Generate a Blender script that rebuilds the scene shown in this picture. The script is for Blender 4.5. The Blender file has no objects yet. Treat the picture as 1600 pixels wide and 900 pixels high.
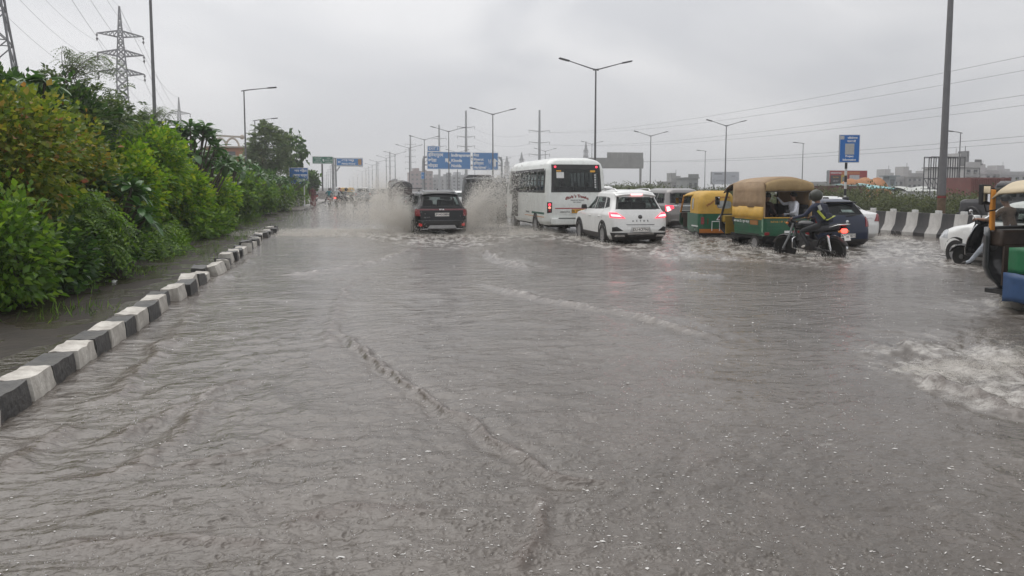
import bpy, bmesh, math, random
import numpy as np
from mathutils import Vector, Matrix, Euler
SC = bpy.context.scene
COL = SC.collection
PI = math.pi
# ---------------------------------------------------------------- camera, world, sun, exposure
F, HC, PY0, HOR, VPX = 1155.0, 1.7, 384.0, 292.0, 530.0
YAW = math.atan((800 - VPX) / F)
PIT = math.atan((PY0 - HOR) / F)
cd = bpy.data.cameras.new('camera')
cam = bpy.data.objects.new('camera', cd)
COL.objects.link(cam)
cam.location = (0, 0, HC)
cam.rotation_euler = (PI/2 - PIT, 0, -YAW)
cd.sensor_width = 36
cd.lens = F / 1600 * 36
cd.shift_y = -(450 - PY0) / 1600
cd.clip_start = .1
cd.clip_end = 6000
SC.camera = cam
CAMR = Euler((PI/2 - PIT, 0, -YAW)).to_matrix()
SUN_EL, SUN_AZ = math.radians(58), math.radians(-25)     # overcast: a broad weak sun ahead and to the left

w = bpy.data.worlds.new('World')
SC.world = w
w.use_nodes = True
nt = w.node_tree
for n in list(nt.nodes): nt.nodes.remove(n)
def N(t, **k):
    n = nt.nodes.new(t)
    for a, b in k.items(): setattr(n, a, b)
    return n
L = nt.links.new
sky = N('ShaderNodeTexSky', sky_type='NISHITA', sun_disc=False, sun_elevation=SUN_EL, sun_rotation=SUN_AZ,
        air_density=1.0, dust_density=6.0, ozone_density=1.0)
hs = N('ShaderNodeHueSaturation'); hs.inputs['Saturation'].default_value = .12
L(sky.outputs[0], hs.inputs['Color'])
tc = N('ShaderNodeTexCoord')
mp = N('ShaderNodeMapping'); mp.inputs['Scale'].default_value = (1, 1, 2.2)
L(tc.outputs['Generated'], mp.inputs[0])
nz = N('ShaderNodeTexNoise'); nz.inputs['Scale'].default_value = 2.7; nz.inputs['Detail'].default_value = 5; nz.inputs['Roughness'].default_value = .45
nz.inputs['Distortion'].default_value = .6
L(mp.outputs[0], nz.inputs['Vector'])
cr = N('ShaderNodeValToRGB')
cr.color_ramp.elements[0].position = .38; cr.color_ramp.elements[0].color = (5.9, 6.02, 6.35, 1)
cr.color_ramp.elements[1].position = .60; cr.color_ramp.elements[1].color = (7.7, 7.72, 7.9, 1)
L(nz.outputs[0], cr.inputs[0])
# a soft brightening of the cloud where the hidden sun stands
dt = N('ShaderNodeVectorMath', operation='DOT_PRODUCT')
L(tc.outputs['Generated'], dt.inputs[0]); dt.inputs[1].default_value = (math.sin(SUN_AZ + .3)*.93, math.cos(SUN_AZ + .3)*.93, .36)
mr = N('ShaderNodeMapRange'); mr.interpolation_type = 'SMOOTHSTEP'
mr.inputs['From Min'].default_value = .55; mr.inputs['From Max'].default_value = 1.05
mr.inputs['To Min'].default_value = .97; mr.inputs['To Max'].default_value = 1.07
L(dt.outputs['Value'], mr.inputs['Value'])
ml = N('ShaderNodeVectorMath', operation='SCALE')
# an overcast sky grows steadily brighter from the horizon to the zenith
sz_ = N('ShaderNodeSeparateXYZ'); L(tc.outputs['Generated'], sz_.inputs[0])
vr = N('ShaderNodeMapRange'); vr.inputs['To Min'].default_value = .95; vr.inputs['To Max'].default_value = 1.55; L(sz_.outputs['Z'], vr.inputs['Value'])
vm = N('ShaderNodeMath', operation='MULTIPLY'); L(mr.outputs[0], vm.inputs[0]); L(vr.outputs[0], vm.inputs[1])
L(cr.outputs[0], ml.inputs[0]); L(vm.outputs[0], ml.inputs['Scale'])
mx = N('ShaderNodeMix', data_type='RGBA'); mx.inputs[0].default_value = .9
L(hs.outputs[0], mx.inputs[6]); L(ml.outputs[0], mx.inputs[7])
bg = N('ShaderNodeBackground'); bg.inputs['Strength'].default_value = .084
L(mx.outputs[2], bg.inputs[0])
wo = N('ShaderNodeOutputWorld'); L(bg.outputs[0], wo.inputs[0])
sl = bpy.data.lights.new('sun', 'SUN'); sl.energy = 1.15; sl.angle = math.radians(60); sl.color = (1, .97, .93)
so = bpy.data.objects.new('sun', sl); COL.objects.link(so)
sd = Vector((math.sin(SUN_AZ)*math.cos(SUN_EL), math.cos(SUN_AZ)*math.cos(SUN_EL), math.sin(SUN_EL)))
so.rotation_euler = sd.to_track_quat('Z', 'Y').to_euler()
SC.view_settings.view_transform = 'Standard'
SC.view_settings.look = 'None'
SC.view_settings.exposure = .30
SC.view_settings.gamma = 1
SC.render.engine = 'CYCLES'
SC.cycles.use_denoising = True
SC.cycles.max_bounces = 24
SC.cycles.diffuse_bounces = 20
SC.cycles.glossy_bounces = 3
SC.cycles.transparent_max_bounces = 12
SC.cycles.volume_bounces = 1
# ---------------------------------------------------------------- where things stand
def ray(px, py): return CAMR @ Vector(((px - 800)/F, (PY0 - py)/F, -1))
CP = Vector((0, 0, HC))
def G(px, py, z=0.0):
    d = ray(px, py); t = (z - HC)/d.z
    return CP + d*t
def GZ(px, zc, z=0.0):                 # ground point in direction px at axis depth zc
    d = ray(px, HOR); p = CP + d*zc
    return Vector((p.x, p.y, z))
def AT(px, py, zc): return CP + ray(px, py)*zc
def tb(px, ty): return 800 + (px - 800)/(1 + 6.9e-5*(292 - ty))     # foot of an upright whose top shows at px, ty
def HT(py, x, y):                      # height that shows at row py above ground point x, y
    a = CAMR.transposed() @ (Vector((x, y, 0)) - CP); b = CAMR.transposed() @ Vector((0, 0, 1))
    k = (PY0 - py)/F
    return -(a.y + k*a.z)/(b.y + k*b.z)
# ---------------------------------------------------------------- helpers
def new_mat(name):
    m = bpy.data.materials.new(name); m.use_nodes = True
    t = m.node_tree; b = t.nodes['Principled BSDF']
    return m, t, b
MATS = {}
def mat(name, col=(.5, .5, .5), r=.5, met=0.0, var=.12, sc=6.0, bump=0.0, bsc=40.0, coat=0.0, emit=None, es=0.0, spec=.5, dirt=0.0, dcol=(.16, .13, .11), alpha=1.0, rvar=.0):
    if name in MATS: return MATS[name]
    m, t, b = new_mat(name); ln = t.links.new
    b.inputs['Roughness'].default_value = r; b.inputs['Metallic'].default_value = met
    b.inputs['Specular IOR Level'].default_value = spec
    if coat: b.inputs['Coat Weight'].default_value = coat; b.inputs['Coat Roughness'].default_value = .06
    c = (*col, 1)
    b.inputs['Base Color'].default_value = c
    tcn = t.nodes.new('ShaderNodeTexCoord')
    dlo, dhi = (.34, .58) if 'kerb' in name else (.42, .75)
    if var or dirt:
        n = t.nodes.new('ShaderNodeTexNoise'); n.inputs['Scale'].default_value = sc; n.inputs['Detail'].default_value = 6; n.inputs['Roughness'].default_value = .65
        ln(tcn.outputs['Object'], n.inputs['Vector'])
        q = t.nodes.new('ShaderNodeMapRange'); q.inputs['From Min'].default_value = .3; q.inputs['From Max'].default_value = .7
        q.inputs['To Min'].default_value = 1 - var; q.inputs['To Max'].default_value = 1 + var
        ln(n.outputs[0], q.inputs['Value'])
        v = t.nodes.new('ShaderNodeVectorMath'); v.operation = 'SCALE'; v.inputs[0].default_value = col
        ln(q.outputs[0], v.inputs['Scale'])
        out = v.outputs[0]
        if dirt:
            n2 = t.nodes.new('ShaderNodeTexNoise'); n2.inputs['Scale'].default_value = sc*.6; n2.inputs['Detail'].default_value = 9; n2.inputs['Roughness'].default_value = .7
            mpn = t.nodes.new('ShaderNodeMapping'); mpn.inputs['Scale'].default_value = (1, 1, .35); mpn.inputs['Location'].default_value = (3.1, 1.7, 2.2)
            ln(tcn.outputs['Object'], mpn.inputs[0]); ln(mpn.outputs[0], n2.inputs['Vector'])
            q2 = t.nodes.new('ShaderNodeMapRange'); q2.inputs['From Min'].default_value = dlo; q2.inputs['From Max'].default_value = dhi
            q2.inputs['To Min'].default_value = 0; q2.inputs['To Max'].default_value = dirt
            ln(n2.outputs[0], q2.inputs['Value'])
            x = t.nodes.new('ShaderNodeMix'); x.data_type = 'RGBA'
            ln(q2.outputs[0], x.inputs[0]); ln(out, x.inputs[6]); x.inputs[7].default_value = (*dcol, 1)
            out = x.outputs[2]
        ln(out, b.inputs['Base Color'])
    if rvar:
        n3 = t.nodes.new('ShaderNodeTexNoise'); n3.inputs['Scale'].default_value = sc*2; n3.inputs['Detail'].default_value = 4
        ln(tcn.outputs['Object'], n3.inputs['Vector'])
        q3 = t.nodes.new('ShaderNodeMapRange'); q3.inputs['To Min'].default_value = max(.02, r - rvar); q3.inputs['To Max'].default_value = r + rvar
        ln(n3.outputs[0], q3.inputs['Value']); ln(q3.outputs[0], b.inputs['Roughness'])
    if bump:
        n4 = t.nodes.new('ShaderNodeTexNoise'); n4.inputs['Scale'].default_value = bsc; n4.inputs['Detail'].default_value = 5
        ln(tcn.outputs['Object'], n4.inputs['Vector'])
        bp = t.nodes.new('ShaderNodeBump'); bp.inputs['Strength'].default_value = bump; bp.inputs['Distance'].default_value = .02
        ln(n4.outputs[0], bp.inputs['Height']); ln(bp.outputs[0], b.inputs['Normal'])
    if emit:
        b.inputs['Emission Color'].default_value = (*emit, 1); b.inputs['Emission Strength'].default_value = es
    if alpha < 1: b.inputs['Alpha'].default_value = alpha
    MATS[name] = m
    return m
def glass_mat(name, tint=(.55, .62, .6), tr=.6, r=.05):
    if name in MATS: return MATS[name]
    m, t, b = new_mat(name); ln = t.links.new
    b.inputs['Base Color'].default_value = (.012, .016, .016, 1); b.inputs['Roughness'].default_value = r
    b.inputs['Specular IOR Level'].default_value = .8
    tn = t.nodes.new('ShaderNodeBsdfTransparent'); tn.inputs[0].default_value = (*tint, 1)
    mxs = t.nodes.new('ShaderNodeMixShader')
    # a film of rain drops: patches less clear than the rest
    tcn = t.nodes.new('ShaderNodeTexCoord')
    n = t.nodes.new('ShaderNodeTexNoise'); n.inputs['Scale'].default_value = 9; n.inputs['Detail'].default_value = 8; n.inputs['Roughness'].default_value = .7
    ln(tcn.outputs['Object'], n.inputs['Vector'])
    q = t.nodes.new('ShaderNodeMapRange'); q.inputs['From Min'].default_value = .3; q.inputs['From Max'].default_value = .7
    q.inputs['To Min'].default_value = tr - .12; q.inputs['To Max'].default_value = min(1, tr + .12)
    ln(n.outputs[0], q.inputs['Value']); ln(q.outputs[0], mxs.inputs[0])
    ln(b.outputs[0], mxs.inputs[1]); ln(tn.outputs[0], mxs.inputs[2])
    ln(mxs.outputs[0], t.nodes['Material Output'].inputs[0])
    MATS[name] = m
    return m

class MB:
    def __init__(s): s.v = []; s.f = []; s.m = []
    def add(s, vs, fs, mi=0, M=None):
        o = len(s.v)
        for p in vs:
            p = Vector(p)
            s.v.append(tuple(M @ p) if M is not None else tuple(p))
        for f in fs: s.f.append(tuple(i + o for i in f)); s.m.append(mi)
        return s
    def box(s, c, d, rot=None, mi=0, taper=1.0):
        x, y, z = d[0]/2, d[1]/2, d[2]/2; k = taper
        vs = [(-x, -y, -z), (x, -y, -z), (x, y, -z), (-x, y, -z), (-x*k, -y*k, z), (x*k, -y*k, z), (x*k, y*k, z), (-x*k, y*k, z)]
        fs = [(0, 3, 2, 1), (4, 5, 6, 7), (0, 1, 5, 4), (1, 2, 6, 5), (2, 3, 7, 6), (3, 0, 4, 7)]
        M = Matrix.Translation(Vector(c))
        if rot is not None: M = M @ Euler(rot).to_matrix().to_4x4()
        return s.add(vs, fs, mi, M)
    def bar(s, a, b, wx, wz=None, mi=0):          # a square bar from a to b
        a, b = Vector(a), Vector(b); wz = wz or wx
        d = (b - a); l = d.length
        if l < 1e-6: return s
        z = d/l; up = Vector((0, 0, 1)) if abs(z.z) < .95 else Vector((0, 1, 0))
        x = z.cross(up).normalized(); y = x.cross(z)
        vs = []
        for p in (a, b):
            for i, j in ((-1, -1), (1, -1), (1, 1), (-1, 1)): vs.append(p + x*i*wx/2 + y*j*wz/2)
        return s.add(vs, [(0, 3, 2, 1), (4, 5, 6, 7), (0, 1, 5, 4), (1, 2, 6, 5), (2, 3, 7, 6), (3, 0, 4, 7)], mi)
    def tube(s, path, r, n=8, mi=0, closed=False, caps=True):
        P = [Vector(p) for p in path]; k = len(P)
        R = r if isinstance(r, (list, tuple)) else [r]*k
        o = len(s.v); prev = None
        for i, p in enumerate(P):
            if closed: d = P[(i+1) % k] - P[i-1]
            else: d = P[min(i+1, k-1)] - P[max(i-1, 0)]
            d = d.normalized() if d.length > 1e-9 else Vector((0, 0, 1))
            if prev is None:
                up = Vector((0, 0, 1)) if abs(d.z) < .9 else Vector((1, 0, 0))
                x = d.cross(up).normalized()
            else:
                x = (prev - d*prev.dot(d)); x = x.normalized() if x.length > 1e-6 else d.orthogonal().normalized()
            prev = x; y = d.cross(x)
            for j in range(n):
                a = 2*PI*j/n
                s.v.append(tuple(p + (x*math.cos(a) + y*math.sin(a))*R[i]))
        for i in range(k if closed else k-1):
            i2 = (i+1) % k
            for j in range(n):
                j2 = (j+1) % n
                s.f.append((o+i*n+j, o+i*n+j2, o+i2*n+j2, o+i2*n+j)); s.m.append(mi)
        if caps and not closed:
            s.f.append(tuple(o+j for j in reversed(range(n)))); s.m.append(mi)
            s.f.append(tuple(o+(k-1)*n+j for j in range(n))); s.m.append(mi)
        return s
    def lathe(s, prof, M=None, n=20, mi=0):       # profile (r, z) turned about z, placed by M
        o = len(s.v)
        M = M or Matrix()
        for r, z in prof:
            for j in range(n):
                a = 2*PI*j/n
                s.v.append(tuple(M @ Vector((r*math.cos(a), r*math.sin(a), z))))
        for i in range(len(prof)-1):
            for j in range(n):
                j2 = (j+1) % n
                s.f.append((o+i*n+j, o+i*n+j2, o+(i+1)*n+j2, o+(i+1)*n+j)); s.m.append(mi)
        for i, rev in ((0, True), (len(prof)-1, False)):
            if prof[i][0] > 1e-4:
                q = [o+i*n+j for j in range(n)]
                s.f.append(tuple(reversed(q)) if rev else tuple(q)); s.m.append(mi)
        return s
    def grid(s, rows, closed=False, mi=0):        # rows: list of equally long lists of points
        o = len(s.v); n = len(rows[0])
        for r in rows:
            for p in r: s.v.append(tuple(p))
        for i in range(len(rows)-1):
            for j in range(n if closed else n-1):
                j2 = (j+1) % n
                s.f.append((o+i*n+j, o+i*n+j2, o+(i+1)*n+j2, o+(i+1)*n+j)); s.m.append(mi)
        return s
    def prism(s, poly, h, M=None, mi=0):          # flat polygon in xy, extruded h along z
        n = len(poly)
        vs = [(x, y, 0) for x, y in poly] + [(x, y, h) for x, y in poly]
        fs = [tuple(reversed(range(n))), tuple(range(n, 2*n))] + [(i, (i+1) % n, n+(i+1) % n, n+i) for i in range(n)]
        return s.add(vs, fs, mi, M)
    def ball(s, c, r, n=10, m=7, mi=0, rot=None):
        r = Vector(r) if not isinstance(r, (int, float)) else Vector((r, r, r))
        E = Euler(rot).to_matrix() if rot else Matrix.Identity(3)
        rows = []
        for i in range(m+1):
            t = PI*i/m
            rows.append([Vector(c) + E @ Vector((r.x*math.sin(t)*math.cos(2*PI*j/n), r.y*math.sin(t)*math.sin(2*PI*j/n), -r.z*math.cos(t))) for j in range(n)])
        return s.grid(rows, True, mi)
    def build(s, name, mats, parent=None, smooth=35, bev=0, bseg=2, solid=0):
        me = bpy.data.meshes.new(name)
        me.from_pydata(s.v, [], s.f)
        mats = mats if isinstance(mats, (list, tuple)) else [mats]
        for m in mats: me.materials.append(m)
        if len(mats) > 1: me.polygons.foreach_set('material_index', s.m)
        if smooth:
            me.polygons.foreach_set('use_smooth', [True]*len(me.polygons))
            if smooth < 180: me.set_sharp_from_angle(angle=math.radians(smooth))
        me.update()
        o = bpy.data.objects.new(name, me); COL.objects.link(o)
        if parent is not None: o.parent = parent
        if solid:
            sm = o.modifiers.new('thickness', 'SOLIDIFY'); sm.thickness = solid; sm.offset = -1
        if bev:
            bm = o.modifiers.new('edges', 'BEVEL'); bm.width = bev; bm.segments = bseg; bm.limit_method = 'ANGLE'; bm.angle_limit = math.radians(40)
        return o
def fast(name, V, Fc, mats, parent=None, smooth=False):     # big meshes straight from arrays
    V = np.asarray(V, np.float32); Fc = np.asarray(Fc, np.int32); k = Fc.shape[1]
    me = bpy.data.meshes.new(name)
    me.vertices.add(len(V)); me.vertices.foreach_set('co', V.ravel())
    me.loops.add(Fc.size); me.loops.foreach_set('vertex_index', Fc.ravel())
    me.polygons.add(len(Fc)); me.polygons.foreach_set('loop_start', np.arange(0, Fc.size, k, dtype=np.int32))
    if smooth: me.polygons.foreach_set('use_smooth', np.ones(len(Fc), bool))
    me.update(calc_edges=True)
    for m in (mats if isinstance(mats, (list, tuple)) else [mats]): me.materials.append(m)
    o = bpy.data.objects.new(name, me); COL.objects.link(o)
    if parent is not None: o.parent = parent
    return o
def tag(o, label=None, cat=None, group=None, kind=None):
    if label: o['label'] = label
    if cat: o['category'] = cat
    if group: o['group'] = group
    if kind: o['kind'] = kind
    return o
def thing(name, label, cat, loc=(0, 0, 0), rz=0.0, group=None):
    o = bpy.data.objects.new(name, None); COL.objects.link(o)
    o.location = loc; o.rotation_euler = (0, 0, rz); o.empty_display_size = .2
    return tag(o, label, cat, group)
def copy_tree(o, parent=None, name=None):
    c = o.copy(); COL.objects.link(c); c.parent = parent
    for ch in list(o.children): copy_tree(ch, c)
    return c
def text(body, size, m, parent, loc, rot=(PI/2, 0, 0), name='lettering', align='CENTER', ext=.002, sx=1.0, bold=0.0):
    c = bpy.data.curves.new(name, 'FONT'); c.body = body; c.size = size; c.align_x = align; c.align_y = 'CENTER'
    c.extrude = ext; c.resolution_u = 2; c.offset = bold
    c.materials.append(m)
    o = bpy.data.objects.new(name, c); COL.objects.link(o); o.parent = parent
    o.location = loc; o.rotation_euler = rot; o.scale = (sx, 1, 1)
    return o
# ---------------------------------------------------------------- shared materials
WHITE = mat('white_paint', (.78, .78, .76), .3, var=.04, coat=.4, dirt=.12)
BLACKP = mat('black_paint', (.003, .0035, .005), .22, var=.1, coat=.15, spec=.3, dirt=.08, dcol=(.02, .019, .018))
NAVY = mat('navy_paint', (.007, .015, .042), .28, var=.1, coat=.25, spec=.35, dirt=.2, dcol=(.03, .03, .03))
GREYP = mat('grey_brown_paint', (.2, .19, .18), .3, met=.3, var=.06, coat=.6, dirt=.2)
SILVER = mat('silver_paint', (.22, .23, .235), .3, met=.3, var=.06, coat=.5)
TRIM = mat('black_plastic', (.018, .018, .019), .45, var=.2, dirt=.3, dcol=(.09, .075, .065))
RUB = mat('tyre_rubber', (.014, .014, .014), .7, var=.2, dirt=.4, dcol=(.1, .085, .07))
RIM = mat('alloy', (.38, .38, .39), .35, met=.7, var=.1, dirt=.4)
CHROME = mat('chrome', (.62, .62, .62), .15, met=1, var=.05)
STEEL = mat('galvanised_steel', (.3, .31, .32), .5, met=.4, var=.1, sc=3)
DSTEEL = mat('dark_painted_steel', (.07, .07, .075), .5, met=.2, var=.15, sc=3)
LETTER = mat('white_lettering', (.85, .85, .85), .5, var=0)
BLETTER = mat('black_lettering', (.02, .02, .02), .5, var=0)
PLATE = mat('white_plate', (.85, .82, .78), .4, var=.05)
YPLATE = mat('yellow_plate', (.75, .38, .04), .4, var=.05)
REDLIT = mat('lit_red_lamp', (.5, .02, .03), .25, var=0, emit=(1, .05, .09), es=1.6)
REDHOT = mat('bright_brake_lamp', (.6, .05, .05), .25, var=0, emit=(1, .42, .42), es=2.2)
REDL = mat('red_lens', (.22, .012, .014), .2, var=.1, coat=.5)
ORANGEL = mat('orange_lens', (.6, .2, .03), .25, var=.1)
GLASS = glass_mat('car_glass', (.62, .7, .68), .72)
DGLASS = glass_mat('dark_car_glass', (.35, .4, .39), .5)
SCREEN = glass_mat('wet_windscreen', (.82, .86, .84), .8)
SEATM = mat('dark_seat_cloth', (.03, .03, .034), .8, var=.2)
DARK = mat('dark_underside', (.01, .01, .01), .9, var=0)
# ================================================================ ground, road, water
rng = np.random.default_rng(7)
def perlin(x, y, seed):
    r = np.random.default_rng(seed); p = r.permutation(256); p = np.concatenate([p, p])
    ga = r.uniform(0, 2*np.pi, 256); gx, gy = np.cos(ga), np.sin(ga)
    xi = np.floor(x).astype(np.int64); yi = np.floor(y).astype(np.int64); xf = x - xi; yf = y - yi
    xi &= 255; yi &= 255
    u = xf*xf*xf*(xf*(xf*6-15)+10); v = yf*yf*yf*(yf*(yf*6-15)+10)
    def g(ix, iy, dx, dy):
        h = p[p[ix & 255] + (iy & 255)]; return gx[h]*dx + gy[h]*dy
    a = g(xi, yi, xf, yf); b = g(xi+1, yi, xf-1, yf); c = g(xi, yi+1, xf, yf-1); d = g(xi+1, yi+1, xf-1, yf-1)
    return (a + u*(b-a)) + v*((c + u*(d-c)) - (a + u*(b-a)))
SOIL = mat('wet_soil', (.026, .020, .014), .65, var=.4, sc=2.5, bump=.8, bsc=9, spec=.25)
ASPH = mat('wet_asphalt', (.05, .05, .052), .35, var=.2, sc=2, bump=.2, bsc=60)
xs = [-900, -60, -12, -8, -5.2, -4.5, -4.0, -2.75, -2.45, -2.4, 19.5, 19.6, 20.3, 21, 60, 900]
zs = [.3, .3, .25, .16, .08, .03, -.03, -.09, -.1, -.2, -.2, -.2, .06, .06, .05, .05]
ys = [-30, -5, 0, 4, 8, 12, 18, 26, 36, 50, 80, 140, 300, 700, 1500]
mb = MB()
mb.grid([[(x, y, z + (.02*math.sin(y*1.3 + x) if -9 < x < -3 else 0)) for x, z in zip(xs, zs)] for y in ys])
r2_ = np.linspace(5.0, 60, 240); c2_ = np.linspace(-5.2, -2.66, 34); gxx, gyy = np.meshgrid(c2_, r2_, indexing='ij')
gz_ = -.002 + .03*perlin(gxx*1.6, gyy*1.2, 201) + .018*perlin(gxx*5, gyy*5, 202) + .05*np.clip((-4.2 - gxx), 0, 1) - .02*np.clip((gxx + 3.0)/.4, 0, 1)
i2_ = np.arange(gxx.size).reshape(gxx.shape)
tag(fast('verge_reflection_sheet', np.stack([gxx, gyy, gz_], -1).reshape(-1, 3), np.stack([i2_[:-1, :-1], i2_[1:, :-1], i2_[1:, 1:], i2_[:-1, 1:]], -1).reshape(-1, 4), SOIL, None, True), 'added dark soil sheet behind the kerb in place of the hedge reflection', None, None, 'structure')  # sheet added for the dark tone the hedge's reflection gives the water
tag(mb.build('ground', SOIL), 'brown wet earth of the verge under the hedge', None, None, 'structure')
mb = MB(); mb.grid([[(x, y, -.12) for x in (-2.4, 3, 9, 19.62)] for y in ys])
tag(mb.build('road', ASPH), 'flooded asphalt carriageway lying under the brown water', None, None, 'structure')
mb = MB(); mb.grid([[(x, y, .066) for x in (20.45, 24.6)] for y in ys])
tag(mb.build('service_road', ASPH), 'wet grey service road beyond the concrete barrier', None, None, 'structure')

# places that stir the water: (x, y, radius, strength)
def gp(px, py): p = G(px, py); return p.x, p.y
CAR_SUV = G(691, 366); CAR_WHITE = G(1000, 381); BUS = G(901, 364); AUTO_S = GZ(1120, 25.0); AUTO_L = G(1229, 388)
MPV = GZ(1074, 30.5); POLO = G(1322, 387); SEDAN = GZ(1345, 23.6); BIKE_R = G(1306, 404); BIKE_F = G(1224, 392)
SCOOT = G(1511, 416); SWIFT = Vector((14.7, 14.95, 0)); AUTO_R = Vector((9.52, 8.85, 0))
stir = []
for p, ln, hw in ((CAR_SUV, 3.6, 1.0), (CAR_WHITE, 3.6, 1.0), (BUS, 5.5, 1.2), (MPV, 3.5, 1.0), (AUTO_S, 2.2, .7), (AUTO_L, 2.4, .8), (POLO, 3, .9), (SEDAN, 3, .9)):
    for k in np.linspace(-.5, ln, 5):
        for s in (-1, 1): stir.append((p.x + s*hw, p.y + k, .75, 1.0))
    stir.append((p.x, p.y - 1.2, 1.5, .9))
    stir.append((p.x, p.y - 3.0, 2.0, .45))
for px, py, r, a in ((1590, 478, .5, 1.3), (1560, 490, .7, .7), (1600, 560, 1.0, .8), (1500, 570, .5, .7), (1450, 575, .45, .8), (1540, 572, .5, .9), (1600, 590, .6, .9), (1500, 585, .4, .8), (1590, 610, .8, .75), (1560, 640, .4, .6), (1480, 545, .7, .3), (1265, 400, .9, 1.2), (1210, 396, .6, 1), (1160, 388, .7, .8), (1520, 420, .6, 1), (1495, 410, .6, .8),
                     (620, 366, 1.6, 1.5), (560, 362, 2.4, .8), (500, 360, 2.0, .5), (770, 366, 1.6, 1.3), (820, 364, 1.6, .9), (690, 380, 1.6, .9), (785, 405, .7, .8), (830, 415, .5, .5), (1085, 428, .5, .6), (1030, 400, 1.0, .7), (1160, 400, 1.0, .6), (345, 435, .5, .55), (1400, 372, 1.5, .7), (1290, 415, .8, .6)):
    x, y = gp(px, py); stir.append((x, y, r, a))
def stir_map(x, y):
    a = np.zeros_like(x)
    for sx, sy, r, k in stir:
        m = np.abs(y - sy) < 4*r
        d2 = ((x[m]-sx)/(r))**2 + ((y[m]-sy)/(r*1.5))**2
        a[m] += k*np.exp(-d2)
    return np.minimum(a, 1.6)
# wave crests seen on the water, as ground polylines through the listed points: (points, height, width)
def gl(pts): return np.array([gp(*p) for p in pts])
RIDGES = [(gl([(505, 500), (540, 520), (585, 562), (640, 602), (700, 645), (745, 665), (790, 698), (835, 735), (880, 752), (930, 757), (975, 760)]), .040, .046),
          (gl([(862, 770), (850, 800), (835, 850), (815, 910)]), .022, .04),
          (gl([(740, 440), (800, 455), (860, 470), (930, 484), (1000, 495), (1070, 515), (1140, 535)]), .05, .09),
          (gl([(430, 432), (520, 422), (600, 405), (650, 385)]), .05, .16), (gl([(755, 392), (785, 408), (830, 420)]), .09, .12),
          (gl([(505, 560), (520, 500), (540, 450), (600, 425)]), .02, .08),
          (gl([(150, 700), (230, 660), (330, 610), (420, 585)]), .026, .07), (gl([(60, 760), (200, 735), (330, 720), (460, 690), (560, 690)]), .024, .06), (gl([(-20, 760), (30, 720), (75, 690), (110, 660)]), .045, .10), (gl([(195, 745), (250, 700), (300, 655), (330, 620)]), .032, .09), (gl([(150, 640), (200, 600), (240, 560), (262, 520)]), .03, .09), (gl([(260, 560), (290, 500), (330, 445)]), .022, .10), (gl([(430, 820), (560, 790), (700, 800)]), .016, .06), (gl([(60, 860), (180, 840), (330, 850), (470, 845)]), .02, .06),
          (gl([(1420, 590), (1500, 605), (1580, 640), (1640, 650)]), .05, .09), (gl([(1290, 415), (1400, 418), (1500, 432)]), .05, .12),
          (gl([(1040, 425), (1090, 430), (1140, 432)]), .06, .12), (gl([(330, 445), (360, 425), (400, 400)]), .04, .1),
          (gl([(1010, 395), (1120, 402), (1240, 412), (1310, 412)]), .05, .14)]
NR, NA = 620, 1060
py = np.linspace(293.6, 1010, NR)
rad = HC*F/(py - HOR)/math.cos(.0); rad = np.minimum(rad, 1400)
ang = np.linspace(-math.radians(47), math.radians(47), NA) + YAW
Rg, Ag = np.meshgrid(rad, ang, indexing='ij')
X = Rg*np.sin(Ag); Y = Rg*np.cos(Ag)
cell = np.gradient(rad)*-1; cell = np.abs(cell)[:, None]*np.ones_like(X)      # radial spacing
def lod(wl): return np.clip(wl/(cell*2.2) - .6, 0, 1)
ST = stir_map(X, Y)
open_w = np.clip((X + 2.9)/.6, 0, 1)*.75 + .25           # calmer behind the kerb
H = np.zeros_like(X)
wx = perlin(X*.35, Y*.35, 90)*.8; wy = perlin(X*.35+40, Y*.35, 91)*.8
for wl, amp, ax, sd_ in ((2.6, .016, .55, 1), (1.25, .010, .6, 2), (.62, .0085, .6, 3), (.31, .0085, .6, 4), (.155, .0085, .62, 5), (.08, .0055, .7, 6), (.042, .0025, .85, 7)):
    n = perlin((X + wx)*ax/wl + sd_*7.3, (Y + wy)/wl - sd_*3.1, sd_)
    if sd_ < 5: n = (.22 - np.abs(n))*1.5 if sd_ in (2, 3) else n       # a few sharp crests
    H += n*amp*2*lod(wl)
H *= open_w*(.7 + .7*perlin(X*.22, Y*.22, 33) + .75*np.clip((1.2 - X)/3, 0, 1)*np.clip((13 - Y)/6, 0, 1))
CH = np.zeros_like(X)
for wl, amp, sd_ in ((.9, .05, 11), (.45, .035, 12), (.22, .022, 13), (.11, .012, 14)):
    n = perlin(X/wl, Y/wl, sd_); CH += (np.abs(n)*2 - .35)*amp*lod(wl)
H += CH*np.clip(ST, 0, 1.3)
FO = np.clip(ST*.32 + ST*perlin(X*3.1, Y*1.7, 21)*.8 + ST*perlin(X*8, Y*5, 22)*.8, 0, 1)*np.clip(ST*1.6, 0, 1)
brk = perlin(X*5, Y*5, 41)*.6 + perlin(X*14, Y*14, 42)*.5
RD = np.zeros_like(X)
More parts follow.
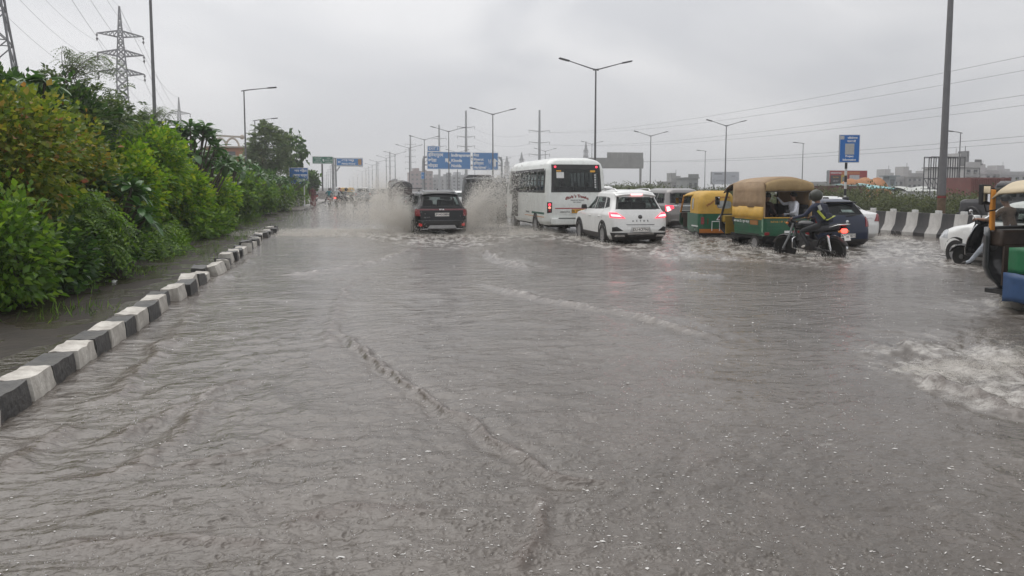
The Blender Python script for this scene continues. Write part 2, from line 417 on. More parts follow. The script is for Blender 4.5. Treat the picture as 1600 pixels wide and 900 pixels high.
for pts, hgt, wid in RIDGES:
    best = np.full(X.shape, 1e9); tt = np.zeros_like(X)
    x0, y0 = pts.min(0) - 1; x1, y1 = pts.max(0) + 1
    msk = (X > x0) & (X < x1) & (Y > y0) & (Y < y1)
    xx = X[msk] + .10*perlin(X[msk]*2.2, Y[msk]*2.2, 55) + .035*perlin(X[msk]*9, Y[msk]*9, 56); yy = Y[msk] + .10*perlin(X[msk]*2.2+9, Y[msk]*2.2, 57)
    bb = np.full(xx.shape, 1e9); te = np.zeros_like(xx)
    for i in range(len(pts)-1):
        a, b = pts[i], pts[i+1]; d = b - a; l2 = (d**2).sum()
        t = np.clip(((xx-a[0])*d[0] + (yy-a[1])*d[1])/l2, 0, 1)
        ds = np.hypot(xx-a[0]-t*d[0], yy-a[1]-t*d[1]); q = ds < bb
        bb[q] = ds[q]; te[q] = ((i + t)/(len(pts)-1))[q]
    env = np.clip(te*6, 0, 1)*np.clip((1-te)*6, 0, 1)*np.clip(.9 + .35*perlin(te*7, te*0 + hgt*50, 60), .6, 1.15)
    pr = np.exp(-(bb/wid)**2)*env
    H[msk] += pr*hgt*(.88 + .35*brk[msk]) - .35*hgt*np.exp(-((bb-wid*2.2)/(wid*1.2))**2)*env
    FO[msk] = np.maximum(FO[msk], np.clip(pr*(1.6*brk[msk] + (.35 if wid > .085 and hgt >= .05 else -.12)), 0, .85 if wid > .085 else .35))
    RD[msk] = np.maximum(RD[msk], np.clip(pr*1.2, 0, 1))
# rain drop craters and crowns
dr = ang[1] - ang[0]
for k in range(9000):
    q = rng.uniform(302, 1000) if k % 3 else rng.uniform(400, 900); r0 = HC*F/(q - HOR); a0 = rng.uniform(ang[0], ang[-1])
    if r0 > 26: continue
    i = int(np.searchsorted(py, q)); j = int((a0 - ang[0])/dr)
    cs = rng.uniform(.008, .020); ni = int(cs*2.6/cell[min(i, NR-1), 0]) + 1; nj = int(cs*2.6/(r0*dr)) + 1
    i0, i1, j0, j1 = max(i-ni, 0), min(i+ni+1, NR), max(j-nj, 0), min(j+nj+1, NA)
    x0 = r0*math.sin(a0); y0 = r0*math.cos(a0)
    d = np.hypot(X[i0:i1, j0:j1]-x0, Y[i0:i1, j0:j1]-y0)/cs
    ph = rng.uniform(0, 1)
    if ph < .6: h = -np.exp(-d*d*1.6)*.6 + .55*np.exp(-((d-1.25)/.35)**2)
    else: h = np.cos(d*5)*np.exp(-d*d*.5)*.4
    H[i0:i1, j0:j1] += h*cs*.36
# bow waves and calm near kerb
H = H*np.clip(np.abs(Rg)/2.0, 0, 1)
V = np.stack([X, Y, H], -1).reshape(-1, 3)
ii = np.arange(NR*NA).reshape(NR, NA)
Fc = np.stack([ii[:-1, :-1], ii[:-1, 1:], ii[1:, 1:], ii[1:, :-1]], -1).reshape(-1, 4)[:, ::-1]
# keep the flooded band only: from the foot of the hedge to the barrier
cx = X[:-1, :-1].reshape(-1); keep = (cx > -6.2) & (cx < 20.2)
Fc = Fc[keep]
used = np.unique(Fc); remap = np.zeros(len(V), np.int64); remap[used] = np.arange(len(used)); V = V[used]; Fc = remap[Fc]
FOf = FO.reshape(-1)[used]; STf = ST.reshape(-1)[used]; RDf = RD.reshape(-1)[used]

m, t, b = new_mat('muddy_flood_water'); ln = t.links.new
MATS['water'] = m
def nn(ty, **k):
    n = t.nodes.new(ty)
    for a_, v_ in k.items(): setattr(n, a_, v_)
    return n
b.inputs['IOR'].default_value = 1.45; b.inputs['Specular IOR Level'].default_value = .65
geo = nn('ShaderNodeNewGeometry')
foam = nn('ShaderNodeAttribute', attribute_name='foam'); stn = nn('ShaderNodeAttribute', attribute_name='stir'); rdg = nn('ShaderNodeAttribute', attribute_name='ridge')
def noise(scale, detail, vec, rough=.6, mapscale=None):
    n = nn('ShaderNodeTexNoise'); n.inputs['Scale'].default_value = scale; n.inputs['Detail'].default_value = detail; n.inputs['Roughness'].default_value = rough
    if mapscale:
        q = nn('ShaderNodeMapping'); q.inputs['Scale'].default_value = mapscale; ln(vec, q.inputs[0]); vec = q.outputs[0]
    ln(vec, n.inputs['Vector']); return n.outputs[0]
def rng_(v, a0, a1, b0, b1):
    q = nn('ShaderNodeMapRange'); q.inputs['From Min'].default_value = a0; q.inputs['From Max'].default_value = a1; q.inputs['To Min'].default_value = b0; q.inputs['To Max'].default_value = b1
    ln(v, q.inputs['Value']); return q.outputs[0]
def mth(op, a_, c_):
    q = nn('ShaderNodeMath', operation=op)
    for i_, v_ in enumerate((a_, c_)):
        if isinstance(v_, (int, float)): q.inputs[i_].default_value = v_
        else: ln(v_, q.inputs[i_])
    return q.outputs[0]
def mixc(fac, a_, c_):
    q = nn('ShaderNodeMix', data_type='RGBA')
    for i_, v_ in ((0, fac), (6, a_), (7, c_)):
        if isinstance(v_, tuple): q.inputs[i_].default_value = v_
        elif isinstance(v_, (int, float)): q.inputs[i_].default_value = v_
        else: ln(v_, q.inputs[i_])
    return q.outputs[2]
pos = geo.outputs['Position']
big = noise(.45, 5, pos)
silt_and_reflection = mixc(rng_(big, .35, .65, 0, 1), (.086, .073, .060, 1), (.132, .114, .097, 1))
silt_and_reflection = mixc(rng_(noise(1.6, 5, pos, .6, (1, .6, 1)), .45, .75, 0, .5), silt_and_reflection, (.108, .087, .072, 1))
silt_and_reflection = mixc(mth('MULTIPLY', rdg.outputs['Fac'], .7), silt_and_reflection, (.085, .062, .048, 1))  # crests coloured darker brown, standing for faces that mirror less sky
# small flecks of foam and bubbles, stretched along the flow
vx = nn('ShaderNodeSeparateXYZ'); ln(pos, vx.inputs[0]); silt_and_reflection = mixc(rng_(vx.outputs['X'], -2.75, -2.45, .8, 0), silt_and_reflection, (.046, .036, .027, 1))  # behind the kerb the hedge's dark reflection is put into the colour
fl1 = rng_(noise(15, 6, pos, .72, (.55, 1, 1)), .64, .70, 0, 1)
fl2 = rng_(noise(1.1, 3, pos), .42, .62, .15, 1)
fl3 = rng_(noise(4.5, 7, pos, .75, (.4, 1, 1)), .60, .70, 0, .6)
fl = mth('MULTIPLY', mth('MAXIMUM', fl1, fl3), fl2)
fm = mth('MULTIPLY', foam.outputs['Fac'], rng_(noise(17, 9, pos, .8, (.55, 1, 1)), .36, .62, 0, 1))
fall = mth('MINIMUM', mth('ADD', mth('MULTIPLY', fl, .55), mth('MULTIPLY', fm, 1.0)), 1)
ln(mixc(fall, silt_and_reflection, (.54, .515, .48, 1)), b.inputs['Base Color'])
ln(rng_(fall, 0, 1, .09, .6), b.inputs['Roughness'])
# ripples finer than the mesh
h1 = noise(7, 6, pos, .6, (.6, 1, 1)); h2 = noise(26, 4, pos, .6, (.75, 1, 1)); h3 = noise(2.2, 5, pos, .6, (.5, 1, 1))
vor = nn('ShaderNodeTexVoronoi', feature='F1'); vor.inputs['Scale'].default_value = 9; vor.inputs['Randomness'].default_value = 1; ln(pos, vor.inputs['Vector'])
ringw = mth('MULTIPLY', mth('SINE', mth('MULTIPLY', vor.outputs['Distance'], 60), 0), rng_(vor.outputs['Distance'], .0, .32, .3, 0))
hh = mth('ADD', mth('ADD', mth('MULTIPLY', h1, .034), mth('MULTIPLY', h2, .004)), mth('ADD', mth('MULTIPLY', h3, .055), mth('MULTIPLY', ringw, .0022)))
bp = nn('ShaderNodeBump'); bp.inputs['Strength'].default_value = 1.0; bp.inputs['Distance'].default_value = 1
ln(hh, bp.inputs['Height']); ln(bp.outputs[0], b.inputs['Normal'])
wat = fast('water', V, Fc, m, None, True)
for nm, ar in (('foam', FOf), ('stir', STf), ('ridge', RDf)):
    at_ = wat.data.attributes.new(nm, 'FLOAT', 'POINT'); at_.data.foreach_set('value', ar.astype(np.float32))
tag(wat, 'rippled grey brown flood water covering the whole road', None, None, 'structure')

# beads and tiny crowns thrown up by the rain, spread over the water
def tets(C, R, r=rng):
    base = np.array([(1, 1, 1), (1, -1, -1), (-1, 1, -1), (-1, -1, 1)], float)/1.3
    n = len(C); an = r.uniform(0, 2*np.pi, (n, 3)); ca, sa = np.cos(an), np.sin(an)
    V = np.repeat(base[None], n, 0)
    x = V[..., 0]*ca[:, 0:1] - V[..., 1]*sa[:, 0:1]; y = V[..., 0]*sa[:, 0:1] + V[..., 1]*ca[:, 0:1]; z = V[..., 2]
    y2 = y*ca[:, 1:2] - z*sa[:, 1:2]; z2 = y*sa[:, 1:2] + z*ca[:, 1:2]
    R = np.asarray(R); R = R[:, None] if R.ndim == 1 else R
    V = np.stack([x, y2, z2], -1)*(R[:, None, :] if R.shape[1] == 3 else R[..., None]) + C[:, None]
    f = np.array([(0, 1, 2), (0, 3, 1), (0, 2, 3), (1, 3, 2)])
    return V.reshape(-1, 3), (np.arange(n)[:, None, None]*4 + f[None]).reshape(-1, 3)
def drop_mat(name, col, tl=.35):
    m, t, b = new_mat(name); ln = t.links.new
    b.inputs['Base Color'].default_value = (*col, 1); b.inputs['Roughness'].default_value = .35; b.inputs['Specular IOR Level'].default_value = .5
    tr = t.nodes.new('ShaderNodeBsdfTranslucent'); tr.inputs[0].default_value = (*col, 1)
    mx_ = t.nodes.new('ShaderNodeMixShader'); mx_.inputs[0].default_value = tl
    ln(b.outputs[0], mx_.inputs[1]); ln(tr.outputs[0], mx_.inputs[2]); ln(mx_.outputs[0], t.nodes['Material Output'].inputs[0])
    return m
DROP = drop_mat('splash_water', (.985, .965, .93), .8); MUD = drop_mat('muddy_spray', (.47, .42, .37)); WDROP = drop_mat('bright_drops', (.82, .81, .79))
def surf(x, y):                      # height of the water under points
    r0 = np.hypot(x, y); i = np.clip(np.searchsorted(py, HOR + HC*F/r0), 0, NR-1); j = np.clip(np.rint((np.arctan2(x, y) - ang[0])/dr).astype(int), 0, NA-1); return H[i, j]
def scatter(n, seed, q0, q1, thr, sc):
    r = np.random.default_rng(seed); q = q0 + (q1-q0)*r.random(n)**.8; rr = HC*F/(q - HOR); aa = r.uniform(-.68, .68, n) + YAW; x = rr*np.sin(aa); y = rr*np.cos(aa)
    k = (x > -2.2) & (x < 19.3) & (rr < 42) & (perlin(x*sc, y*sc, 77) + .5*perlin(x*sc*4, y*sc*4, 78) + r.uniform(-.35, .5, n) + .05*np.clip(x, -3, 6) > thr); return x[k], y[k], rr[k], r
x, y, rr, r = scatter(3600, 5, 330, 950, .24, .8); n = len(x)     # flat flecks of foam and bubbles
sz = r.uniform(.0016, .0046, n)*(1 + rr/11)*np.where(r.random(n) < .05, 1.9, 1); asp = r.uniform(1, 2.6, n); th = r.normal(0, .5, n) - YAW; ks = 7
aa = np.linspace(0, 2*np.pi, ks, endpoint=False)[None] + r.uniform(0, 1, (n, 1)); rd = sz[:, None]*r.uniform(.55, 1.2, (n, ks))
px_ = rd*np.cos(aa)*asp[:, None]; py2 = rd*np.sin(aa)/np.sqrt(asp)[:, None]
Vx = x[:, None] + px_*np.cos(th)[:, None] - py2*np.sin(th)[:, None]; Vy = y[:, None] + px_*np.sin(th)[:, None] + py2*np.cos(th)[:, None]
z0 = surf(x, y) + .0035; Vz = np.repeat(z0[:, None], ks, 1); Vc = np.stack([x, y, z0 + sz*.45], -1)[:, None]
Vf = np.concatenate([np.stack([Vx, Vy, Vz], -1), Vc], 1).reshape(-1, 3); f0 = np.array([(k_, (k_+1) % ks, ks) for k_ in range(ks)]); Ff = (np.arange(n)[:, None, None]*(ks+1) + f0[None]).reshape(-1, 3)
tag(fast('foam_flecks', Vf, Ff, mat('foam', (.66, .64, .61), .6, var=.1)), 'small pale flecks of foam drifting on the flood water', None, None, 'stuff')
x, y, rr, r = scatter(6000, 6, 306, 900, .05, .9); n = len(x); sz = r.uniform(.0014, .0034, n)*(1 + rr/26)   # drops leaping from the rain
Vt, Ft = tets(np.stack([x, y, surf(x, y) + r.uniform(.003, .02, n)], -1), sz)
tag(fast('raindrop_splashes', Vt, Ft, WDROP), 'white beads of rain bouncing on the flood water', None, None, 'stuff')

# ================================================================ spray thrown up by the traffic
def plume(name, label, P, R, mat_, group=None, kind='stuff'):
    Vt, Ft = tets(P, R); o = fast(name, Vt, Ft, mat_); return tag(o, label, None, group, kind)
def arc_spray(n, foot, dirs, hgt, reach, seed, width=.35, along=(0, 1.6), fall=1.0, rise=1.5):
    # drops on ballistic paths: leave the tyre line, go out along dirs, up to hgt
    r = np.random.default_rng(seed)
    s = r.beta(1.1, 1.5, n); v = r.beta(2.2, 1.3, n)
    a = r.uniform(along[0], along[1], n)
    rch = reach*(.35 + .65*r.random(n))
    h = hgt*v*(4*(s*.5 + .02)*(1 - s*.5))*1.15*(.55 + .45*np.clip(1.2 - a/(along[1] + .01), 0, 1))
    p = np.zeros((n, 3))
    p[:, 0] = foot[0] + dirs[0]*rch*s + r.normal(0, width*.3, n); p[:, 1] = foot[1] + a + dirs[1]*rch*s + r.normal(0, width, n); p[:, 2] = np.abs(h + r.normal(0, .05, n))
    lump = perlin(p[:, 0]*2.4 + seed, p[:, 2]*2.4 + p[:, 1], seed + 3) + .5*perlin(p[:, 0]*6 + seed, p[:, 2]*6 + p[:, 1]*2, seed + 4)
    keep = lump + r.uniform(-.25, .45, n) > -.05
    return p[keep]
# black car: a wall of spray each side
SX, SY = CAR_SUV.x, CAR_SUV.y
def sized(p, a, b, seed): return np.random.default_rng(seed).uniform(a, b, len(p))
L1 = arc_spray(76000, (SX - .72, SY + .3), (-1, -.1), 2.15, 3.3, 5, .4, (0, 2.8))
L2 = arc_spray(60000, (SX - .8, SY + 1.5), (-1, .05), 1.25, 5.2, 6, .6, (-.5, 2.5))
plume('spray_plume', 'tall brown spray wall left of the black car', np.concatenate([L1, L2]), sized(np.concatenate([L1, L2]), .004, .0085, 1), DROP, 'spray beside the black car')
R1 = arc_spray(76000, (SX + .75, SY + .1), (1, -.1), 2.25, 3.1, 15, .4, (0, 2.8))
R2 = arc_spray(45000, (SX + .8, SY + 1.0), (1, .1), 1.3, 3.4, 16, .5, (-.5, 2.5))
plume('spray_plume', 'tall brown spray wall right of the black car', np.concatenate([R1, R2]), sized(np.concatenate([R1, R2]), .004, .0085, 2), DROP, 'spray beside the black car')
B1 = arc_spray(6500, (SX + 1.2, SY + .6), (1, 0), 2.35, 2.9, 25, .3, (0, 2.2)); B1 = B1[B1[:, 2] > .5 + .4*np.random.default_rng(1).random(len(B1))]
plume('flying_drops', 'bright flying drops above the spray right of black car', B1, sized(B1, .01, .024, 3), WDROP)
B2 = arc_spray(4200, (SX - 1.0, SY + .6), (-1, 0), 2.0, 2.8, 26, .3, (0, 2.2)); B2 = B2[B2[:, 2] > .5]
plume('flying_drops', 'scattered drops at the edge of spray left of black car', B2, sized(B2, .007, .014, 4), DROP)
# low sheets of spray sliding over the water and round the wheels
low = []
def low_sheet(cx_, cy_, rx, ry, hgt, n, seed):
    r = np.random.default_rng(seed); a = r.uniform(0, 2*np.pi, n); d = np.sqrt(r.random(n))
    x = cx_ + rx*d*np.cos(a); y = cy_ + ry*d*np.sin(a)
    z = r.exponential(hgt, n)*(1 - d*.7); k = perlin(x*2.2, y*2.2, seed) + r.uniform(-.3, .5, n) > -.02
    low.append(np.stack([x, y, z], -1)[k])
low_sheet(SX - 3.0, SY + 1.2, 2.8, 2.2, .12, 26000, 31); low_sheet(SX - 5.2, SY + 2.2, 2.6, 2.2, .06, 13000, 32)
low_sheet(SX + 2.6, SY + .4, 2.2, 1.6, .12, 16000, 33); low_sheet(SX, SY - .6, 1.3, .9, .05, 1500, 34)
low_sheet(BUS.x - 1.3, BUS.y + 1.0, .8, 1.6, .10, 4500, 35); low_sheet(BUS.x - 1.5, BUS.y + 5.2, 1.2, 1.3, .16, 5000, 36)
for i_, (p, hw) in enumerate(((CAR_WHITE, .95), (MPV, .95), (AUTO_L, .75), (POLO, .85), (SEDAN, .85), (AUTO_S, .6))):
    for s_ in (-1, 1):
        for d_ in (.5, 2.9 if i_ not in (2, 5) else 1.9): low_sheet(p.x + s_*hw, p.y + d_, .35, .5, .055, 900, 40 + i_*7 + s_ + int(d_))
low_sheet(SEDAN.x + 1.4, SEDAN.y + .6, .8, .8, .07, 1600, 91)
a_, b_ = gp(1310, 404); low_sheet(a_ - .2, b_, .6, .4, .05, 1500, 71); a_, b_ = gp(1225, 395); low_sheet(a_, b_, .6, .4, .06, 1500, 72)
a_, b_ = gp(1597, 481); low_sheet(a_, b_, .3, .25, .16, 6000, 73)
a_, b_ = gp(1600, 570); pass
a_, b_ = gp(1620, 520); pass
lw = np.concatenate(low); low = []
a_, b_ = gp(1590, 575); low_sheet(a_ + .2, b_, 1.5, .5, .03, 22000, 74); low_sheet(a_ - .2, b_ + .05, 1.1, .22, .06, 26000, 77); a_, b_ = gp(1610, 525); low_sheet(a_ + .2, b_, 1.3, .5, .015, 9000, 75); a_, b_ = gp(1590, 620); low_sheet(a_, b_, .7, .3, .02, 5000, 78)
ws_ = np.concatenate(low); plume('wash_spray', 'fine white wash of spray at the right edge below the rickshaw', ws_, sized(ws_, .0009, .0019, 7), DROP)
plume('low_spray', 'low brown spray skimming the water round the wheels', lw, sized(lw, .004, .009, 6), DROP)

# ================================================================ kerb
KW = mat('worn_white_kerb_paint', (.66, .63, .57), .6, var=.12, sc=7, bump=.8, bsc=14, dirt=.65, dcol=(.22, .19, .16))
KB = mat('worn_black_kerb_paint', (.022, .023, .025), .5, var=.3, sc=7, bump=.8, bsc=14, dirt=.4, dcol=(.14, .13, .115))
kerb = bpy.data.objects.new('kerb', None); COL.objects.link(kerb); tag(kerb, 'row of black and white kerb blocks along the flooded verge', None, None, 'structure')
def kerb_block(seed, m, h=.345, wd=.28, ln_=.50):
    r = random.Random(seed); mb = MB()
    nx, ny, nz = 5, 6, 5; bmh = bmesh.new()
    bmesh.ops.create_cube(bmh, size=1)
    bmesh.ops.subdivide_edges(bmh, edges=bmh.edges[:], cuts=3, use_grid_fill=True)
    for v in bmh.verts:
        x, y, z = v.co
        rd = 1 - .045*(abs(x*2)**6)*(abs(z*2)**6)
        top = max(0, z)*2
        v.co = Vector((x*wd*(1 - .12*top)*rd, y*ln_*rd, z*h))
        n_ = .008
        v.co += Vector((r.uniform(-n_, n_), r.uniform(-n_*.7, n_*.7), r.uniform(-n_, n_)))
    me = bpy.data.meshes.new('kerb_block'); bmh.to_mesh(me); bmh.free()
    me.materials.append(m); me.polygons.foreach_set('use_smooth', [True]*len(me.polygons)); me.set_sharp_from_angle(angle=math.radians(38))
    return me
kr = random.Random(3); y = 4.35; i = 0
kw = [kerb_block(10+j, KW) for j in range(5)]; kb = [kerb_block(20+j, KB) for j in range(5)]
while y < 29.6:
    o = bpy.data.objects.new('kerb_block', (kb if i % 2 else kw)[kr.randrange(5)]); COL.objects.link(o); o.parent = kerb
    late = max(0, min(1, (y - 10)/3))
    o.location = (-2.5 + .02*math.sin(y*.7) + kr.gauss(0, 0.006 + .05*late), y + .25, .022 + kr.gauss(0, .004 + .022*late))
    o.rotation_euler = (kr.gauss(0, .012 + .05*late), kr.gauss(0, .018 + .06*late), kr.gauss(0, .012 + .09*late) + (PI if kr.random() < .5 else 0))
    sc_ = kr.uniform(.9, 1.08); o.scale = (1, sc_, kr.uniform(.97, 1.03))
    y += .515*sc_ + (0.004 if y < 10 else kr.choice((.0, .02, .05, .1, .16))); i += 1
# far kerb strip where the verge opens onto the road
mb = MB()
kp = [gp(520, 312), gp(505, 316), gp(488, 322), gp(478, 328)]
for (xa, ya), (xb, yb) in zip(kp[:-1], kp[1:]): mb.bar((xa, ya, .02), (xb, yb, .02), .3, .16)
fk = mb.build('far_kerb', KB, None, 0); tag(fk, 'dark broken kerb line at the far end of the hedge', None, None, 'structure')
mb = MB(); (xa, ya), (xb, yb), (xc, yc), (xd, yd) = kp
mb.add([(xa, ya, .03), (xb, yb, .03), (xc, yc, .03), (xd, yd, .03), (xd-4, yd, .05), (xc-5, yc, .05), (xb-7, yb, .05), (xa-9, ya, .05)], [(0, 7, 6, 1), (1, 6, 5, 2), (2, 5, 4, 3)])
tag(mb.build('footpath', mat('wet_paving', (.2, .175, .16), .35, var=.2, sc=1.5), None, 0), 'wet paved footpath beyond the hedge', None, None, 'structure')
# plastic scrap in the verge water
x_, y_ = gp(174, 441); mb = MB(); mb.grid([[(x_ - .09 + .18*i/3, y_ - .05 + .1*j/3, .015 + .025*math.sin(i*1.9 + j*1.3)) for j in range(4)] for i in range(4)])
tag(mb.build('paper_scrap', mat('white_litter', (.75, .75, .73), .6), None, 180, solid=.003), 'small white scrap of litter floating in the verge water', 'litter')

# ================================================================ concrete barrier
CW = mat('weathered_white_concrete', (.46, .445, .42), .7, var=.15, sc=4, bump=.3, bsc=30, dirt=.6, dcol=(.17, .15, .135))
CB = mat('weathered_black_concrete', (.02, .019, .02), .65, var=.25, sc=4, bump=.3, bsc=30, dirt=.35, dcol=(.14, .12, .11))
bar_ = thing('concrete_barrier', 'long concrete crash barrier with black and white painted stripes', 'barrier', (19.75, 0, 0))
prof = [(-.30, -.14), (-.30, .12), (-.15, .36), (-.09, .80), (.09, .80), (.15, .36), (.30, .12), (.30, -.14)]
def bseg(y0, y1, m, nm='barrier_block'):
    mb = MB(); mb.add([(x, y0, z) for x, z in prof] + [(x, y1, z) for x, z in prof], [tuple(reversed(range(8))), tuple(range(8, 16))] + [(i, i+1, i+9, i+8) for i in range(7)])
    return mb.build(nm, m, bar_, 30, .003)
y = 9.0; i = 0; br_ = random.Random(8); protoA = protoB = None; blk = None
while y < 75:
    if i < 2:
        o = bseg(-.2625, .2625, CW if i % 2 else CB)
        if i % 2: protoA = o
        else: protoB = o
    else:
        o = (protoA if i % 2 else protoB).copy(); COL.objects.link(o)
    o.location = (0, y, 0); i += 1
    if i % 2 == 0:
        if blk is None:
            mb = MB(); mb.box((0, 0, .85), (.14, .17, .1)); blk = o2 = mb.build('marker_block', mat('white_marker', (.62, .62, .6), .6, dirt=.3), bar_, 30, .01)
        else: o2 = blk.copy(); COL.objects.link(o2)
        o2.location = (0, y, 0)
    y += .525
# ================================================================ bodies made of stacked outlines
class Shell:
    # levels: (z, y_rear, y_front, half_width, rear corner radius, front corner radius, rear bow, front bow)
    def __init__(s, levels, smooth=.03):
        A = np.array(levels, float); zz = np.linspace(A[0, 0], A[-1, 0], 400)
        cols = [np.interp(zz, A[:, 0], A[:, k]) for k in range(1, A.shape[1])]
        dz = zz[1] - zz[0]; n = max(1, int(smooth/dz)); ker = np.hanning(2*n+3)[1:-1]; ker /= ker.sum()
        s.z = zz; s.c = []
        for c in cols:
            p = np.concatenate([2*c[0] - c[n+1:0:-1], c, 2*c[-1] - c[-2:-n-3:-1]])
            s.c.append(np.convolve(p, ker, 'valid')[-len(zz)-0:][:len(zz)] if len(np.convolve(p, ker, 'valid')) >= len(zz) else c)
        s.lv = A[:, 0]
    def par(s, z): return [float(np.interp(z, s.z, c)) for c in s.c]
    def half(s, z):
        yr, yf, w, rr, rf, br, bf = s.par(z)
        rr = min(rr, w*.95); rf = min(rf, w*.95); P = []
        for i in range(9): P.append(((w-rr)*i/8, yr))
        for i in range(1, 8):
            a = PI/2*i/8; P.append((w - rr + rr*math.sin(a), yr + rr - rr*math.cos(a)))
        for i in range(0, 25): P.append((w, yr + rr + (yf - rf - yr - rr)*i/24))
        for i in range(1, 8):
            a = PI/2*i/8; P.append((w - rf + rf*math.cos(a), yf - rf + rf*math.sin(a)))
        for i in range(0, 9): P.append(((w-rf)*(1 - i/8), yf))
        P = np.array(P); mid = (yr + yf)/2; k = 1 - (P[:, 0]/w)**2
        P[:, 1] += np.where(P[:, 1] < mid, -br*k*np.clip(1 - (P[:, 1]-yr)/.5, 0, 1), bf*k*np.clip(1 - (yf-P[:, 1])/.5, 0, 1))
        return P
    def pt(s, kind, a, z, sx=1):
        P = s.half(z)
        if kind == 'side':
            i0, i1 = 8, len(P)-8; y = P[i0:i1, 1]; x = P[i0:i1, 0]
            return Vector((sx*float(np.interp(a, y, x)), a, z))
        if kind == 'front': P = P[::-1]
        d = np.concatenate([[0], np.cumsum(np.hypot(*np.diff(P, axis=0).T))])
        return Vector((math.copysign(1, a)*float(np.interp(abs(a), d, P[:, 0])), float(np.interp(abs(a), d, P[:, 1])), z))
    def nrm(s, kind, a, z, sx=1):
        e = .012; p = s.pt(kind, a, z, sx)
        u = s.pt(kind, a + e, z, sx) - s.pt(kind, a - e, z, sx); v = s.pt(kind, a, z + e, sx) - s.pt(kind, a, z - e, sx)
        n = u.cross(v)
        if n.length < 1e-9: return Vector((0, -1, 0))
        n.normalize(); c = Vector((0, (s.par(z)[0] + s.par(z)[1])/2, z))
        ref = Vector((sx, 0, 0)) if kind == 'side' else Vector((0, -1 if kind == 'rear' else 1, 0)) + Vector((p.x, 0, 0))*.3
        return n if n.dot(ref) > 0 else -n
    def patch(s, mb, kind, q, off=.004, n=6, m=4, sx=1, depth=.02, mi=0):
        (a0, z0), (a1, z1), (a2, z2), (a3, z3) = q
        rows = []; low = []
        for j in range(m+1):
            v = j/m; r = []; l_ = []
            for i in range(n+1):
                u = i/n
                a = (a0*(1-u) + a1*u)*(1-v) + (a3*(1-u) + a2*u)*v
                z = (z0*(1-u) + z1*u)*(1-v) + (z3*(1-u) + z2*u)*v
                p = s.pt(kind, a, z, sx); nn_ = s.nrm(kind, a, z, sx)
                r.append(p + nn_*off); l_.append(p - nn_*depth)
            rows.append(r); low.append(l_)
        mb.grid(rows, False, mi)
        edge = rows[0] + [r[-1] for r in rows[1:]] + rows[-1][::-1][1:] + [r[0] for r in rows[::-1][1:-1]]
        edl = low[0] + [r[-1] for r in low[1:]] + low[-1][::-1][1:] + [r[0] for r in low[::-1][1:-1]]
        mb.grid([edge, edl], True, mi)
        return mb
    def strip(s, mb, kind, q, wd, off=.006, n=8, sx=1, mi=0):      # a frame of width wd inside the edge of a patch
        (a0, z0), (a1, z1), (a2, z2), (a3, z3) = q
        ca = (a0+a1+a2+a3)/4; cz = (z0+z1+z2+z3)/4
        def ins(a, z):
            da = ca - a; dz = cz - z; l_ = math.hypot(da, dz); k = min(wd*1.3/l_, .45); return a + da*k, z + dz*k
        pts = [(a0, z0), (a1, z1), (a2, z2), (a3, z3)]
        for i in range(4):
            A, B = pts[i], pts[(i+1) % 4]; s.patch(mb, kind, [A, B, ins(*B), ins(*A)], off, n, 1, sx, .015, mi)
        return mb
    def body(s, mb, holes=(), zstep=.03, cap=True, mi=0, z0=None, z1=None, off=0.0, bottom=True):
        za, zb = (s.lv[0] if z0 is None else z0), (s.lv[-1] if z1 is None else z1)
        zs_ = np.linspace(za, zb, max(2, int((zb - za)/zstep)+1)); rows = []
        for z in zs_:
            P = s.half(z)
            if off:
                w_ = P[:, 0].max(); P = P.copy(); P[:, 0] *= (w_+off)/w_; ym = P[:, 1].mean(); P[:, 1] = np.where(P[:, 1] < ym, P[:, 1] - off, P[:, 1] + off)
            full = [(x, y, z) for x, y in P] + [(-x, y, z) for x, y in P[::-1][1:-1]]
            rows.append(full)
        o = len(mb.v); k = len(rows[0])
        for r in rows: mb.v += [tuple(p) for p in r]
        def inside(x, y, z):
            for kind, q, sx in holes:
                if kind == 'side' and x*sx < .3*s.par(z)[2]: continue
                if kind == 'rear' and y > (s.par(z)[0] + s.par(z)[1])/2: continue
                if kind == 'front' and y < (s.par(z)[0] + s.par(z)[1])/2: continue
                a = y if kind == 'side' else x
                (a0, z0_), (a1, z1_), (a2, z2_), (a3, z3_) = q
                pp = [(a0, z0_), (a1, z1_), (a2, z2_), (a3, z3_)]; ca = sum(p[0] for p in pp)/4; cz = sum(p[1] for p in pp)/4
                ok = True
                for i in range(4):
                    A, B = pp[i], pp[(i+1) % 4]; ex, ez = B[0]-A[0], B[1]-A[1]; l_ = math.hypot(ex, ez) + 1e-9
                    d1 = (ex*(z-A[1]) - ez*(a-A[0]))/l_; d2 = (ex*(cz-A[1]) - ez*(ca-A[0]))/l_
                    if d1*d2 < 0 or abs(d1) < .018: ok = False; break
                if ok: return True
            return False
        for i in range(len(rows)-1):
            for j in range(k):
                j2 = (j+1) % k
                if holes:
                    c = [sum(rows[a][b][d] for a, b in ((i, j), (i, j2), (i+1, j), (i+1, j2)))/4 for d in range(3)]
                    if inside(*c): continue
                mb.f.append((o+i*k+j, o+i*k+j2, o+(i+1)*k+j2, o+(i+1)*k+j)); mb.m.append(mi)
        if cap: mb.f.append(tuple(o+(len(rows)-1)*k+j for j in range(k))); mb.m.append(mi)
        if bottom: mb.f.append(tuple(o+j for j in reversed(range(k)))); mb.m.append(mi)
        return mb
ROTX = Matrix.Rotation(PI/2, 4, 'Y')
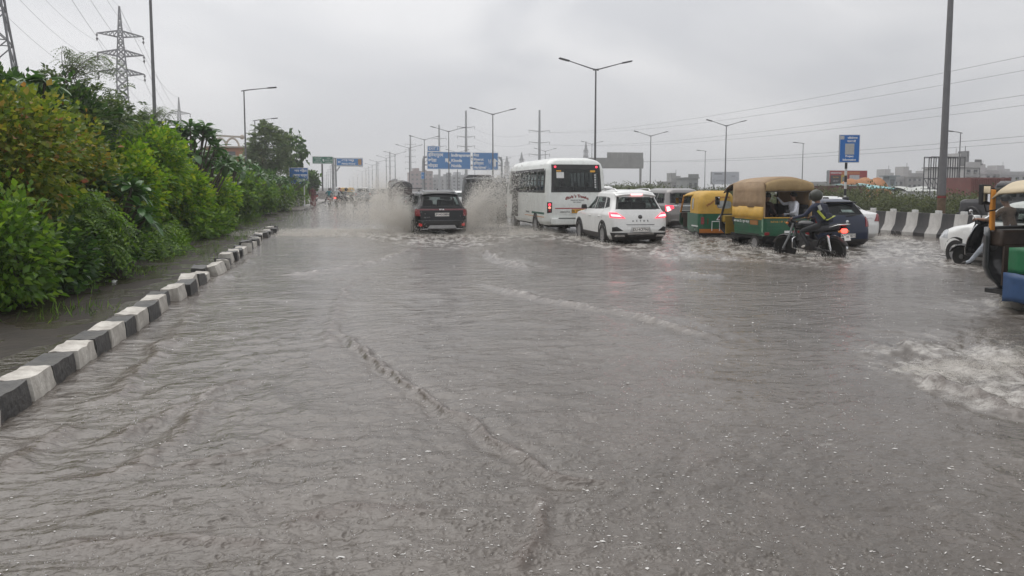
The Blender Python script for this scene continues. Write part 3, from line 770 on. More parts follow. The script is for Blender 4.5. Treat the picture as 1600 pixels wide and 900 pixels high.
def wheel(t, x, y, r, wd, rimm=None, dish=5, name='wheel'):
    sx = 1 if x > 0 else -1
    M = Matrix.Translation((x, y, r)) @ Matrix.Rotation(PI/2*sx, 4, 'Y')
    mb = MB(); prof_ = [(r*.62, -wd/2), (r*.9, -wd/2), (r*.985, -wd*.36), (r, -wd*.2), (r, wd*.2), (r*.985, wd*.36), (r*.9, wd/2), (r*.64, wd/2), (r*.60, wd*.38)]
    mb.lathe(prof_, M, 28)
    for k in range(36):            # tread blocks
        a = 2*PI*k/36
        for s_ in (-1, 1):
            c = M @ Vector((r*math.cos(a + s_*.04)*1.0, r*math.sin(a + s_*.04)*1.0, s_*wd*.2)); mb.bar(c - (M.to_3x3() @ Vector((0, 0, wd*.13))), c + (M.to_3x3() @ Vector((0, 0, wd*.13))), .012, .012)
    wh = mb.build(name, RUB, t, 40)
    mb = MB(); mb.lathe([(r*.64, wd*.42), (r*.6, wd*.44), (r*.58, wd*.30)], M, 24)
    for k in range(dish):
        a = 2*PI*k/dish
        for dd in (-.13, .13):
            p0 = M @ Vector((r*.14*math.cos(a), r*.14*math.sin(a), wd*.34)); p1 = M @ Vector((r*.6*math.cos(a + dd), r*.6*math.sin(a + dd), wd*.41)); mb.bar(p0, p1, r*.07, .02)
    mb.lathe([(r*.17, wd*.28), (r*.17, wd*.38), (.001, wd*.40)], M, 14)
    mb.build('rim', rimm or RIM, wh, 35)
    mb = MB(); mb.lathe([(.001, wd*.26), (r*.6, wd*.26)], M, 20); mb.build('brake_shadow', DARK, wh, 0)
    return wh
def arch(mb, sh, y, r, zc, sx, off=.006, r2=None, n=18):          # ring of cladding round a wheel opening
    rows = []
    for k in range(n+1):
        a = PI*(-.08) + PI*1.16*k/n; row = []
        for q in (r, r2 or r + .05):
            yy = y + q*math.cos(a); z = max(zc + q*math.sin(a), sh.lv[0] + .005); row.append(sh.pt('side', yy, z, sx) + Vector((sx*off, 0, 0)))
        row.append(row[-1] - Vector((sx*.04, 0, 0))); row.insert(0, row[0] - Vector((sx*.05, 0, 0)))
        rows.append(row)
    mb.grid(rows)
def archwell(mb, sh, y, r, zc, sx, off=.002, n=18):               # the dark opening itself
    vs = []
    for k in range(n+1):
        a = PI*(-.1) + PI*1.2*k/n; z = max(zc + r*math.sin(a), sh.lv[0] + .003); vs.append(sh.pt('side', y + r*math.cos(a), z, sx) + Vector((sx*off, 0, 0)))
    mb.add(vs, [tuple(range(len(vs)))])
def mir(q): return [(-a, z) for a, z in q]
def interior(t, w_, y0, y1, zb, rows=2, headz=1.22):
    mb = MB(); mb.box((0, (y0+y1)/2, zb - .06), (w_*1.7, y1 - y0, .05)); mb.build('cabin_floor', DARK, t, 0)
    for r_ in range(rows):
        yy = y0 + .35 + r_*.95
        for x in (-.38, .38):
            mb = MB(); mb.box((x, yy, zb + .10), (.5, .16, .42), (.12, 0, 0), taper=.9); mb.box((x, yy - .04, zb + .41), (.24, .1, .16), taper=.85); mb.build('seat', SEATM, t, 40, .03)
def plate(t, sh, a, z, txt, wd=.5, hg=.12, m=PLATE, kind='rear', off=.012, ts=None, bold=.0015):
    p = sh.pt(kind, a, z) + Vector((0, -off, 0)); p.y = min(p.y, sh.pt(kind, a, z + hg/2).y - .004, sh.pt(kind, a, z - hg/2).y - .004)
    mb = MB(); mb.box((p.x, p.y, z), (wd, .014, hg)); o = mb.build('number_plate', m, t, 30, .004)
    mb = MB()
    for dz in (-1, 1): mb.box((p.x, p.y - .009, z + dz*(hg/2 - .004)), (wd - .004, .004, .005))
    for dx in (-1, 1): mb.box((p.x + dx*(wd/2 - .004), p.y - .009, z), (.005, .004, hg - .004))
    mb.build('frame', BLETTER, o, 0)
    text(txt, ts or hg*.8, BLETTER, o, (p.x, p.y - .009, z), sx=.92, bold=bold)
    return o

def suv(name, label, loc, rz, paint, W=.9, Lc=4.3, Htop=1.62, belt=1.0, mats=None, style='astor', plate_txt='', group=None, lit=True):
    t = thing(name, label, 'car', loc, rz, group)
    sh = Shell([(.22, .22, Lc-.25, W-.10, .25, .35, .05, .06), (.34, .04, Lc-.04, W-.02, .28, .4, .07, .08), (.52, .0, Lc, W, .3, .42, .07, .1), (.66, .03, Lc-.02, W, .26, .4, .06, .1), (.80, .06, Lc-.12, W, .24, .42, .06, .1), (.93, .11, Lc-.3, W-.01, .22, .4, .06, .1),
                (belt, .15, Lc-1.05, W-.05, .22, .3, .06, .12), (belt+.05, .18, Lc-1.28, W-.09, .22, .28, .07, .12), (belt+.33, .40, Lc-1.80, W-.20, .22, .24, .08, .1), (Htop-.10, .50, Lc-2.0, W-.26, .22, .24, .08, .08), (Htop-.05, .54, Lc-2.1, W-.32, .25, .28, .06, .05), (Htop, .8, Lc-2.5, W-.48, .3, .3, .02, .02)], .035)
    zb, zt = belt+.06, belt+.43
    zt = min(zt, Htop-.13)
    rw = [(-(W-.19), zb+.02), (W-.19, zb+.02), (W-.30, zt), (-(W-.30), zt)]
    if style == 'seltos': rw = [(-(W-.18), zb), (W-.18, zb), (W-.27, zt-.02), (-(W-.27), zt-.02)]
    s1 = [(1.02, zb+.03), (1.95, zb), (1.95, zt), (1.16, zt)]; s2 = [(2.01, zb), (3.0, zb-.01), (2.38, zt), (2.01, zt)]; s0 = [(.56, zb+.09), (.94, zb+.04), (1.08, zt), (.80, zt-.03)]
    ws = [(-(W-.2), zb), (W-.2, zb), (W-.32, zt), (-(W-.32), zt)]
    holes = [('rear', rw, 1), ('front', ws, 1)] + [('side', q, sx) for q in (s0, s1, s2) for sx in (-1, 1)]
    mb = MB(); sh.body(mb, holes, .026); mb.build('body', paint, t, 50)
    def win(nm, kind, q, sx=1, wd=.035, g=GLASS, n=8):
        mb = MB(); sh.patch(mb, kind, q, .001, n, 5, sx, .001); o = mb.build(nm, g, t, 60)
        mb = MB(); sh.strip(mb, kind, q, wd, .005, n, sx); mb.build('frame', TRIM, o, 40); return o
    win('rear_window', 'rear', rw, wd=.05); win('windscreen', 'front', ws, g=SCREEN)
    for sx in (-1, 1):
        for q in (s0, s1, s2): win('side_window', 'side', q, sx, .03)
    interior(t, W-.15, .9, 3.0, belt-.05)
    # doors stand a hair proud so that their gaps read
    for sx in (-1, 1):
        for q in ([(1.02, .36), (1.93, .36), (1.95, zb-.015), (.98, zb-.01)], [(1.97, .36), (2.92, .36), (3.02, zb-.03), (1.98, zb-.015)]):
            mb = MB(); sh.patch(mb, 'side', q, .006, 8, 8, sx, .01); d = mb.build('door', paint, t, 50)
            p = sh.pt('side', q[0][0] + .2, belt-.14, sx); mb = MB(); mb.box((p.x + sx*.022, p.y, p.z), (.025, .19, .026)); mb.build('handle', CHROME if style == 'seltos' else paint, d, 30, .008)
        mb = MB(); sh.patch(mb, 'side', [(1.2, .225), (3.0, .225), (2.98, .38), (1.22, .38)], .012, 8, 3, sx); mb.build('sill_cladding', TRIM, t, 40)
        for yy in (.86, 3.44):
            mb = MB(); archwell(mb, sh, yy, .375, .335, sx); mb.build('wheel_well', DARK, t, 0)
            mb = MB(); arch(mb, sh, yy, .37, .335, sx, .016, .43); mb.build('arch_cladding', TRIM, t, 50)
            wheel(t, sx*(W-.085), yy, .335, .21)
        # mirror
        p = sh.pt('side', 2.92, zb-.02, sx); mb = MB(); mb.box((p.x + sx*.11, p.y - .02, p.z + .07), (.19, .09, .135), (0, 0, sx*.2), taper=.85); mb.bar((p.x - sx*.03, p.y, p.z), (p.x + sx*.06, p.y, p.z + .03), .05); mb.build('door_mirror', TRIM if style == 'astor' else BLACKP, t, 40, .025)
        # roof rail
        pr = [Vector((sx*(W-.37), .62, Htop-.045)), Vector((sx*(W-.36), .72, Htop+.012)), Vector((sx*(W-.34), 1.3, Htop+.025)), Vector((sx*(W-.35), 2.0, Htop+.0)), Vector((sx*(W-.37), 2.15, Htop-.06))]
        mb = MB(); mb.tube(pr, .017, 8); mb.build('roof_rail', CHROME if style == 'astor' else STEEL, t, 60)
    # roof spoiler and fin
    mb = MB(); yy = sh.pt('rear', 0, zt+.06).y
    rows = []
    for j, (dy, zz) in enumerate(((.22, Htop-.035), (.04, zt+.105), (-.055, zt+.085), (-.05, zt+.06), (.05, zt+.05))):
        rows.append([(x*(W-.28), yy + dy + .05*(abs(x))**2, zz - .05*abs(x)**3) for x in np.linspace(-1, 1, 11)])
    mb.grid(rows); mb.build('spoiler', paint, t, 50)
    mb = MB(); mb.add([(0-.02, 1.0, Htop-.01), (.02, 1.0, Htop-.01), (.02, 1.2, Htop-.01), (-.02, 1.2, Htop-.01), (0, 1.0, Htop+.075), (0, 1.06, Htop+.06)], [(0, 1, 4), (1, 2, 5, 4), (2, 3, 5), (3, 0, 4, 5)]); mb.build('antenna_fin', BLACKP, t, 0)
    # tailgate
    tg = [(-(W-.20), .60), (W-.20, .60), (W-.17, zb-.02), (-(W-.17), zb-.02)]
    mb = MB(); sh.patch(mb, 'rear', tg, .006, 14, 8); g = mb.build('tailgate', paint, t, 50)
    p = sh.pt('rear', 0, zb+.09); mb = MB(); mb.bar((.0, p.y-.03, zb+.01), (.34, p.y+.0, zb+.06), .02); mb.lathe([(.025, 0), (.025, .03), (.001, .035)], Matrix.Translation((0, p.y-.02, zb+.005)) @ Matrix.Rotation(PI/2, 4, 'X'), 10); mb.build('wiper', TRIM, g, 40)
    p = sh.pt('rear', 0, belt-.05 if style == 'seltos' else belt-.13)
    if style == 'astor':
        mb = MB(); mb.lathe([(.062, -.012), (.062, .012), (.05, .02), (.001, .022)], Matrix.Translation((0, p.y-.008, p.z)) @ Matrix.Rotation(PI/2, 4, 'X'), 16); mb.build('emblem', mat('dark_chrome', (.12, .12, .12), .3, met=.8), g, 40)
        for i, ch in enumerate('ASTOR'):
            q = sh.pt('rear', (i-2)*.115, .76); text(ch, .07, BLETTER, g, (q.x, q.y - .009, .76), bold=.002)
        lamp = [(W-.44, .83), (W+.02, .86), (W+.06, .99), (W-.20, .98)]
        inner = [(W-.34, .865), (W-.05, .885), (W-.02, .935), (W-.26, .925)]
        for sgn in (1, -1):
            q = lamp if sgn > 0 else mir(lamp); mb = MB(); sh.patch(mb, 'rear', q, .022, 10, 4); o = mb.build('tail_light', REDLIT, t, 40)
            q = inner if sgn > 0 else mir(inner); mb = MB(); sh.patch(mb, 'rear', q, .026, 8, 2); mb.build('lamp_core', REDHOT, o, 40)
            q = [(W-.36, .49), (W-.02, .46), (W-.02, .58), (W-.18, .60)]; q = q if sgn > 0 else mir(q); mb = MB(); sh.patch(mb, 'rear', q, .008, 6, 3); mb.build('bumper_vent', TRIM, t, 40)
            q = [(W-.42, .335), (W-.12, .335), (W-.14, .385), (W-.40, .385)]; q = q if sgn > 0 else mir(q); mb = MB(); sh.patch(mb, 'rear', q, .03, 6, 2); mb.build('exhaust_trim', CHROME, t, 40)
        mb = MB(); sh.patch(mb, 'rear', [(-(W-.1), .225), (W-.1, .225), (W+.05, .43), (-(W+.05), .43)], .014, 16, 4); mb.build('lower_bumper', TRIM, t, 40)
        mb = MB(); sh.patch(mb, 'rear', [(-.40, .395), (.40, .395), (.42, .42), (-.42, .42)], .03, 10, 1); mb.build('bumper_strip', CHROME, t, 40)
        mb = MB(); sh.patch(mb, 'rear', [(-.42, .645), (.42, .645), (.44, .665), (-.44, .665)], .018, 10, 1); mb.build('tailgate_lip', mat('grey_strip', (.2, .2, .2), .4), t, 40)
        mb = MB(); sh.patch(mb, 'rear', [(-.34, .44), (.34, .44), (.28, .60), (-.28, .60)], .010, 8, 3); mb.build('plate_recess', mat('light_grey_paint', (.5, .5, .49), .4), t, 40)
        mb = MB(); p = sh.pt('rear', 0, zt+.05); mb.box((0, yy-.058, zt+.068), (.36, .02, .045)); mb.build('high_brake_light', REDHOT, t, 30, .006)
        plate(t, sh, 0, .52, plate_txt, .5, .125, off=.02)
    else:
        mb = MB(); sh.patch(mb, 'rear', [(-(W-.12), belt-.075), (W-.12, belt-.075), (W-.14, belt-.02), (-(W-.14), belt-.02)], .014, 16, 2); mb.build('light_bar', mat('dark_red_bar', (.10, .012, .016), .2, coat=.6), t, 40)
        p = sh.pt('rear', 0, belt-.045); ok = text('KIA', .075, mat('bright_badge', (.85, .85, .85), .3), g, (0, p.y - .02, belt-.045), sx=1.5, bold=.004, name='badge')
        for sgn in (1, -1):
            q = [(W-.17, .74), (W+.04, .74), (W+.08, belt-.02), (W-.15, belt-.05)]; q = q if sgn > 0 else mir(q); mb = MB(); sh.patch(mb, 'rear', q, .02, 8, 4); mb.build('tail_light', mat('dim_red_lens', (.12, .008, .010), .2, coat=.3, emit=(1, .05, .06), es=.03), t, 40)
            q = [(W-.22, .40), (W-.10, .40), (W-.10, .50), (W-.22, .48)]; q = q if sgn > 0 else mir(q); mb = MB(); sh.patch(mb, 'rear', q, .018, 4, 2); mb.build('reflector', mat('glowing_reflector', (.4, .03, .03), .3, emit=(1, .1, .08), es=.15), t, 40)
        mb = MB(); sh.patch(mb, 'rear', [(-(W-.15), .225), (W-.15, .225), (W-.02, .56), (-(W-.02), .56)], .012, 16, 4); mb.build('lower_bumper', TRIM, t, 40)
        mb = MB(); sh.patch(mb, 'rear', [(-.50, .33), (.50, .33), (.42, .43), (-.42, .43)], .026, 12, 2); mb.build('skid_plate', mat('satin_silver', (.5, .5, .51), .4, met=.3), t, 40)
        mb = MB(); sh.patch(mb, 'rear', [(-.72, .29), (.72, .29), (.72, .315), (-.72, .315)], .026, 12, 1); mb.build('bumper_strip', CHROME, t, 40)
        mb = MB(); sh.patch(mb, 'rear', [(-(W-.06), .575), (W-.06, .575), (W-.06, .595), (-(W-.06), .595)], .012, 14, 1); mb.build('bumper_edge', mat('dark_grey_strip', (.07, .07, .072), .4), t, 40)
        plate(t, sh, 0, .79, plate_txt, .5, .125, off=.014)
        q = sh.pt('rear', -.52, .69); text('SELTOS', .055, mat('dull_badge', (.3, .3, .3), .4), g, (q.x, q.y - .009, .69), sx=1.1)
    # front lamps, plain but real
    for sgn in (1, -1):
        q = [(W-.5, .72), (W-.05, .76), (W-.05, .86), (W-.5, .82)]; q = q if sgn > 0 else mir(q); mb = MB(); sh.patch(mb, 'front', q, .01, 6, 3); mb.build('headlight', mat('headlight_glass', (.5, .52, .54), .1, coat=1), t, 40)
    mb = MB(); sh.patch(mb, 'front', [(-.5, .5), (.5, .5), (.55, .74), (-.55, .74)], .012, 10, 4); mb.build('grille', TRIM, t, 40)
    mb = MB(); mb.box((0, Lc/2, .26), (W*1.7, Lc*.8, .08)); mb.build('underbody', DARK, t, 0)
    return t
DZ = -.12
def at(p, dy=0): return (p.x, p.y + dy, DZ)
BLACK_CAR = suv('black_suv', 'black compact suv throwing up walls of brown spray on both sides', at(CAR_SUV), math.radians(1.5), BLACKP, style='seltos', plate_txt='UP14GG8896'); BLACK_CAR.scale = (1.06, 1, 1.05)
WHITE_CAR = suv('white_suv', 'white suv with lit red brake lights behind the minibus', at(CAR_WHITE), math.radians(-2.5), WHITE, style='astor', plate_txt='DL14CF7961', Htop=1.64); WHITE_CAR.scale = (1.01, 1, 1.06)

# ---------------------------------------------------------------- MPV, hatchback, saloon
def carbody(name, label, loc, rz, paint, W, Lc, lev, holes_q, lamps, extra=None, wheels=(.8, 3.4), wr=.31, group=None):
    t = thing(name, label, 'car', loc, rz, group)
    sh = Shell(lev, .035)
    rw, ws, sides = holes_q
    holes = [('rear', rw, 1)] + ([('front', ws, 1)] if ws else []) + [('side', q, sx) for q in sides for sx in (-1, 1)]
    mb = MB(); sh.body(mb, holes, .026); mb.build('body', paint, t, 50)
    for nm, kind, q, sx, g in [('rear_window', 'rear', rw, 1, GLASS)] + ([('windscreen', 'front', ws, 1, SCREEN)] if ws else []) + [('side_window', 'side', q, sx, GLASS) for q in sides for sx in (-1, 1)]:
        mb = MB(); sh.patch(mb, kind, q, .001, 8, 5, sx, .001); o = mb.build(nm, g, t, 60)
        mb = MB(); sh.strip(mb, kind, q, .035, .005, 8, sx); mb.build('frame', TRIM, o, 40)
    interior(t, W-.15, .9, 2.9, min(q[1] for q in rw)-.08)
    for sx in (-1, 1):
        for yy in wheels:
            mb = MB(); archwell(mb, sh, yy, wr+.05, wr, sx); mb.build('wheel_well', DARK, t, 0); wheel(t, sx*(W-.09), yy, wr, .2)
        zb = min(q[1] for q in sides[0])
        for a, b_ in ((wheels[0]+.2, 1.9), (1.94, 2.88)):
            mb = MB(); sh.patch(mb, 'side', [(a, .34), (b_, .34), (b_, zb-.015), (a, zb-.015)], .005, 6, 6, sx, .01); d = mb.build('door', paint, t, 50)
            p = sh.pt('side', a + .15, zb-.13, sx); mb = MB(); mb.box((p.x + sx*.02, p.y, p.z), (.025, .18, .025)); mb.build('handle', paint, d, 30, .008)
        p = sh.pt('side', 2.8, zb, sx); mb = MB(); mb.box((p.x + sx*.10, p.y, p.z + .06), (.18, .09, .12), taper=.85); mb.bar((p.x - sx*.03, p.y, p.z), (p.x + sx*.05, p.y, p.z + .03), .05); mb.build('door_mirror', paint, t, 40, .025)
    for q, m in lamps:
        for sgn in (1, -1):
            k = q if sgn > 0 else mir(q); mb = MB(); sh.patch(mb, 'rear', k, .018, 8, 4); mb.build('tail_light', m, t, 40)
    mb = MB(); mb.box((0, Lc/2, .24), (W*1.7, Lc*.8, .08)); mb.build('underbody', DARK, t, 0)
    for sgn in (1, -1):
        q = [(W-.5, .66), (W-.05, .7), (W-.05, .82), (W-.5, .78)]; q = q if sgn > 0 else mir(q); mb = MB(); sh.patch(mb, 'front', q, .01, 6, 3); mb.build('headlight', mat('headlight_glass'), t, 40)
    if extra: extra(t, sh)
    return t
def mpv_extra(t, sh):
    mb = MB(); sh.patch(mb, 'rear', [(-.62, 1.02), (.62, 1.02), (.62, 1.06), (-.62, 1.06)], .015, 10, 1); mb.build('chrome_strip', CHROME, t, 40)
    mb = MB(); sh.patch(mb, 'rear', [(-.80, .24), (.80, .24), (.84, .42), (-.84, .42)], .012, 12, 3); mb.build('lower_bumper', TRIM, t, 40)
    mb = MB(); sh.patch(mb, 'rear', [(-.7, .45), (.7, .45), (.7, .475), (-.7, .475)], .014, 12, 1); mb.build('bumper_strip', CHROME, t, 40)
    mb = MB(); sh.patch(mb, 'rear', [(.70, .86), (.86, .80), (.88, 1.0), (.76, 1.02)], .024, 6, 4); sh.patch(mb, 'rear', [(-.70, .86), (-.86, .80), (-.88, 1.0), (-.76, 1.02)], .024, 6, 4); mb.build('brake_lamp', REDHOT, t, 40)
    plate(t, sh, 0, .80, 'DL3CCN4417', .5, .12)
W_ = .9
MPV_CAR = carbody('grey_mpv', 'grey brown people carrier half hidden behind the white suv', at(MPV), 0, GREYP, W_, 4.6,
    [(.24, .15, 4.4, W_-.1, .2, .35, .04, .08), (.4, .0, 4.56, W_, .22, .4, .05, .1), (.7, .0, 4.6, W_, .2, .4, .05, .1), (.9, .05, 4.4, W_, .2, .4, .05, .1), (1.05, .08, 3.9, W_-.02, .2, .3, .05, .1), (1.12, .10, 3.5, W_-.06, .2, .3, .05, .1), (1.6, .30, 2.75, W_-.2, .2, .2, .05, .1), (1.70, .38, 2.6, W_-.26, .2, .2, .05, .05), (1.76, .6, 2.3, W_-.42, .2, .2, .02, .02)],
    ([(-.72, 1.14), (.72, 1.14), (.64, 1.58), (-.64, 1.58)], [(-.7, 1.14), (.7, 1.14), (.6, 1.56), (-.6, 1.56)], [[(.45, 1.14), (1.2, 1.12), (1.2, 1.56), (.62, 1.56)], [(1.26, 1.12), (2.05, 1.12), (2.05, 1.56), (1.26, 1.56)], [(2.1, 1.12), (3.1, 1.1), (2.6, 1.56), (2.1, 1.56)]]),
    [([(.56, .94), (.92, .82), (.94, 1.06), (.60, 1.05)], REDLIT)], mpv_extra, (.85, 3.6), .34)
def polo_extra(t, sh):
    mb = MB(); sh.patch(mb, 'rear', [(-.74, .2), (.74, .2), (.78, .36), (-.78, .36)], .012, 12, 3); mb.build('lower_bumper', TRIM, t, 40)
    p = sh.pt('rear', 0, .84); mb = MB(); mb.lathe([(.055, -.01), (.055, .012), (.04, .018), (.001, .02)], Matrix.Translation((0, p.y-.006, .84)) @ Matrix.Rotation(PI/2, 4, 'X'), 16); mb.build('emblem', CHROME, t, 40)
    p = sh.pt('rear', 0, 1.03); mb = MB(); mb.bar((0, p.y-.03, 1.0), (.32, p.y - .02, 1.03), .025); mb.build('wiper', TRIM, t, 40)
    yy = sh.pt('rear', 0, 1.36).y; mb = MB(); mb.box((0, yy-.02, 1.385), (1.02, .16, .04), taper=.95); mb.build('spoiler', BLACKP, t, 40, .012)
    plate(t, sh, 0, .46, 'DL8CAB3310', .48, .12)
    mb = MB(); sh.patch(mb, 'rear', [(-.60, .60), (.60, .60), (.62, 1.0), (-.62, 1.0)], .004, 12, 6); mb.build('tailgate', NAVY, t, 50)
W_ = .84
POLO_CAR = carbody('navy_hatchback', 'dark navy hatchback seen from behind next to motorcycle rider', at(POLO), 0, NAVY, W_, 3.95,
    [(.18, .15, 3.75, W_-.1, .2, .35, .04, .08), (.32, .0, 3.9, W_-.01, .24, .4, .06, .1), (.55, .0, 3.95, W_, .26, .4, .06, .1), (.75, .04, 3.85, W_, .24, .4, .06, .1), (.90, .08, 3.5, W_-.02, .22, .4, .06, .1), (.96, .10, 3.1, W_-.05, .22, .3, .06, .1), (1.02, .14, 2.9, W_-.08, .22, .3, .06, .1), (1.34, .40, 2.3, W_-.2, .2, .2, .07, .1), (1.42, .46, 2.1, W_-.26, .2, .2, .05, .05), (1.47, .7, 1.9, W_-.42, .2, .2, .02, .02)],
    ([(-.66, 1.03), (.66, 1.03), (.55, 1.33), (-.55, 1.33)], [(-.66, 1.03), (.66, 1.03), (.55, 1.33), (-.55, 1.33)], [[(.6, 1.06), (1.25, 1.04), (1.3, 1.33), (.85, 1.33)], [(1.3, 1.04), (2.0, 1.03), (2.0, 1.33), (1.34, 1.33)], [(2.05, 1.03), (2.8, 1.02), (2.25, 1.33), (2.05, 1.33)]]),
    [([(.60, .70), (.90, .70), (.92, .97), (.66, .97)], REDL)], polo_extra, (.72, 3.2), .3)
def sedan_extra(t, sh):
    mb = MB(); sh.patch(mb, 'rear', [(-.45, .82), (.45, .82), (.45, .85), (-.45, .85)], .012, 10, 1); mb.build('chrome_strip', CHROME, t, 40)
    mb = MB(); mb.tube([(0, 1.1, 1.47), (-.02, .95, 1.55), (-.05, .78, 1.66)], .008, 6); mb.build('antenna', TRIM, t, 40)
    plate(t, sh, 0, .70, 'HR26DK8337', .48, .12)
W_ = .85
SEDAN_CAR = carbody('white_saloon', 'white saloon car hidden behind the navy hatchback', at(SEDAN), 0, WHITE, W_, 4.4,
    [(.18, .15, 4.2, W_-.1, .2, .35, .04, .08), (.32, .0, 4.35, W_-.01, .24, .4, .06, .1), (.6, -.02, 4.4, W_, .26, .4, .06, .1), (.85, .03, 4.25, W_, .24, .4, .06, .1), (.98, .08, 3.9, W_-.02, .22, .4, .06, .1), (1.02, .55, 3.4, W_-.05, .22, .3, .06, .1), (1.08, .72, 3.2, W_-.09, .22, .3, .06, .1), (1.36, 1.2, 2.55, W_-.2, .2, .2, .07, .1), (1.44, 1.38, 2.35, W_-.26, .2, .2, .05, .05), (1.50, 1.6, 2.1, W_-.42, .2, .2, .02, .02)],
    ([(-.64, 1.07), (.64, 1.07), (.54, 1.36), (-.54, 1.36)], [(-.66, 1.07), (.66, 1.07), (.55, 1.36), (-.55, 1.36)], [[(1.15, 1.1), (1.85, 1.08), (1.85, 1.37), (1.5, 1.37)], [(1.9, 1.08), (3.0, 1.06), (2.45, 1.37), (1.9, 1.37)]]),
    [([(.52, .72), (.88, .70), (.90, .92), (.66, .95)], REDL)], sedan_extra, (.9, 3.5), .31)
def swift_extra(t, sh):
    for sx in (-1, 1):
        mb = MB(); sh.patch(mb, 'side', [(3.30, .62), (3.66, .64), (3.62, .78), (3.34, .80)], .01, 6, 3, sx); mb.build('headlight', mat('headlight_glass'), t, 40)
    mb = MB(); sh.patch(mb, 'front', [(-.5, .36), (.5, .36), (.5, .56), (-.5, .56)], .01, 8, 3); mb.build('grille', TRIM, t, 40)
W_ = .85
SWIFT_CAR = carbody('white_hatchback', 'white hatchback with rounded bonnet behind the scooter rider', (SWIFT.x + .1, SWIFT.y - 3.75, DZ), math.radians(2), WHITE, W_, 3.8,
    [(.18, .15, 3.55, W_-.1, .2, .45, .04, .1), (.32, .0, 3.72, W_-.01, .24, .5, .06, .16), (.6, .0, 3.8, W_, .26, .55, .06, .18), (.78, .04, 3.66, W_, .24, .55, .06, .18), (.90, .06, 3.36, W_-.01, .22, .5, .06, .16), (.98, .08, 2.9, W_-.04, .22, .4, .06, .12), (1.04, .12, 2.72, W_-.08, .22, .3, .06, .1), (1.38, .36, 2.2, W_-.2, .2, .2, .07, .1), (1.48, .44, 2.0, W_-.26, .2, .2, .05, .05), (1.53, .7, 1.8, W_-.42, .2, .2, .02, .02)],
    ([(-.62, 1.06), (.62, 1.06), (.52, 1.36), (-.52, 1.36)], [(-.66, 1.06), (.66, 1.06), (.55, 1.36), (-.55, 1.36)], [[(.6, 1.08), (1.3, 1.06), (1.3, 1.37), (.85, 1.37)], [(1.35, 1.06), (2.5, 1.05), (2.1, 1.37), (1.35, 1.37)]]),
    [([(.6, .66), (.9, .66), (.9, .95), (.66, .95)], REDL)], swift_extra, (.7, 3.05), .31)
# ================================================================ minibus
BUSW = mat('bus_white_paint', (.74, .76, .73), .35, var=.05, coat=.3, dirt=.35, dcol=(.33, .30, .26))
bt = thing('minibus', 'white tour minibus with red lettering on its back', 'minibus', at(BUS), 0)
WB, LB = 1.17, 6.9
bs = Shell([(.42, .10, LB-.1, WB-.06, .16, .3, .03, .1), (.55, .0, LB, WB, .18, .35, .05, .12), (1.2, .0, LB, WB, .18, .35, .05, .15), (1.5, .03, LB-.05, WB, .18, .35, .05, .15), (2.45, .16, LB-.5, WB-.05, .2, .3, .06, .15), (2.68, .22, LB-.65, WB-.10, .24, .3, .06, .12), (2.82, .32, LB-.8, WB-.24, .26, .3, .05, .1), (2.90, .55, LB-1.1, WB-.48, .3, .3, .03, .03)], .05)
brw = [(-.97, 1.62), (.97, 1.62), (.93, 2.64), (-.93, 2.64)]
ys_ = [.38, 1.42, 2.46, 3.5, 4.4]
bsid = [[(a+.02, 1.66 ), (b-.02, 1.66), (b-.02, 2.42), (a+.02, 2.42)] for a, b in zip(ys_[:-1], ys_[1:])]
bdoor = [(4.45, .58), (5.1, .58), (5.1, 2.42), (4.45, 2.42)]
bfr = [(5.15, 1.5), (6.1, 1.5), (5.9, 2.42), (5.15, 2.42)]
bws = [(-.9, 1.45), (.9, 1.45), (.85, 2.4), (-.85, 2.4)]
holes = [('rear', brw, 1), ('front', bws, 1), ('side', bdoor, -1)] + [('side', q, sx) for q in bsid + [bfr] for sx in (-1, 1)]
mb = MB(); bs.body(mb, holes, .035); mb.build('body', BUSW, bt, 50)
mb = MB(); bs.patch(mb, 'rear', brw, .002, 14, 8, 1, .002); g = mb.build('rear_window', DGLASS, bt, 60)
mb = MB(); bs.strip(mb, 'rear', brw, .07, .01, 14); bs.patch(mb, 'rear', [(-.90, 2.47), (.90, 2.47), (.88, 2.62), (-.88, 2.62)], .008, 12, 2); mb.build('frame', TRIM, g, 40)
for nm, q, m in (('paper_notice', [(-.76, 2.14), (-.48, 2.14), (-.48, 2.36), (-.76, 2.36)], mat('white_paper', (.72, .72, .7), .7)), ('window_sticker', [(-.76, 2.38), (-.58, 2.38), (-.58, 2.43), (-.76, 2.43)], YPLATE), ('window_sticker', [(.54, 2.36), (.74, 2.36), (.74, 2.43), (.54, 2.43)], YPLATE)):
    mb = MB(); bs.patch(mb, 'rear', q, .006, 3, 2, 1, .001); mb.build(nm, m, g, 0)
mb = MB()
for k in range(6): bs.patch(mb, 'rear', [(.70, 1.78 + k*.09), (.76, 1.78 + k*.09), (.76, 1.84 + k*.09), (.70, 1.84 + k*.09)], .006, 1, 1, 1, .001)
mb.build('window_sticker', mat('pale_sticker', (.55, .55, .55), .6), g, 0)
mb = MB(); bs.patch(mb, 'front', bws, .002, 8, 5, 1, .002); mb.build('windscreen', SCREEN, bt, 60)
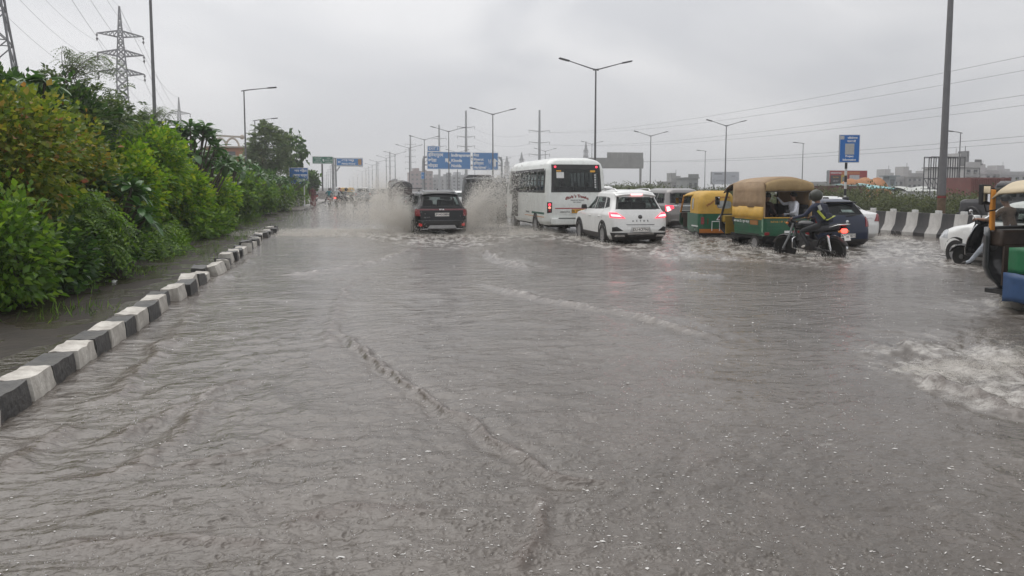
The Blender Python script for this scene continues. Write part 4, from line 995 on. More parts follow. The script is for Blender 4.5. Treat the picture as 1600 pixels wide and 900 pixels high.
for sx in (-1, 1):
    for q in bsid + [bfr]:
        mb = MB(); bs.patch(mb, 'side', q, .002, 4, 4, sx, .002); o = mb.build('side_window', glass_mat('bus_glass', (.5, .54, .54), .62), bt, 60)
        mb = MB(); bs.strip(mb, 'side', q, .035, .008, 4, sx); mb.build('frame', TRIM, o, 40)
        mb = MB(); a0 = q[0][0]; a1 = q[1][0]; mid = (a0+a1)/2
        bs.patch(mb, 'side', [(mid-.05, 1.67), (mid+.05, 1.67), (mid+.05, 2.41), (mid-.05, 2.41)], .008, 1, 4, sx, .01); mb.build('window_post', TRIM, o, 0)
        for zz in (1.86, 2.06, 2.24):
            mb = MB(); mb.bar(bs.pt('side', a0+.01, zz, sx) + Vector((sx*.025, 0, 0)), bs.pt('side', a1-.01, zz, sx) + Vector((sx*.025, 0, 0)), .022); mb.build('window_bar', TRIM, o, 0)
    mb = MB(); bs.patch(mb, 'side', [(.26, 1.60), (5.15 if sx > 0 else 4.42, 1.60), (5.15 if sx > 0 else 4.42, 1.66), (.26, 1.66)], .006, 16, 1, sx); bs.patch(mb, 'side', [(.30, 2.42), (6.0, 2.42), (6.0, 2.50), (.32, 2.50)], .006, 16, 1, sx); bs.patch(mb, 'side', [(.24, 1.62), (.39, 1.62), (.41, 2.46), (.30, 2.46)], .006, 1, 6, sx); mb.build('window_surround', TRIM, bt, 40)
    mb = MB(); bs.patch(mb, 'side', [(.3, .80), (2.1, .80), (2.1, .875), (.3, .875)], .004, 8, 1, sx); mb.build('green_stripe', mat('green_stripe', (.03, .12, .085), .5), bt, 0)
    mb = MB(); bs.patch(mb, 'side', [(.3, .69), (3.2, .69), (3.2, .715), (.3, .715)], .004, 12, 1, sx); mb.build('orange_stripe', mat('orange_stripe', (.6, .25, .05), .5), bt, 0)
    for yy in (1.55, 5.3):
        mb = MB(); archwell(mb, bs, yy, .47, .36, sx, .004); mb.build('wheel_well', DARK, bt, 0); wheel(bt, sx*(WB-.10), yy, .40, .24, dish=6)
    p = bs.pt('side', 6.2, 2.0, sx); mb = MB(); mb.tube([(p.x, 6.25, 2.3), (p.x + sx*.16, 6.35, 2.34), (p.x + sx*.2, 6.35, 2.2)], .018, 6); mb.box((p.x + sx*.22, 6.33, 2.05), (.17, .08, .36)); mb.build('wing_mirror', TRIM, bt, 40, .02)
    mb = MB(); q = [(WB-.21, .88), (WB-.03, .86), (WB-.03, 1.26), (WB-.21, 1.26)]; q = q if sx > 0 else mir(q); bs.patch(mb, 'rear', q, .012, 3, 5); lt = mb.build('tail_light_cluster', TRIM, bt, 40)
    for zz, m in ((1.17, REDLIT), (1.06, mat('lit_orange_lamp', (.4, .12, .04), .3, emit=(1, .35, .25), es=.9)), (.94, REDL)):
        p = bs.pt('rear', sx*(WB-.12), zz); mb = MB(); mb.lathe([(.05, -.01), (.05, .02), (.03, .035), (.001, .038)], Matrix.Translation((p.x, p.y-.008, zz)) @ Matrix.Rotation(PI/2, 4, 'X'), 14); mb.build('lamp', m, lt, 40)
    p = bs.pt('rear', sx*.80, 2.56); mb = MB(); mb.ball((p.x, p.y-.02, 2.555), (.045, .03, .04)); mb.build('marker_lamp', REDLIT, bt, 180)
# open doorway with a grab rail and the folded door leaf
mb = MB(); bs.strip(mb, 'side', bdoor, .05, .008, 6, -1); mb.build('door_frame', TRIM, bt, 40)
p = bs.pt('side', 4.45, 1.5, -1); mb = MB(); mb.box((p.x-.10, 4.47, 1.45), (.3, .05, 1.7)); d = mb.build('folded_door', TRIM, bt, 30, .01)
mb = MB(); mb.tube([(p.x-.02, 4.55, .9), (p.x-.03, 4.55, 2.0)], .02, 6); mb.build('grab_rail', STEEL, d, 60)
mb = MB(); mb.box((-.8, 4.8, .5), (.5, .64, .06)); mb.build('step', DARK, bt, 0)
mb = MB(); mb.box((0, 3.3, .62), (2.0, 5.8, .05)); mb.build('cabin_floor', DARK, bt, 0)
for r_ in range(5):
    for x in (-.75, -.30, .30, .75):
        mb = MB(); mb.box((x, .75 + r_*.8, 1.35), (.42, .14, .95), (.1, 0, 0), taper=.88); mb.build('seat', SEATM, bt, 40, .03)
mb = MB(); bs.patch(mb, 'rear', [(-.86, .82), (.86, .82), (.86, 1.02), (-.86, 1.02)], .006, 12, 2); mb.build('number_panel', mat('cream_panel', (.72, .73, .70), .4), bt, 0)
mb = MB(); bs.patch(mb, 'rear', [(-.84, 1.015), (.87, 1.015), (.87, 1.05), (-.84, 1.05)], .010, 12, 1); mb.build('red_stripe', mat('red_stripe', (.35, .03, .03), .5), bt, 0)
plate(bt, bs, .08, .93, 'DL 1VC 4334', .6, .145, YPLATE, off=.016, bold=.003)
p = bs.pt('rear', -.45, .9); text('EXECUTIVE', .07, BLETTER, bt, (-.46, p.y-.012, .90), sx=1.05)
mb = MB(); mb.box((0, -.06, .56), (2.0, .22, .26)); mb.build('rear_bumper', BUSW, bt, 30, .05, 3)
mb = MB(); mb.box((0, -.175, .68), (1.5, .02, .025)); mb.build('bumper_seam', DARK, bt, 0)
mb = MB(); mb.lathe([(.05, 0), (.05, .06), (.02, .062)], Matrix.Translation((.62, -.17, .58)) @ Matrix.Rotation(PI/2, 4, 'X'), 12); mb.build('tow_eye', DARK, bt, 40)
RED = mat('maroon_lettering', (.25, .05, .045), .5)
s_ = "Bhola's Travels"; pr_ = .78
for i, ch in enumerate(s_):
    u = (i - (len(s_)-1)/2)/(len(s_)-1)*.95; a = -u*.95; zz = 1.43 + .13*math.cos(u*2.6) - .08; p = bs.pt('rear', u*.86, zz)
    if ch != ' ': text(ch, .15, RED, bt, (u*.86, p.y-.008, zz), (PI/2, -a*.9*-1, 0), bold=.006)
for k, s_ in enumerate(('TRANSPORT SERVICE', '9811 204 417')):
    zz = 1.33 - k*.075; p = bs.pt('rear', 0, zz); text(s_, .055, mat('dark_grey_lettering', (.12, .12, .12), .5), bt, (0, p.y-.008, zz), bold=.001)
for zz, s_ in ((.83, 'TOUR SERVICE'),):
    p = bs.pt('side', 2.6, zz, -1); text(s_, .085, BLETTER, bt, (p.x-.006, 2.75, zz), (PI/2, 0, -PI/2))
mb = MB(); mb.box((0, 3.4, .42), (1.7, 6.0, .2)); mb.tube([(-.3, .6, .36), (-.3, -.02, .34)], .05, 10); mb.box((.0, 1.55, .36), (1.4, .2, .2)); mb.build('underbody', DARK, bt, 0)

# ================================================================ auto rickshaws
GREEN = mat('auto_green', (.008, .10, .045), .38, var=.2, sc=5, coat=.3, dirt=.4, dcol=(.06, .075, .055))
YELC = mat('yellow_canvas', (.56, .33, .045), .6, var=.12, sc=5, bump=1.0, bsc=6, dirt=.5, dcol=(.4, .26, .08))
TANC = mat('tan_canvas', (.33, .225, .13), .7, var=.14, sc=5, bump=1.0, bsc=6, dirt=.5, dcol=(.24, .165, .1))
CREAM = mat('cream_canvas', (.56, .47, .32), .6, var=.08, sc=5, bump=.35, bsc=8, dirt=.25, dcol=(.35, .27, .17))
BROWNM = mat('brown_panel', (.06, .042, .033), .5, var=.3, dirt=.4, dcol=(.11, .085, .065))
AFAIR = mat('dark_fairing', (.012, .016, .018), .3, var=.3, coat=.5, dirt=.35, dcol=(.06, .055, .05))
ORP = mat('orange_pillar', (.62, .24, .02), .4, var=.08, dirt=.2)
def cab(t, y0, y1, hw, zt, pillar, roofm, fair=None, scale=1.0, hand=True, inner=BROWNM, zs=.92, lean=.30):
    # front: a shell of fairing bent round the single wheel, windscreen, pillars, dashboard, handlebar, seat
    fair = fair or AFAIR
    rows = []
    for z in np.linspace(.12, zs, 9):
        k = min(1, ((z - .10)/.42))**.55; r = []
        for a in np.linspace(-1, 1, 17):
            x = hw*k*math.sin(a*PI/2); yy = y1 - .06 - (.16 + .34*(1-k)) - .30*(1 - math.cos(a*PI/2)) + .16 + .06*k
            r.append((x, yy, z))
        rows.append(r)
    mb = MB(); mb.grid(rows); mb.build('front_fairing', fair, t, 60, solid=.02)
    yb = rows[-1][0][1]; yf = rows[-1][8][1]
    px = hw*.98; tb = (px, yb - .0, zs); tt = (px - .03, yb - lean, zt - .14)
    for s_ in (-1, 1):
        mb = MB(); mb.bar((s_*tb[0], tb[1], tb[2]-.03), (s_*tt[0], tt[1], tt[2]), .055, .045); mb.build('windscreen_pillar', pillar, t, 30, .01)
    rows = []
    for v in np.linspace(0, 1, 5):
        r = []
        for a in np.linspace(-1, 1, 11):
            bow = .14*(1 - a*a)
            r.append((a*(tb[0]*(1-v) + tt[0]*v), tb[1] + (tt[1]-tb[1])*v + bow, tb[2] + (tt[2]-tb[2])*v))
        rows.append(r)
    mb = MB(); mb.grid(rows); ws = mb.build('windscreen', SCREEN, t, 60)
    mb = MB(); mb.tube(rows[0], .02, 6); mb.tube(rows[-1], .025, 6); mb.build('windscreen_frame', TRIM, t, 60)
    mb = MB(); c = rows[0][6]; mb.bar((c[0], c[1]+.03, c[2]), (c[0]+.12, rows[3][6][1]+.03, rows[3][6][2]), .022); mb.box((c[0], c[1]-.02, c[2]+.03), (.09, .07, .13)); mb.build('wiper', TRIM, ws, 0)
    mb = MB(); mb.box((0, yb - .02, zs - .12), (hw*1.86, .20, .20)); mb.build('dashboard', inner, t, 30, .03)
    mb = MB(); mb.box((0, yb - .10, .62), (hw*1.7, .03, .5)); mb.build('inner_panel', inner, t, 30, .01)
    mb = MB(); mb.tube([(-.30, yb-.42, zs+.06), (-.24, yb-.33, zs+.08), (0, yb-.26, zs-.02), (.24, yb-.33, zs+.08), (.30, yb-.42, zs+.06)], .016, 8); mb.tube([(0, yb-.26, zs-.02), (0, yb-.02, .35)], .03, 8); mb.build('handlebar', TRIM, t, 60)
    mb = MB(); mb.box((0, y0 + .22, .56), (hw*1.5, .42, .14)); mb.box((0, y0 + .02, .80), (hw*1.5, .10, .40)); mb.build('driver_seat', SEATM, t, 40, .04)
    mb = MB(); mb.box((0, (y0 + yb)/2, .30), (hw*1.9, yb - y0 + .15, .05)); mb.build('floor_pan', TRIM, t, 0)
    mb = MB(); mb.lathe([(.12, -.05), (.2, -.05), (.215, 0), (.2, .05), (.12, .05)], Matrix.Translation((0, y1-.16, .215)) @ Matrix.Rotation(PI/2, 4, 'Y'), 20); mb.build('front_wheel', RUB, t, 40)
    for s_ in (-1, 1):
        mb = MB(); mb.tube([(s_*tb[0], tb[1]-.05, zs+.22), (s_*(tb[0]+.12), tb[1]-.02, zs+.20), (s_*(tb[0]+.16), tb[1]-.02, zs+.32)], .011, 6); mb.box((s_*(tb[0]+.15), tb[1]-.02, zs+.40), (.125, .05, .24)); mm = mb.build('mirror', TRIM, t, 40, .02)
        mb = MB(); mb.box((s_*(tb[0]+.15), tb[1]-.048, zs+.40), (.095, .006, .20)); mb.build('mirror_glass', mat('mirror_glass', (.8, .8, .8), .03, met=1, var=0), mm, 0)
        mb = MB(); mb.ball((s_*hw*.55, yf - .02 - .06, zs - .22), (.08, .06, .08)); mb.build('headlight', mat('headlight_glass'), t, 180)
    return yb, tt
def auto_small(name, label, loc, rz, canopy=YELC, pillar=ORP, roofm=None, flaps=False, sc_=1.0, inner=BROWNM, text_on=True, group=None):
    t = thing(name, label, 'auto rickshaw', loc, rz, group); t.scale = (sc_, sc_, sc_)
    hw, Lr, y1 = .64, 1.30, 2.62
    lo = Shell([(.26, .06, Lr, hw-.06, .14, .05, .02, 0), (.36, .0, Lr, hw, .16, .04, .03, 0), (.94, .0, Lr, hw, .16, .04, .03, 0)], .02)
    mb = MB(); lo.body(mb, (), .06, True); mb.build('rear_body', GREEN, t, 50)
    up = Shell([(.92, -.02, Lr-.32, hw+.005, .17, .04, .03, 0), (1.3, -.01, Lr-.32, hw, .18, .04, .04, 0), (1.50, .05, Lr-.32, hw-.04, .2, .05, .05, 0), (1.62, .13, Lr-.34, hw-.11, .2, .06, .05, 0), (1.69, .28, Lr-.36, hw-.26, .2, .06, .03, 0)], .05)
    side = [(Lr-.46, 1.02), (Lr-.30, 1.02), (Lr-.30, 1.45), (Lr-.46, 1.45)]
    rwin = [(-.22, 1.12), (.22, 1.12), (.24, 1.34), (-.24, 1.34)]
    mb = MB(); up.body(mb, (), .04, True); mb.build('canopy', canopy, t, 50)
    # oval rear window and quarter windows
    def oval(kind, ca, cz, ra, rz_, sx=1):
        mb = MB(); vs = []
        for k in range(24):
            a = 2*PI*k/24; u, v = math.cos(a), math.sin(a); u = math.copysign(abs(u)**.6, u); v = math.copysign(abs(v)**.6, v)
            vs.append(up.pt(kind, ca + ra*u, cz + rz_*v, sx) + up.nrm(kind, ca + ra*u, cz + rz_*v, sx)*.007)
        vs.append(up.pt(kind, ca, cz, sx) + up.nrm(kind, ca, cz, sx)*.007)
        mb.add(vs, [(k, (k+1) % 24, 24) for k in range(24)])
        o = mb.build('canopy_window', mat('cloudy_plastic', (.36, .37, .36), .3, var=.15, sc=9), t, 0)
        mb = MB(); mb.tube(vs[:24], .009, 5, 0, True); mb.build('piping', canopy, o, 60)
    oval('rear', .20, 1.22, .26, .14)
    for sx in (-1, 1): oval('side', .66, 1.24, .10, .20, sx)
    # front roof
    rows = []
    roofm = roofm or canopy
    for yy, zz, w_ in ((Lr-.40, 1.69, hw-.02), (Lr+.1, 1.685, hw-.02), (Lr+.45 + .1*flaps, 1.665, hw-.03), (Lr+.75 + .24*flaps, 1.635, hw-.06), (Lr+.92 + .30*flaps, 1.50, hw-.07)):
        r = []
        for a in np.linspace(-1, 1, 15):
            r.append((w_*math.copysign(abs(a)**.9, a), yy - .05*a*a, zz - .16*abs(a)**3.2))
        rows.append(r)
    mb = MB(); mb.grid(rows); mb.build('roof_canvas', roofm, t, 60, solid=.02)
    yb, tt = cab(t, Lr-.02, y1, .58, 1.66, pillar, roofm, GREEN if not flaps else AFAIR, inner=inner, zs=1.06 if flaps else .92, lean=-.04 if flaps else .30)
    for s_ in (-1, 1):
        mb = MB(); mb.tube([(s_*(hw-.03), Lr-.33, .95), (s_*(hw-.04), Lr-.32, 1.55)], .018, 6); mb.build('door_post', TRIM, t, 60)
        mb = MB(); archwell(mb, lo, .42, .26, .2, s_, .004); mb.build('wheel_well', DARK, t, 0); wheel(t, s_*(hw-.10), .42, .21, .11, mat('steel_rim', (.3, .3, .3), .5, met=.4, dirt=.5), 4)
        mb = MB(); lo.patch(mb, 'side', [(.12, .47), (.74, .47), (.74, .51), (.12, .51)], .02, 6, 1, s_); mb.build('white_trim', WHITE, t, 0)
        q = [(hw-.17, .56), (hw-.07, .56), (hw-.07, .80), (hw-.17, .80)]; q = q if s_ > 0 else mir(q); mb = MB(); lo.patch(mb, 'rear', q, .014, 2, 3); mb.build('tail_light', REDL, t, 40)
    mb = MB(); lo.patch(mb, 'rear', [(-.6, .27), (.6, .27), (.62, .40), (-.62, .40)], .02, 10, 2); mb.build('bumper', ORANGEL, t, 40)
    mb = MB(); mb.tube([(-.22, -.08, .34), (-.22, -.09, .66), (.30, -.09, .66), (.30, -.08, .34)], .014, 6); mb.tube([(.04, -.09, .34), (.04, -.09, .66)], .012, 6); mb.build('crash_bar', WHITE, t, 60)
    if text_on:
        p = lo.pt('rear', .1, .80); mb = MB(); mb.add([(.04-.1, -.05, .70), (.04+.1, -.05, .70), (.04, -.05, .86)], [(0, 1, 2)]); o = mb.build('warning_triangle', LETTER, t, 0, solid=.004); mb = MB(); mb.add([(-.02, -.056, .722), (.10, -.056, .722), (.04, -.056, .82)], [(0, 1, 2)]); mb.build('triangle_centre', REDL, o, 0, solid=.002)
        text('Bajaj', .085, LETTER, t, (-.34, -.012, .885), bold=.002)
        mb = MB(); mb.box((-.30, -.012, .66), (.12, .02, .22)); mb.build('tail_light_box', REDL, t, 30, .01)
        p = up.pt('rear', -.25, 1.25); text('Meena', .13, RED, t, (-.26, p.y-.012, 1.28), (PI/2, -.7, 0))
        p = up.pt('rear', .2, 1.47); text('TAG NO 1088', .07, RED, t, (.18, p.y-.02, 1.47), bold=.001)
    if flaps:
        mb = MB(); rows = [[(-hw*.93, yb - 1.1 + .80*i/6, 0.56 + .30*j/5 + .012*math.sin(i*2.1 + j)) for i in range(7)] for j in range(6)]; mb.grid(rows); mb.build('side_flap', mat('green_plastic', (.015, .14, .055), .45, var=.15, bump=.3, bsc=12), t, 60, solid=.03)
        tag(t.children[-1], 'green plastic side flap')
        mb = MB(); rows = [[(-hw*.96, yb - 1.1 + .84*i/6, .22 + .33*j/5 + .01*math.sin(i*1.7 + j)) for i in range(7)] for j in range(6)]; mb.grid(rows); mb.build('side_flap', mat('blue_plastic', (.028, .07, .165), .5, var=.2, bump=.3, bsc=12), t, 60, solid=.03)
        tag(t.children[-1], 'blue plastic side flap')
    mb = MB(); mb.box((0, .6, .22), (1.0, 1.1, .1)); mb.build('underbody', DARK, t, 0)
    return t
AS = auto_small('auto_rickshaw', 'small yellow and green auto rickshaw beside the grey people carrier', at(AUTO_S, -.1), math.radians(-9))
AR = auto_small('auto_rickshaw', 'dark auto rickshaw with cream roof and orange windscreen pillar', (AUTO_R.x, AUTO_R.y - 2.62*1.16, -.10), math.radians(0), CREAM, ORP, CREAM, True, 1.16, text_on=False)

# ---------------------------------------------------------------- the load auto with the tan canopy
t = thing('cargo_rickshaw', 'green three wheeled passenger carrier with tan canvas canopy and open back', 'auto rickshaw', at(AUTO_L), math.radians(0)); AL = t
t.scale = (1.06,)*3; hw, Lr, y1 = .70, 1.46, 2.66
lo = Shell([(.44, .02, Lr, hw-.02, .05, .03, 0, 0), (.52, .0, Lr, hw, .05, .03, 0, 0), (.92, .0, Lr, hw, .05, .03, 0, 0)], .02)
mb = MB(); lo.body(mb, (), .05, False); mb.build('load_bed', GREEN, t, 40)
mb = MB(); lo.patch(mb, 'rear', [(-.66, .50), (.66, .50), (.66, .90), (-.66, .90)], .012, 8, 4); tg = mb.build('tailgate', GREEN, t, 40)
mb = MB()
for zz in (.58, .74): lo.patch(mb, 'rear', [(-.62, zz), (.62, zz), (.62, zz+.05), (-.62, zz+.05)], .022, 6, 1)
mb.build('pressed_rib', GREEN, tg, 30)
mb = MB(); mb.tube([(-.70, -.03, .915), (.70, -.03, .915)], .016, 6); mb.build('yellow_rail', mat('yellow_paint', (.6, .35, .03), .4), t, 60)
for sx in (-1, 1):
    mb = MB(); lo.patch(mb, 'side', [(.06, .86), (Lr-.05, .86), (Lr-.05, .90), (.06, .90)], .012, 8, 1, sx); mb.build('yellow_line', mat('yellow_paint'), t, 0)
    for zz in (.5, .66): 
        mb = MB(); lo.patch(mb, 'side', [(.05, zz), (Lr-.05, zz), (Lr-.05, zz+.035), (.05, zz+.035)], .018, 8, 1, sx); mb.build('side_rib', GREEN, t, 30)
    mb = MB(); lo.patch(mb, 'side', [(.02, .445), (.06, .445), (.06, .91), (.02, .91)], .014, 1, 4, sx); mb.build('corner_post', mat('pale_green_post', (.2, .32, .22), .5), t, 0)
p = lo.pt('side', .9, .8, -1); text('जय माता दी ॥ शुभ यात्रा', .085, LETTER, t, (p.x-.015, 1.05, .79), (PI/2, 0, -PI/2)); 
mb = MB(); lo.patch(mb, 'side', [(.24, .72), (.62, .72), (.62, .84), (.24, .84)], .014, 2, 2, -1); mb.build('orange_panel', mat('brown_orange', (.3, .13, .03), .5), t, 0)
text('INDIA UP 16 HT 3372', .085, mat('gold_lettering', (.55, .3, .04), .5), t, (-.1, -.016, .80), bold=.001)
mb = MB(); mb.box((.02, -.02, .545), (.22, .02, .06)); mb.build('reflector_strip', LETTER, t, 0)
mb = MB(); mb.box((.30, -.02, .545), (.30, .02, .06)); mb.build('reflector_strip', REDL, t, 0)
mb = MB(); mb.box((0, .9, .40), (1.3, 1.6, .1)); mb.box((0, .5, .3), (.9, .3, .2)); mb.bar((-.5, .1, .34), (.5, .1, .34), .08); mb.build('underbody', DARK, t, 0)
# benches, canopy: side curtains with a yellow band, arched roof, rolled flap at the back
for sx in (-1, 1):
    mb = MB(); mb.box((sx*.48, .85, .72), (.36, 1.5, .12)); mb.box((sx*.66, .85, 1.0), (.06, 1.5, .5)); mb.build('bench', SEATM, t, 40, .03)
def arc_z(a, zt=1.98, ze=1.80): return ze + (zt - ze)*(1 - abs(a)**2.6)
rows = []
for yy, zt, ze in ((-.02, 1.93, 1.80), (.25, 1.99, 1.83), (.8, 1.99, 1.83), (1.05, 1.955, 1.80), (1.2, 1.975, 1.82), (1.53, 1.95, 1.80), (1.8, 1.88, 1.76), (2.05, 1.76, 1.66), (2.22, 1.62, 1.54)):
    k = 1 if yy < 1.6 else 1 - (yy - 1.53)*.16
    rows.append([((hw+.005)*k*math.copysign(abs(a)**.92, a), yy, arc_z(a, zt, ze)) for a in np.linspace(-1, 1, 21)])
mb = MB(); mb.grid(rows); mb.build('canopy_roof', TANC, t, 60, solid=.015)
for sx in (-1, 1):
    rows = []
    for z, dx in ((1.18, .012), (1.35, .0), (1.6, .004), (1.83, .0)):
        rows.append([(sx*(hw + dx + .008*math.sin(yy*7 + z*3)), yy, z + (0 if z < 1.8 else (-.0))) for yy in np.linspace(0, 1.52, 14)])
    mb = MB(); mb.grid(rows); cs = mb.build('side_curtain', TANC, t, 60, solid=.012)
    rows = []
    for z, dx in ((.89, .025), (1.0, .018), (1.20, .016)):
        rows.append([(sx*(hw + dx + .008*math.sin(yy*9 + z*5)), yy, z + .012*math.sin(yy*11)*(z < .95)) for yy in np.linspace(-.01, 1.52, 18)])
    mb = MB(); mb.grid(rows); mb.build('yellow_band', YELC, cs, 60, solid=.01)
    mb = MB(); mb.tube([(sx*(hw-.02), .01, .92), (sx*(hw-.02), .01, 1.82)], .03, 8); mb.build('rear_post', TANC, t, 60)
rows = []
for v in np.linspace(0, 1, 5):
    rows.append([((hw-.01)*a, -.03 - .05*math.sin(v*PI) - .012*math.sin(a*8), (arc_z(a, 1.93, 1.80))*(1-v) + (1.60 + .012*math.sin(a*9))*v) for a in np.linspace(-1, 1, 19)])
mb = MB(); mb.grid(rows); mb.build('rolled_flap', mat('mustard_canvas', (.34, .235, .11), .7, var=.14, bump=.5, bsc=8), t, 60, solid=.015)
mb = MB(); mb.tube([((hw-.03)*a, -.05, 1.60 + .008*math.sin(a*9)) for a in np.linspace(-1, 1, 13)], .02, 6); mb.build('flap_hem', mat('dark_hem', (.06, .045, .03), .8), t, 60)
yb, tt = cab(t, Lr+.02, y1, .60, 1.78, TRIM, TANC, AFAIR, inner=mat('yellow_inner', (.4, .26, .04), .5))
for s_ in (-1, 1):
    mb = MB(); mb.tube([(s_*(hw-.06), Lr+.02, .4), (s_*(hw-.05), Lr+.02, 1.75)], .022, 6); mb.tube([(s_*.58, yb-.02, .9), (s_*.56, yb-.32, 1.62), (s_*.60, Lr+.3, 1.72)], .018, 6); mb.build('door_post', TRIM, t, 60)
    wheel(t, s_*(hw-.10), .48, .225, .12, mat('steel_rim', (.3, .3, .3), .5, met=.4, dirt=.5), 4)
    mb = MB(); mb.box((s_*(hw-.1), .48, .47), (.2, .56, .03)); mb.build('mudguard', TRIM, t, 30, .01)
    mb = MB(); mb.box((s_*.60, -.02, .50), (.14, .03, .08)); mb.build('tail_light', REDL, t, 30, .01)
mb = MB(); mb.box((0, Lr-.02, .85), (1.36, .03, .8)); mb.build('bulkhead', TRIM, t, 0)
# ================================================================ people
SKIN = mat('brown_skin', (.20, .105, .065), .5, var=.08)
HAIR = mat('black_hair', (.012, .011, .011), .55, var=.2)
def cloth(name, col, r=.75): return mat(name, col, r, var=.25, sc=9, bump=1.0, bsc=11)
def person(label, J, cl, loc=(0, 0, 0), rz=0.0, fingers=True, group=None, hair=True, skirt=None, scale=1.0, shoe=None, parent_t=None):
    """J: joints in metres; cl: dict part -> material (shirt, trousers, skin). The body is one skinned mesh."""
    t = thing('person', label, 'person', loc, rz, group); t.scale = (scale,)*3
    vs, es, rad, mt = [], [], [], []
    def v(p, r, m, link=None):
        vs.append(Vector(p)); rad.append(r); mt.append(m)
        if link is not None: es.append((link, len(vs)-1))
        return len(vs)-1
    S, T, K = 'shirt', 'trousers', 'skin'
    J = {k: Vector(q) for k, q in J.items()}
    pel = v(J['pelvis'], (.155, .12), T); mid = v(J['pelvis'].lerp(J['chest'], .5), (.145, .11), S, pel); ch = v(J['chest'], (.17, .125), S, mid)
    up = v(J['chest'].lerp(J['neck'], .6), (.11, .095), S, ch); nk = v(J['neck'], (.055, .055), K, up)
    hd0 = v(J['neck'].lerp(J['head'], .45), (.062, .07), K, nk); hd = v(J['head'], (.078, .095), K, hd0); top = v(J['head'] + (J['head']-J['neck']).normalized()*.085, (.055, .065), K, hd)
    fw = J.get('face', Vector((0, 1, 0))).normalized()
    ns = v(J['head'] + fw*.105 - Vector((0, 0, .01)), (.014, .016), K, hd)
    for s in 'LR':
        sx = -1 if s == 'L' else 1
        sh = v(J['sh'+s], (.068, .068), S, up); el = v(J['el'+s], (.047, .047), cl.get('sleeve', S), sh)
        ml_ = v(J['sh'+s].lerp(J['el'+s], .5), (.055, .055), S); es.pop() if False else None
        es.append((sh, ml_)); es.remove((sh, el)); es.append((ml_, el))
        wr = v(J['wr'+s], (.029, .026), cl.get('cuff', S), el)
        d = (J['wr'+s] - J['el'+s]).normalized(); cu = J.get('curl', Vector((0, 0, -1))); cu = (cu - d*cu.dot(d)).normalized(); sd = d.cross(cu)*sx
        pm = v(J['wr'+s] + d*.055, (.034, .016), K, wr)
        if fingers:
            for i, (o_, ln_) in enumerate(((-.027, .036), (-.009, .042), (.009, .040), (.026, .031))):
                k0 = v(J['wr'+s] + d*.095 + sd*o_, (.0095, .0095), K, pm); k1 = v(vs[k0] + d*ln_*.6 + cu*ln_*.7, (.0085, .0085), K, k0); v(vs[k1] + cu*ln_*.75 - d*ln_*.35, (.0075, .0075), K, k1)
            th = v(J['wr'+s] + d*.045 - sd*.040 + cu*.012, (.011, .011), K, pm); v(vs[th] + d*.028 - sd*.008 + cu*.026, (.009, .009), K, th)
        hp = v(J['hip'+s], (.098, .098), T, pel); md = v(J['hip'+s].lerp(J['kn'+s], .5), (.082, .082), T, hp); kn = v(J['kn'+s], (.062, .062), T, md); cf = v(J['kn'+s].lerp(J['an'+s], .4), (.058, .058), cl.get('calf', T), kn); an = v(J['an'+s], (.042, .042), cl.get('calf', T), cf)
        to = v(J['to'+s], (.038, .026), 'shoe', an)
    me = bpy.data.meshes.new('body'); me.from_pydata([tuple(p) for p in vs], es, []); o = bpy.data.objects.new('body', me); COL.objects.link(o)
    o.modifiers.new('s', 'SKIN'); sv = me.skin_vertices[0].data
    for i, r in enumerate(rad): sv[i].radius = r; sv[i].use_root = (i == 0)
    sb = o.modifiers.new('d', 'SUBSURF'); sb.levels = sb.render_levels = 1
    dg = bpy.context.evaluated_depsgraph_get(); nm = bpy.data.meshes.new_from_object(o.evaluated_get(dg)); nm.name = 'body'
    bpy.data.objects.remove(o)
    ms = {'shirt': cl['shirt'], 'trousers': cl['trousers'], 'skin': SKIN, 'shoe': shoe or cl['trousers']}; keys = list(ms)
    nm.materials.clear()
    for k in keys: nm.materials.append(ms[k])
    P = np.array([tuple(p) for p in vs]); E = np.array(es); A, B = P[E[:, 0]], P[E[:, 1]]
    rr_ = np.array([max(rad[b]) for a, b in es])
    for pl in nm.polygons:
        c = np.array(pl.center); d = B - A; tt_ = np.clip(((c-A)*d).sum(1)/((d*d).sum(1) + 1e-9), 0, 1); ds = np.linalg.norm(c - A - d*tt_[:, None], axis=1) - rr_*.8
        k = int(ds.argmin()); key = mt[E[k, 1]] if tt_[k] > .45 or mt[E[k, 1]] == mt[E[k, 0]] else mt[E[k, 0]]
        pl.material_index = keys.index(key); pl.use_smooth = True
    b = bpy.data.objects.new('body', nm); COL.objects.link(b); b.parent = t
    if hair:
        mb = MB(); hc = J['head'] - fw*.012 + Vector((0, 0, .03)); rows = []
        for i in range(7):
            a = PI*.62*i/6; rows.append([hc + Vector((.093*math.sin(a)*math.cos(2*PI*j/14), .108*math.sin(a)*math.sin(2*PI*j/14), .105*math.cos(a))) - fw*(.02 if i > 4 else 0) for j in range(14)])
        mb.grid(rows, True); mb.build('hair', HAIR, t, 180)
    if skirt:
        mb = MB(); rows = []
        for i in range(9):
            u = i/8; c = J['pelvis'].lerp((J['anL']+J['anR'])/2, u*1.0); r_ = .17 + .07*u; rows.append([c + Vector((r_*(1 + .1*math.sin(5*a + i*.2))*math.cos(a), r_*.8*(1 + .1*math.sin(4*a))*math.sin(a), 0)) for a in np.linspace(0, 2*PI, 20, endpoint=False)])
        mb.grid(rows, True); mb.build('skirt', skirt, t, 180)
    t['joints'] = 0; del t['joints']
    return t
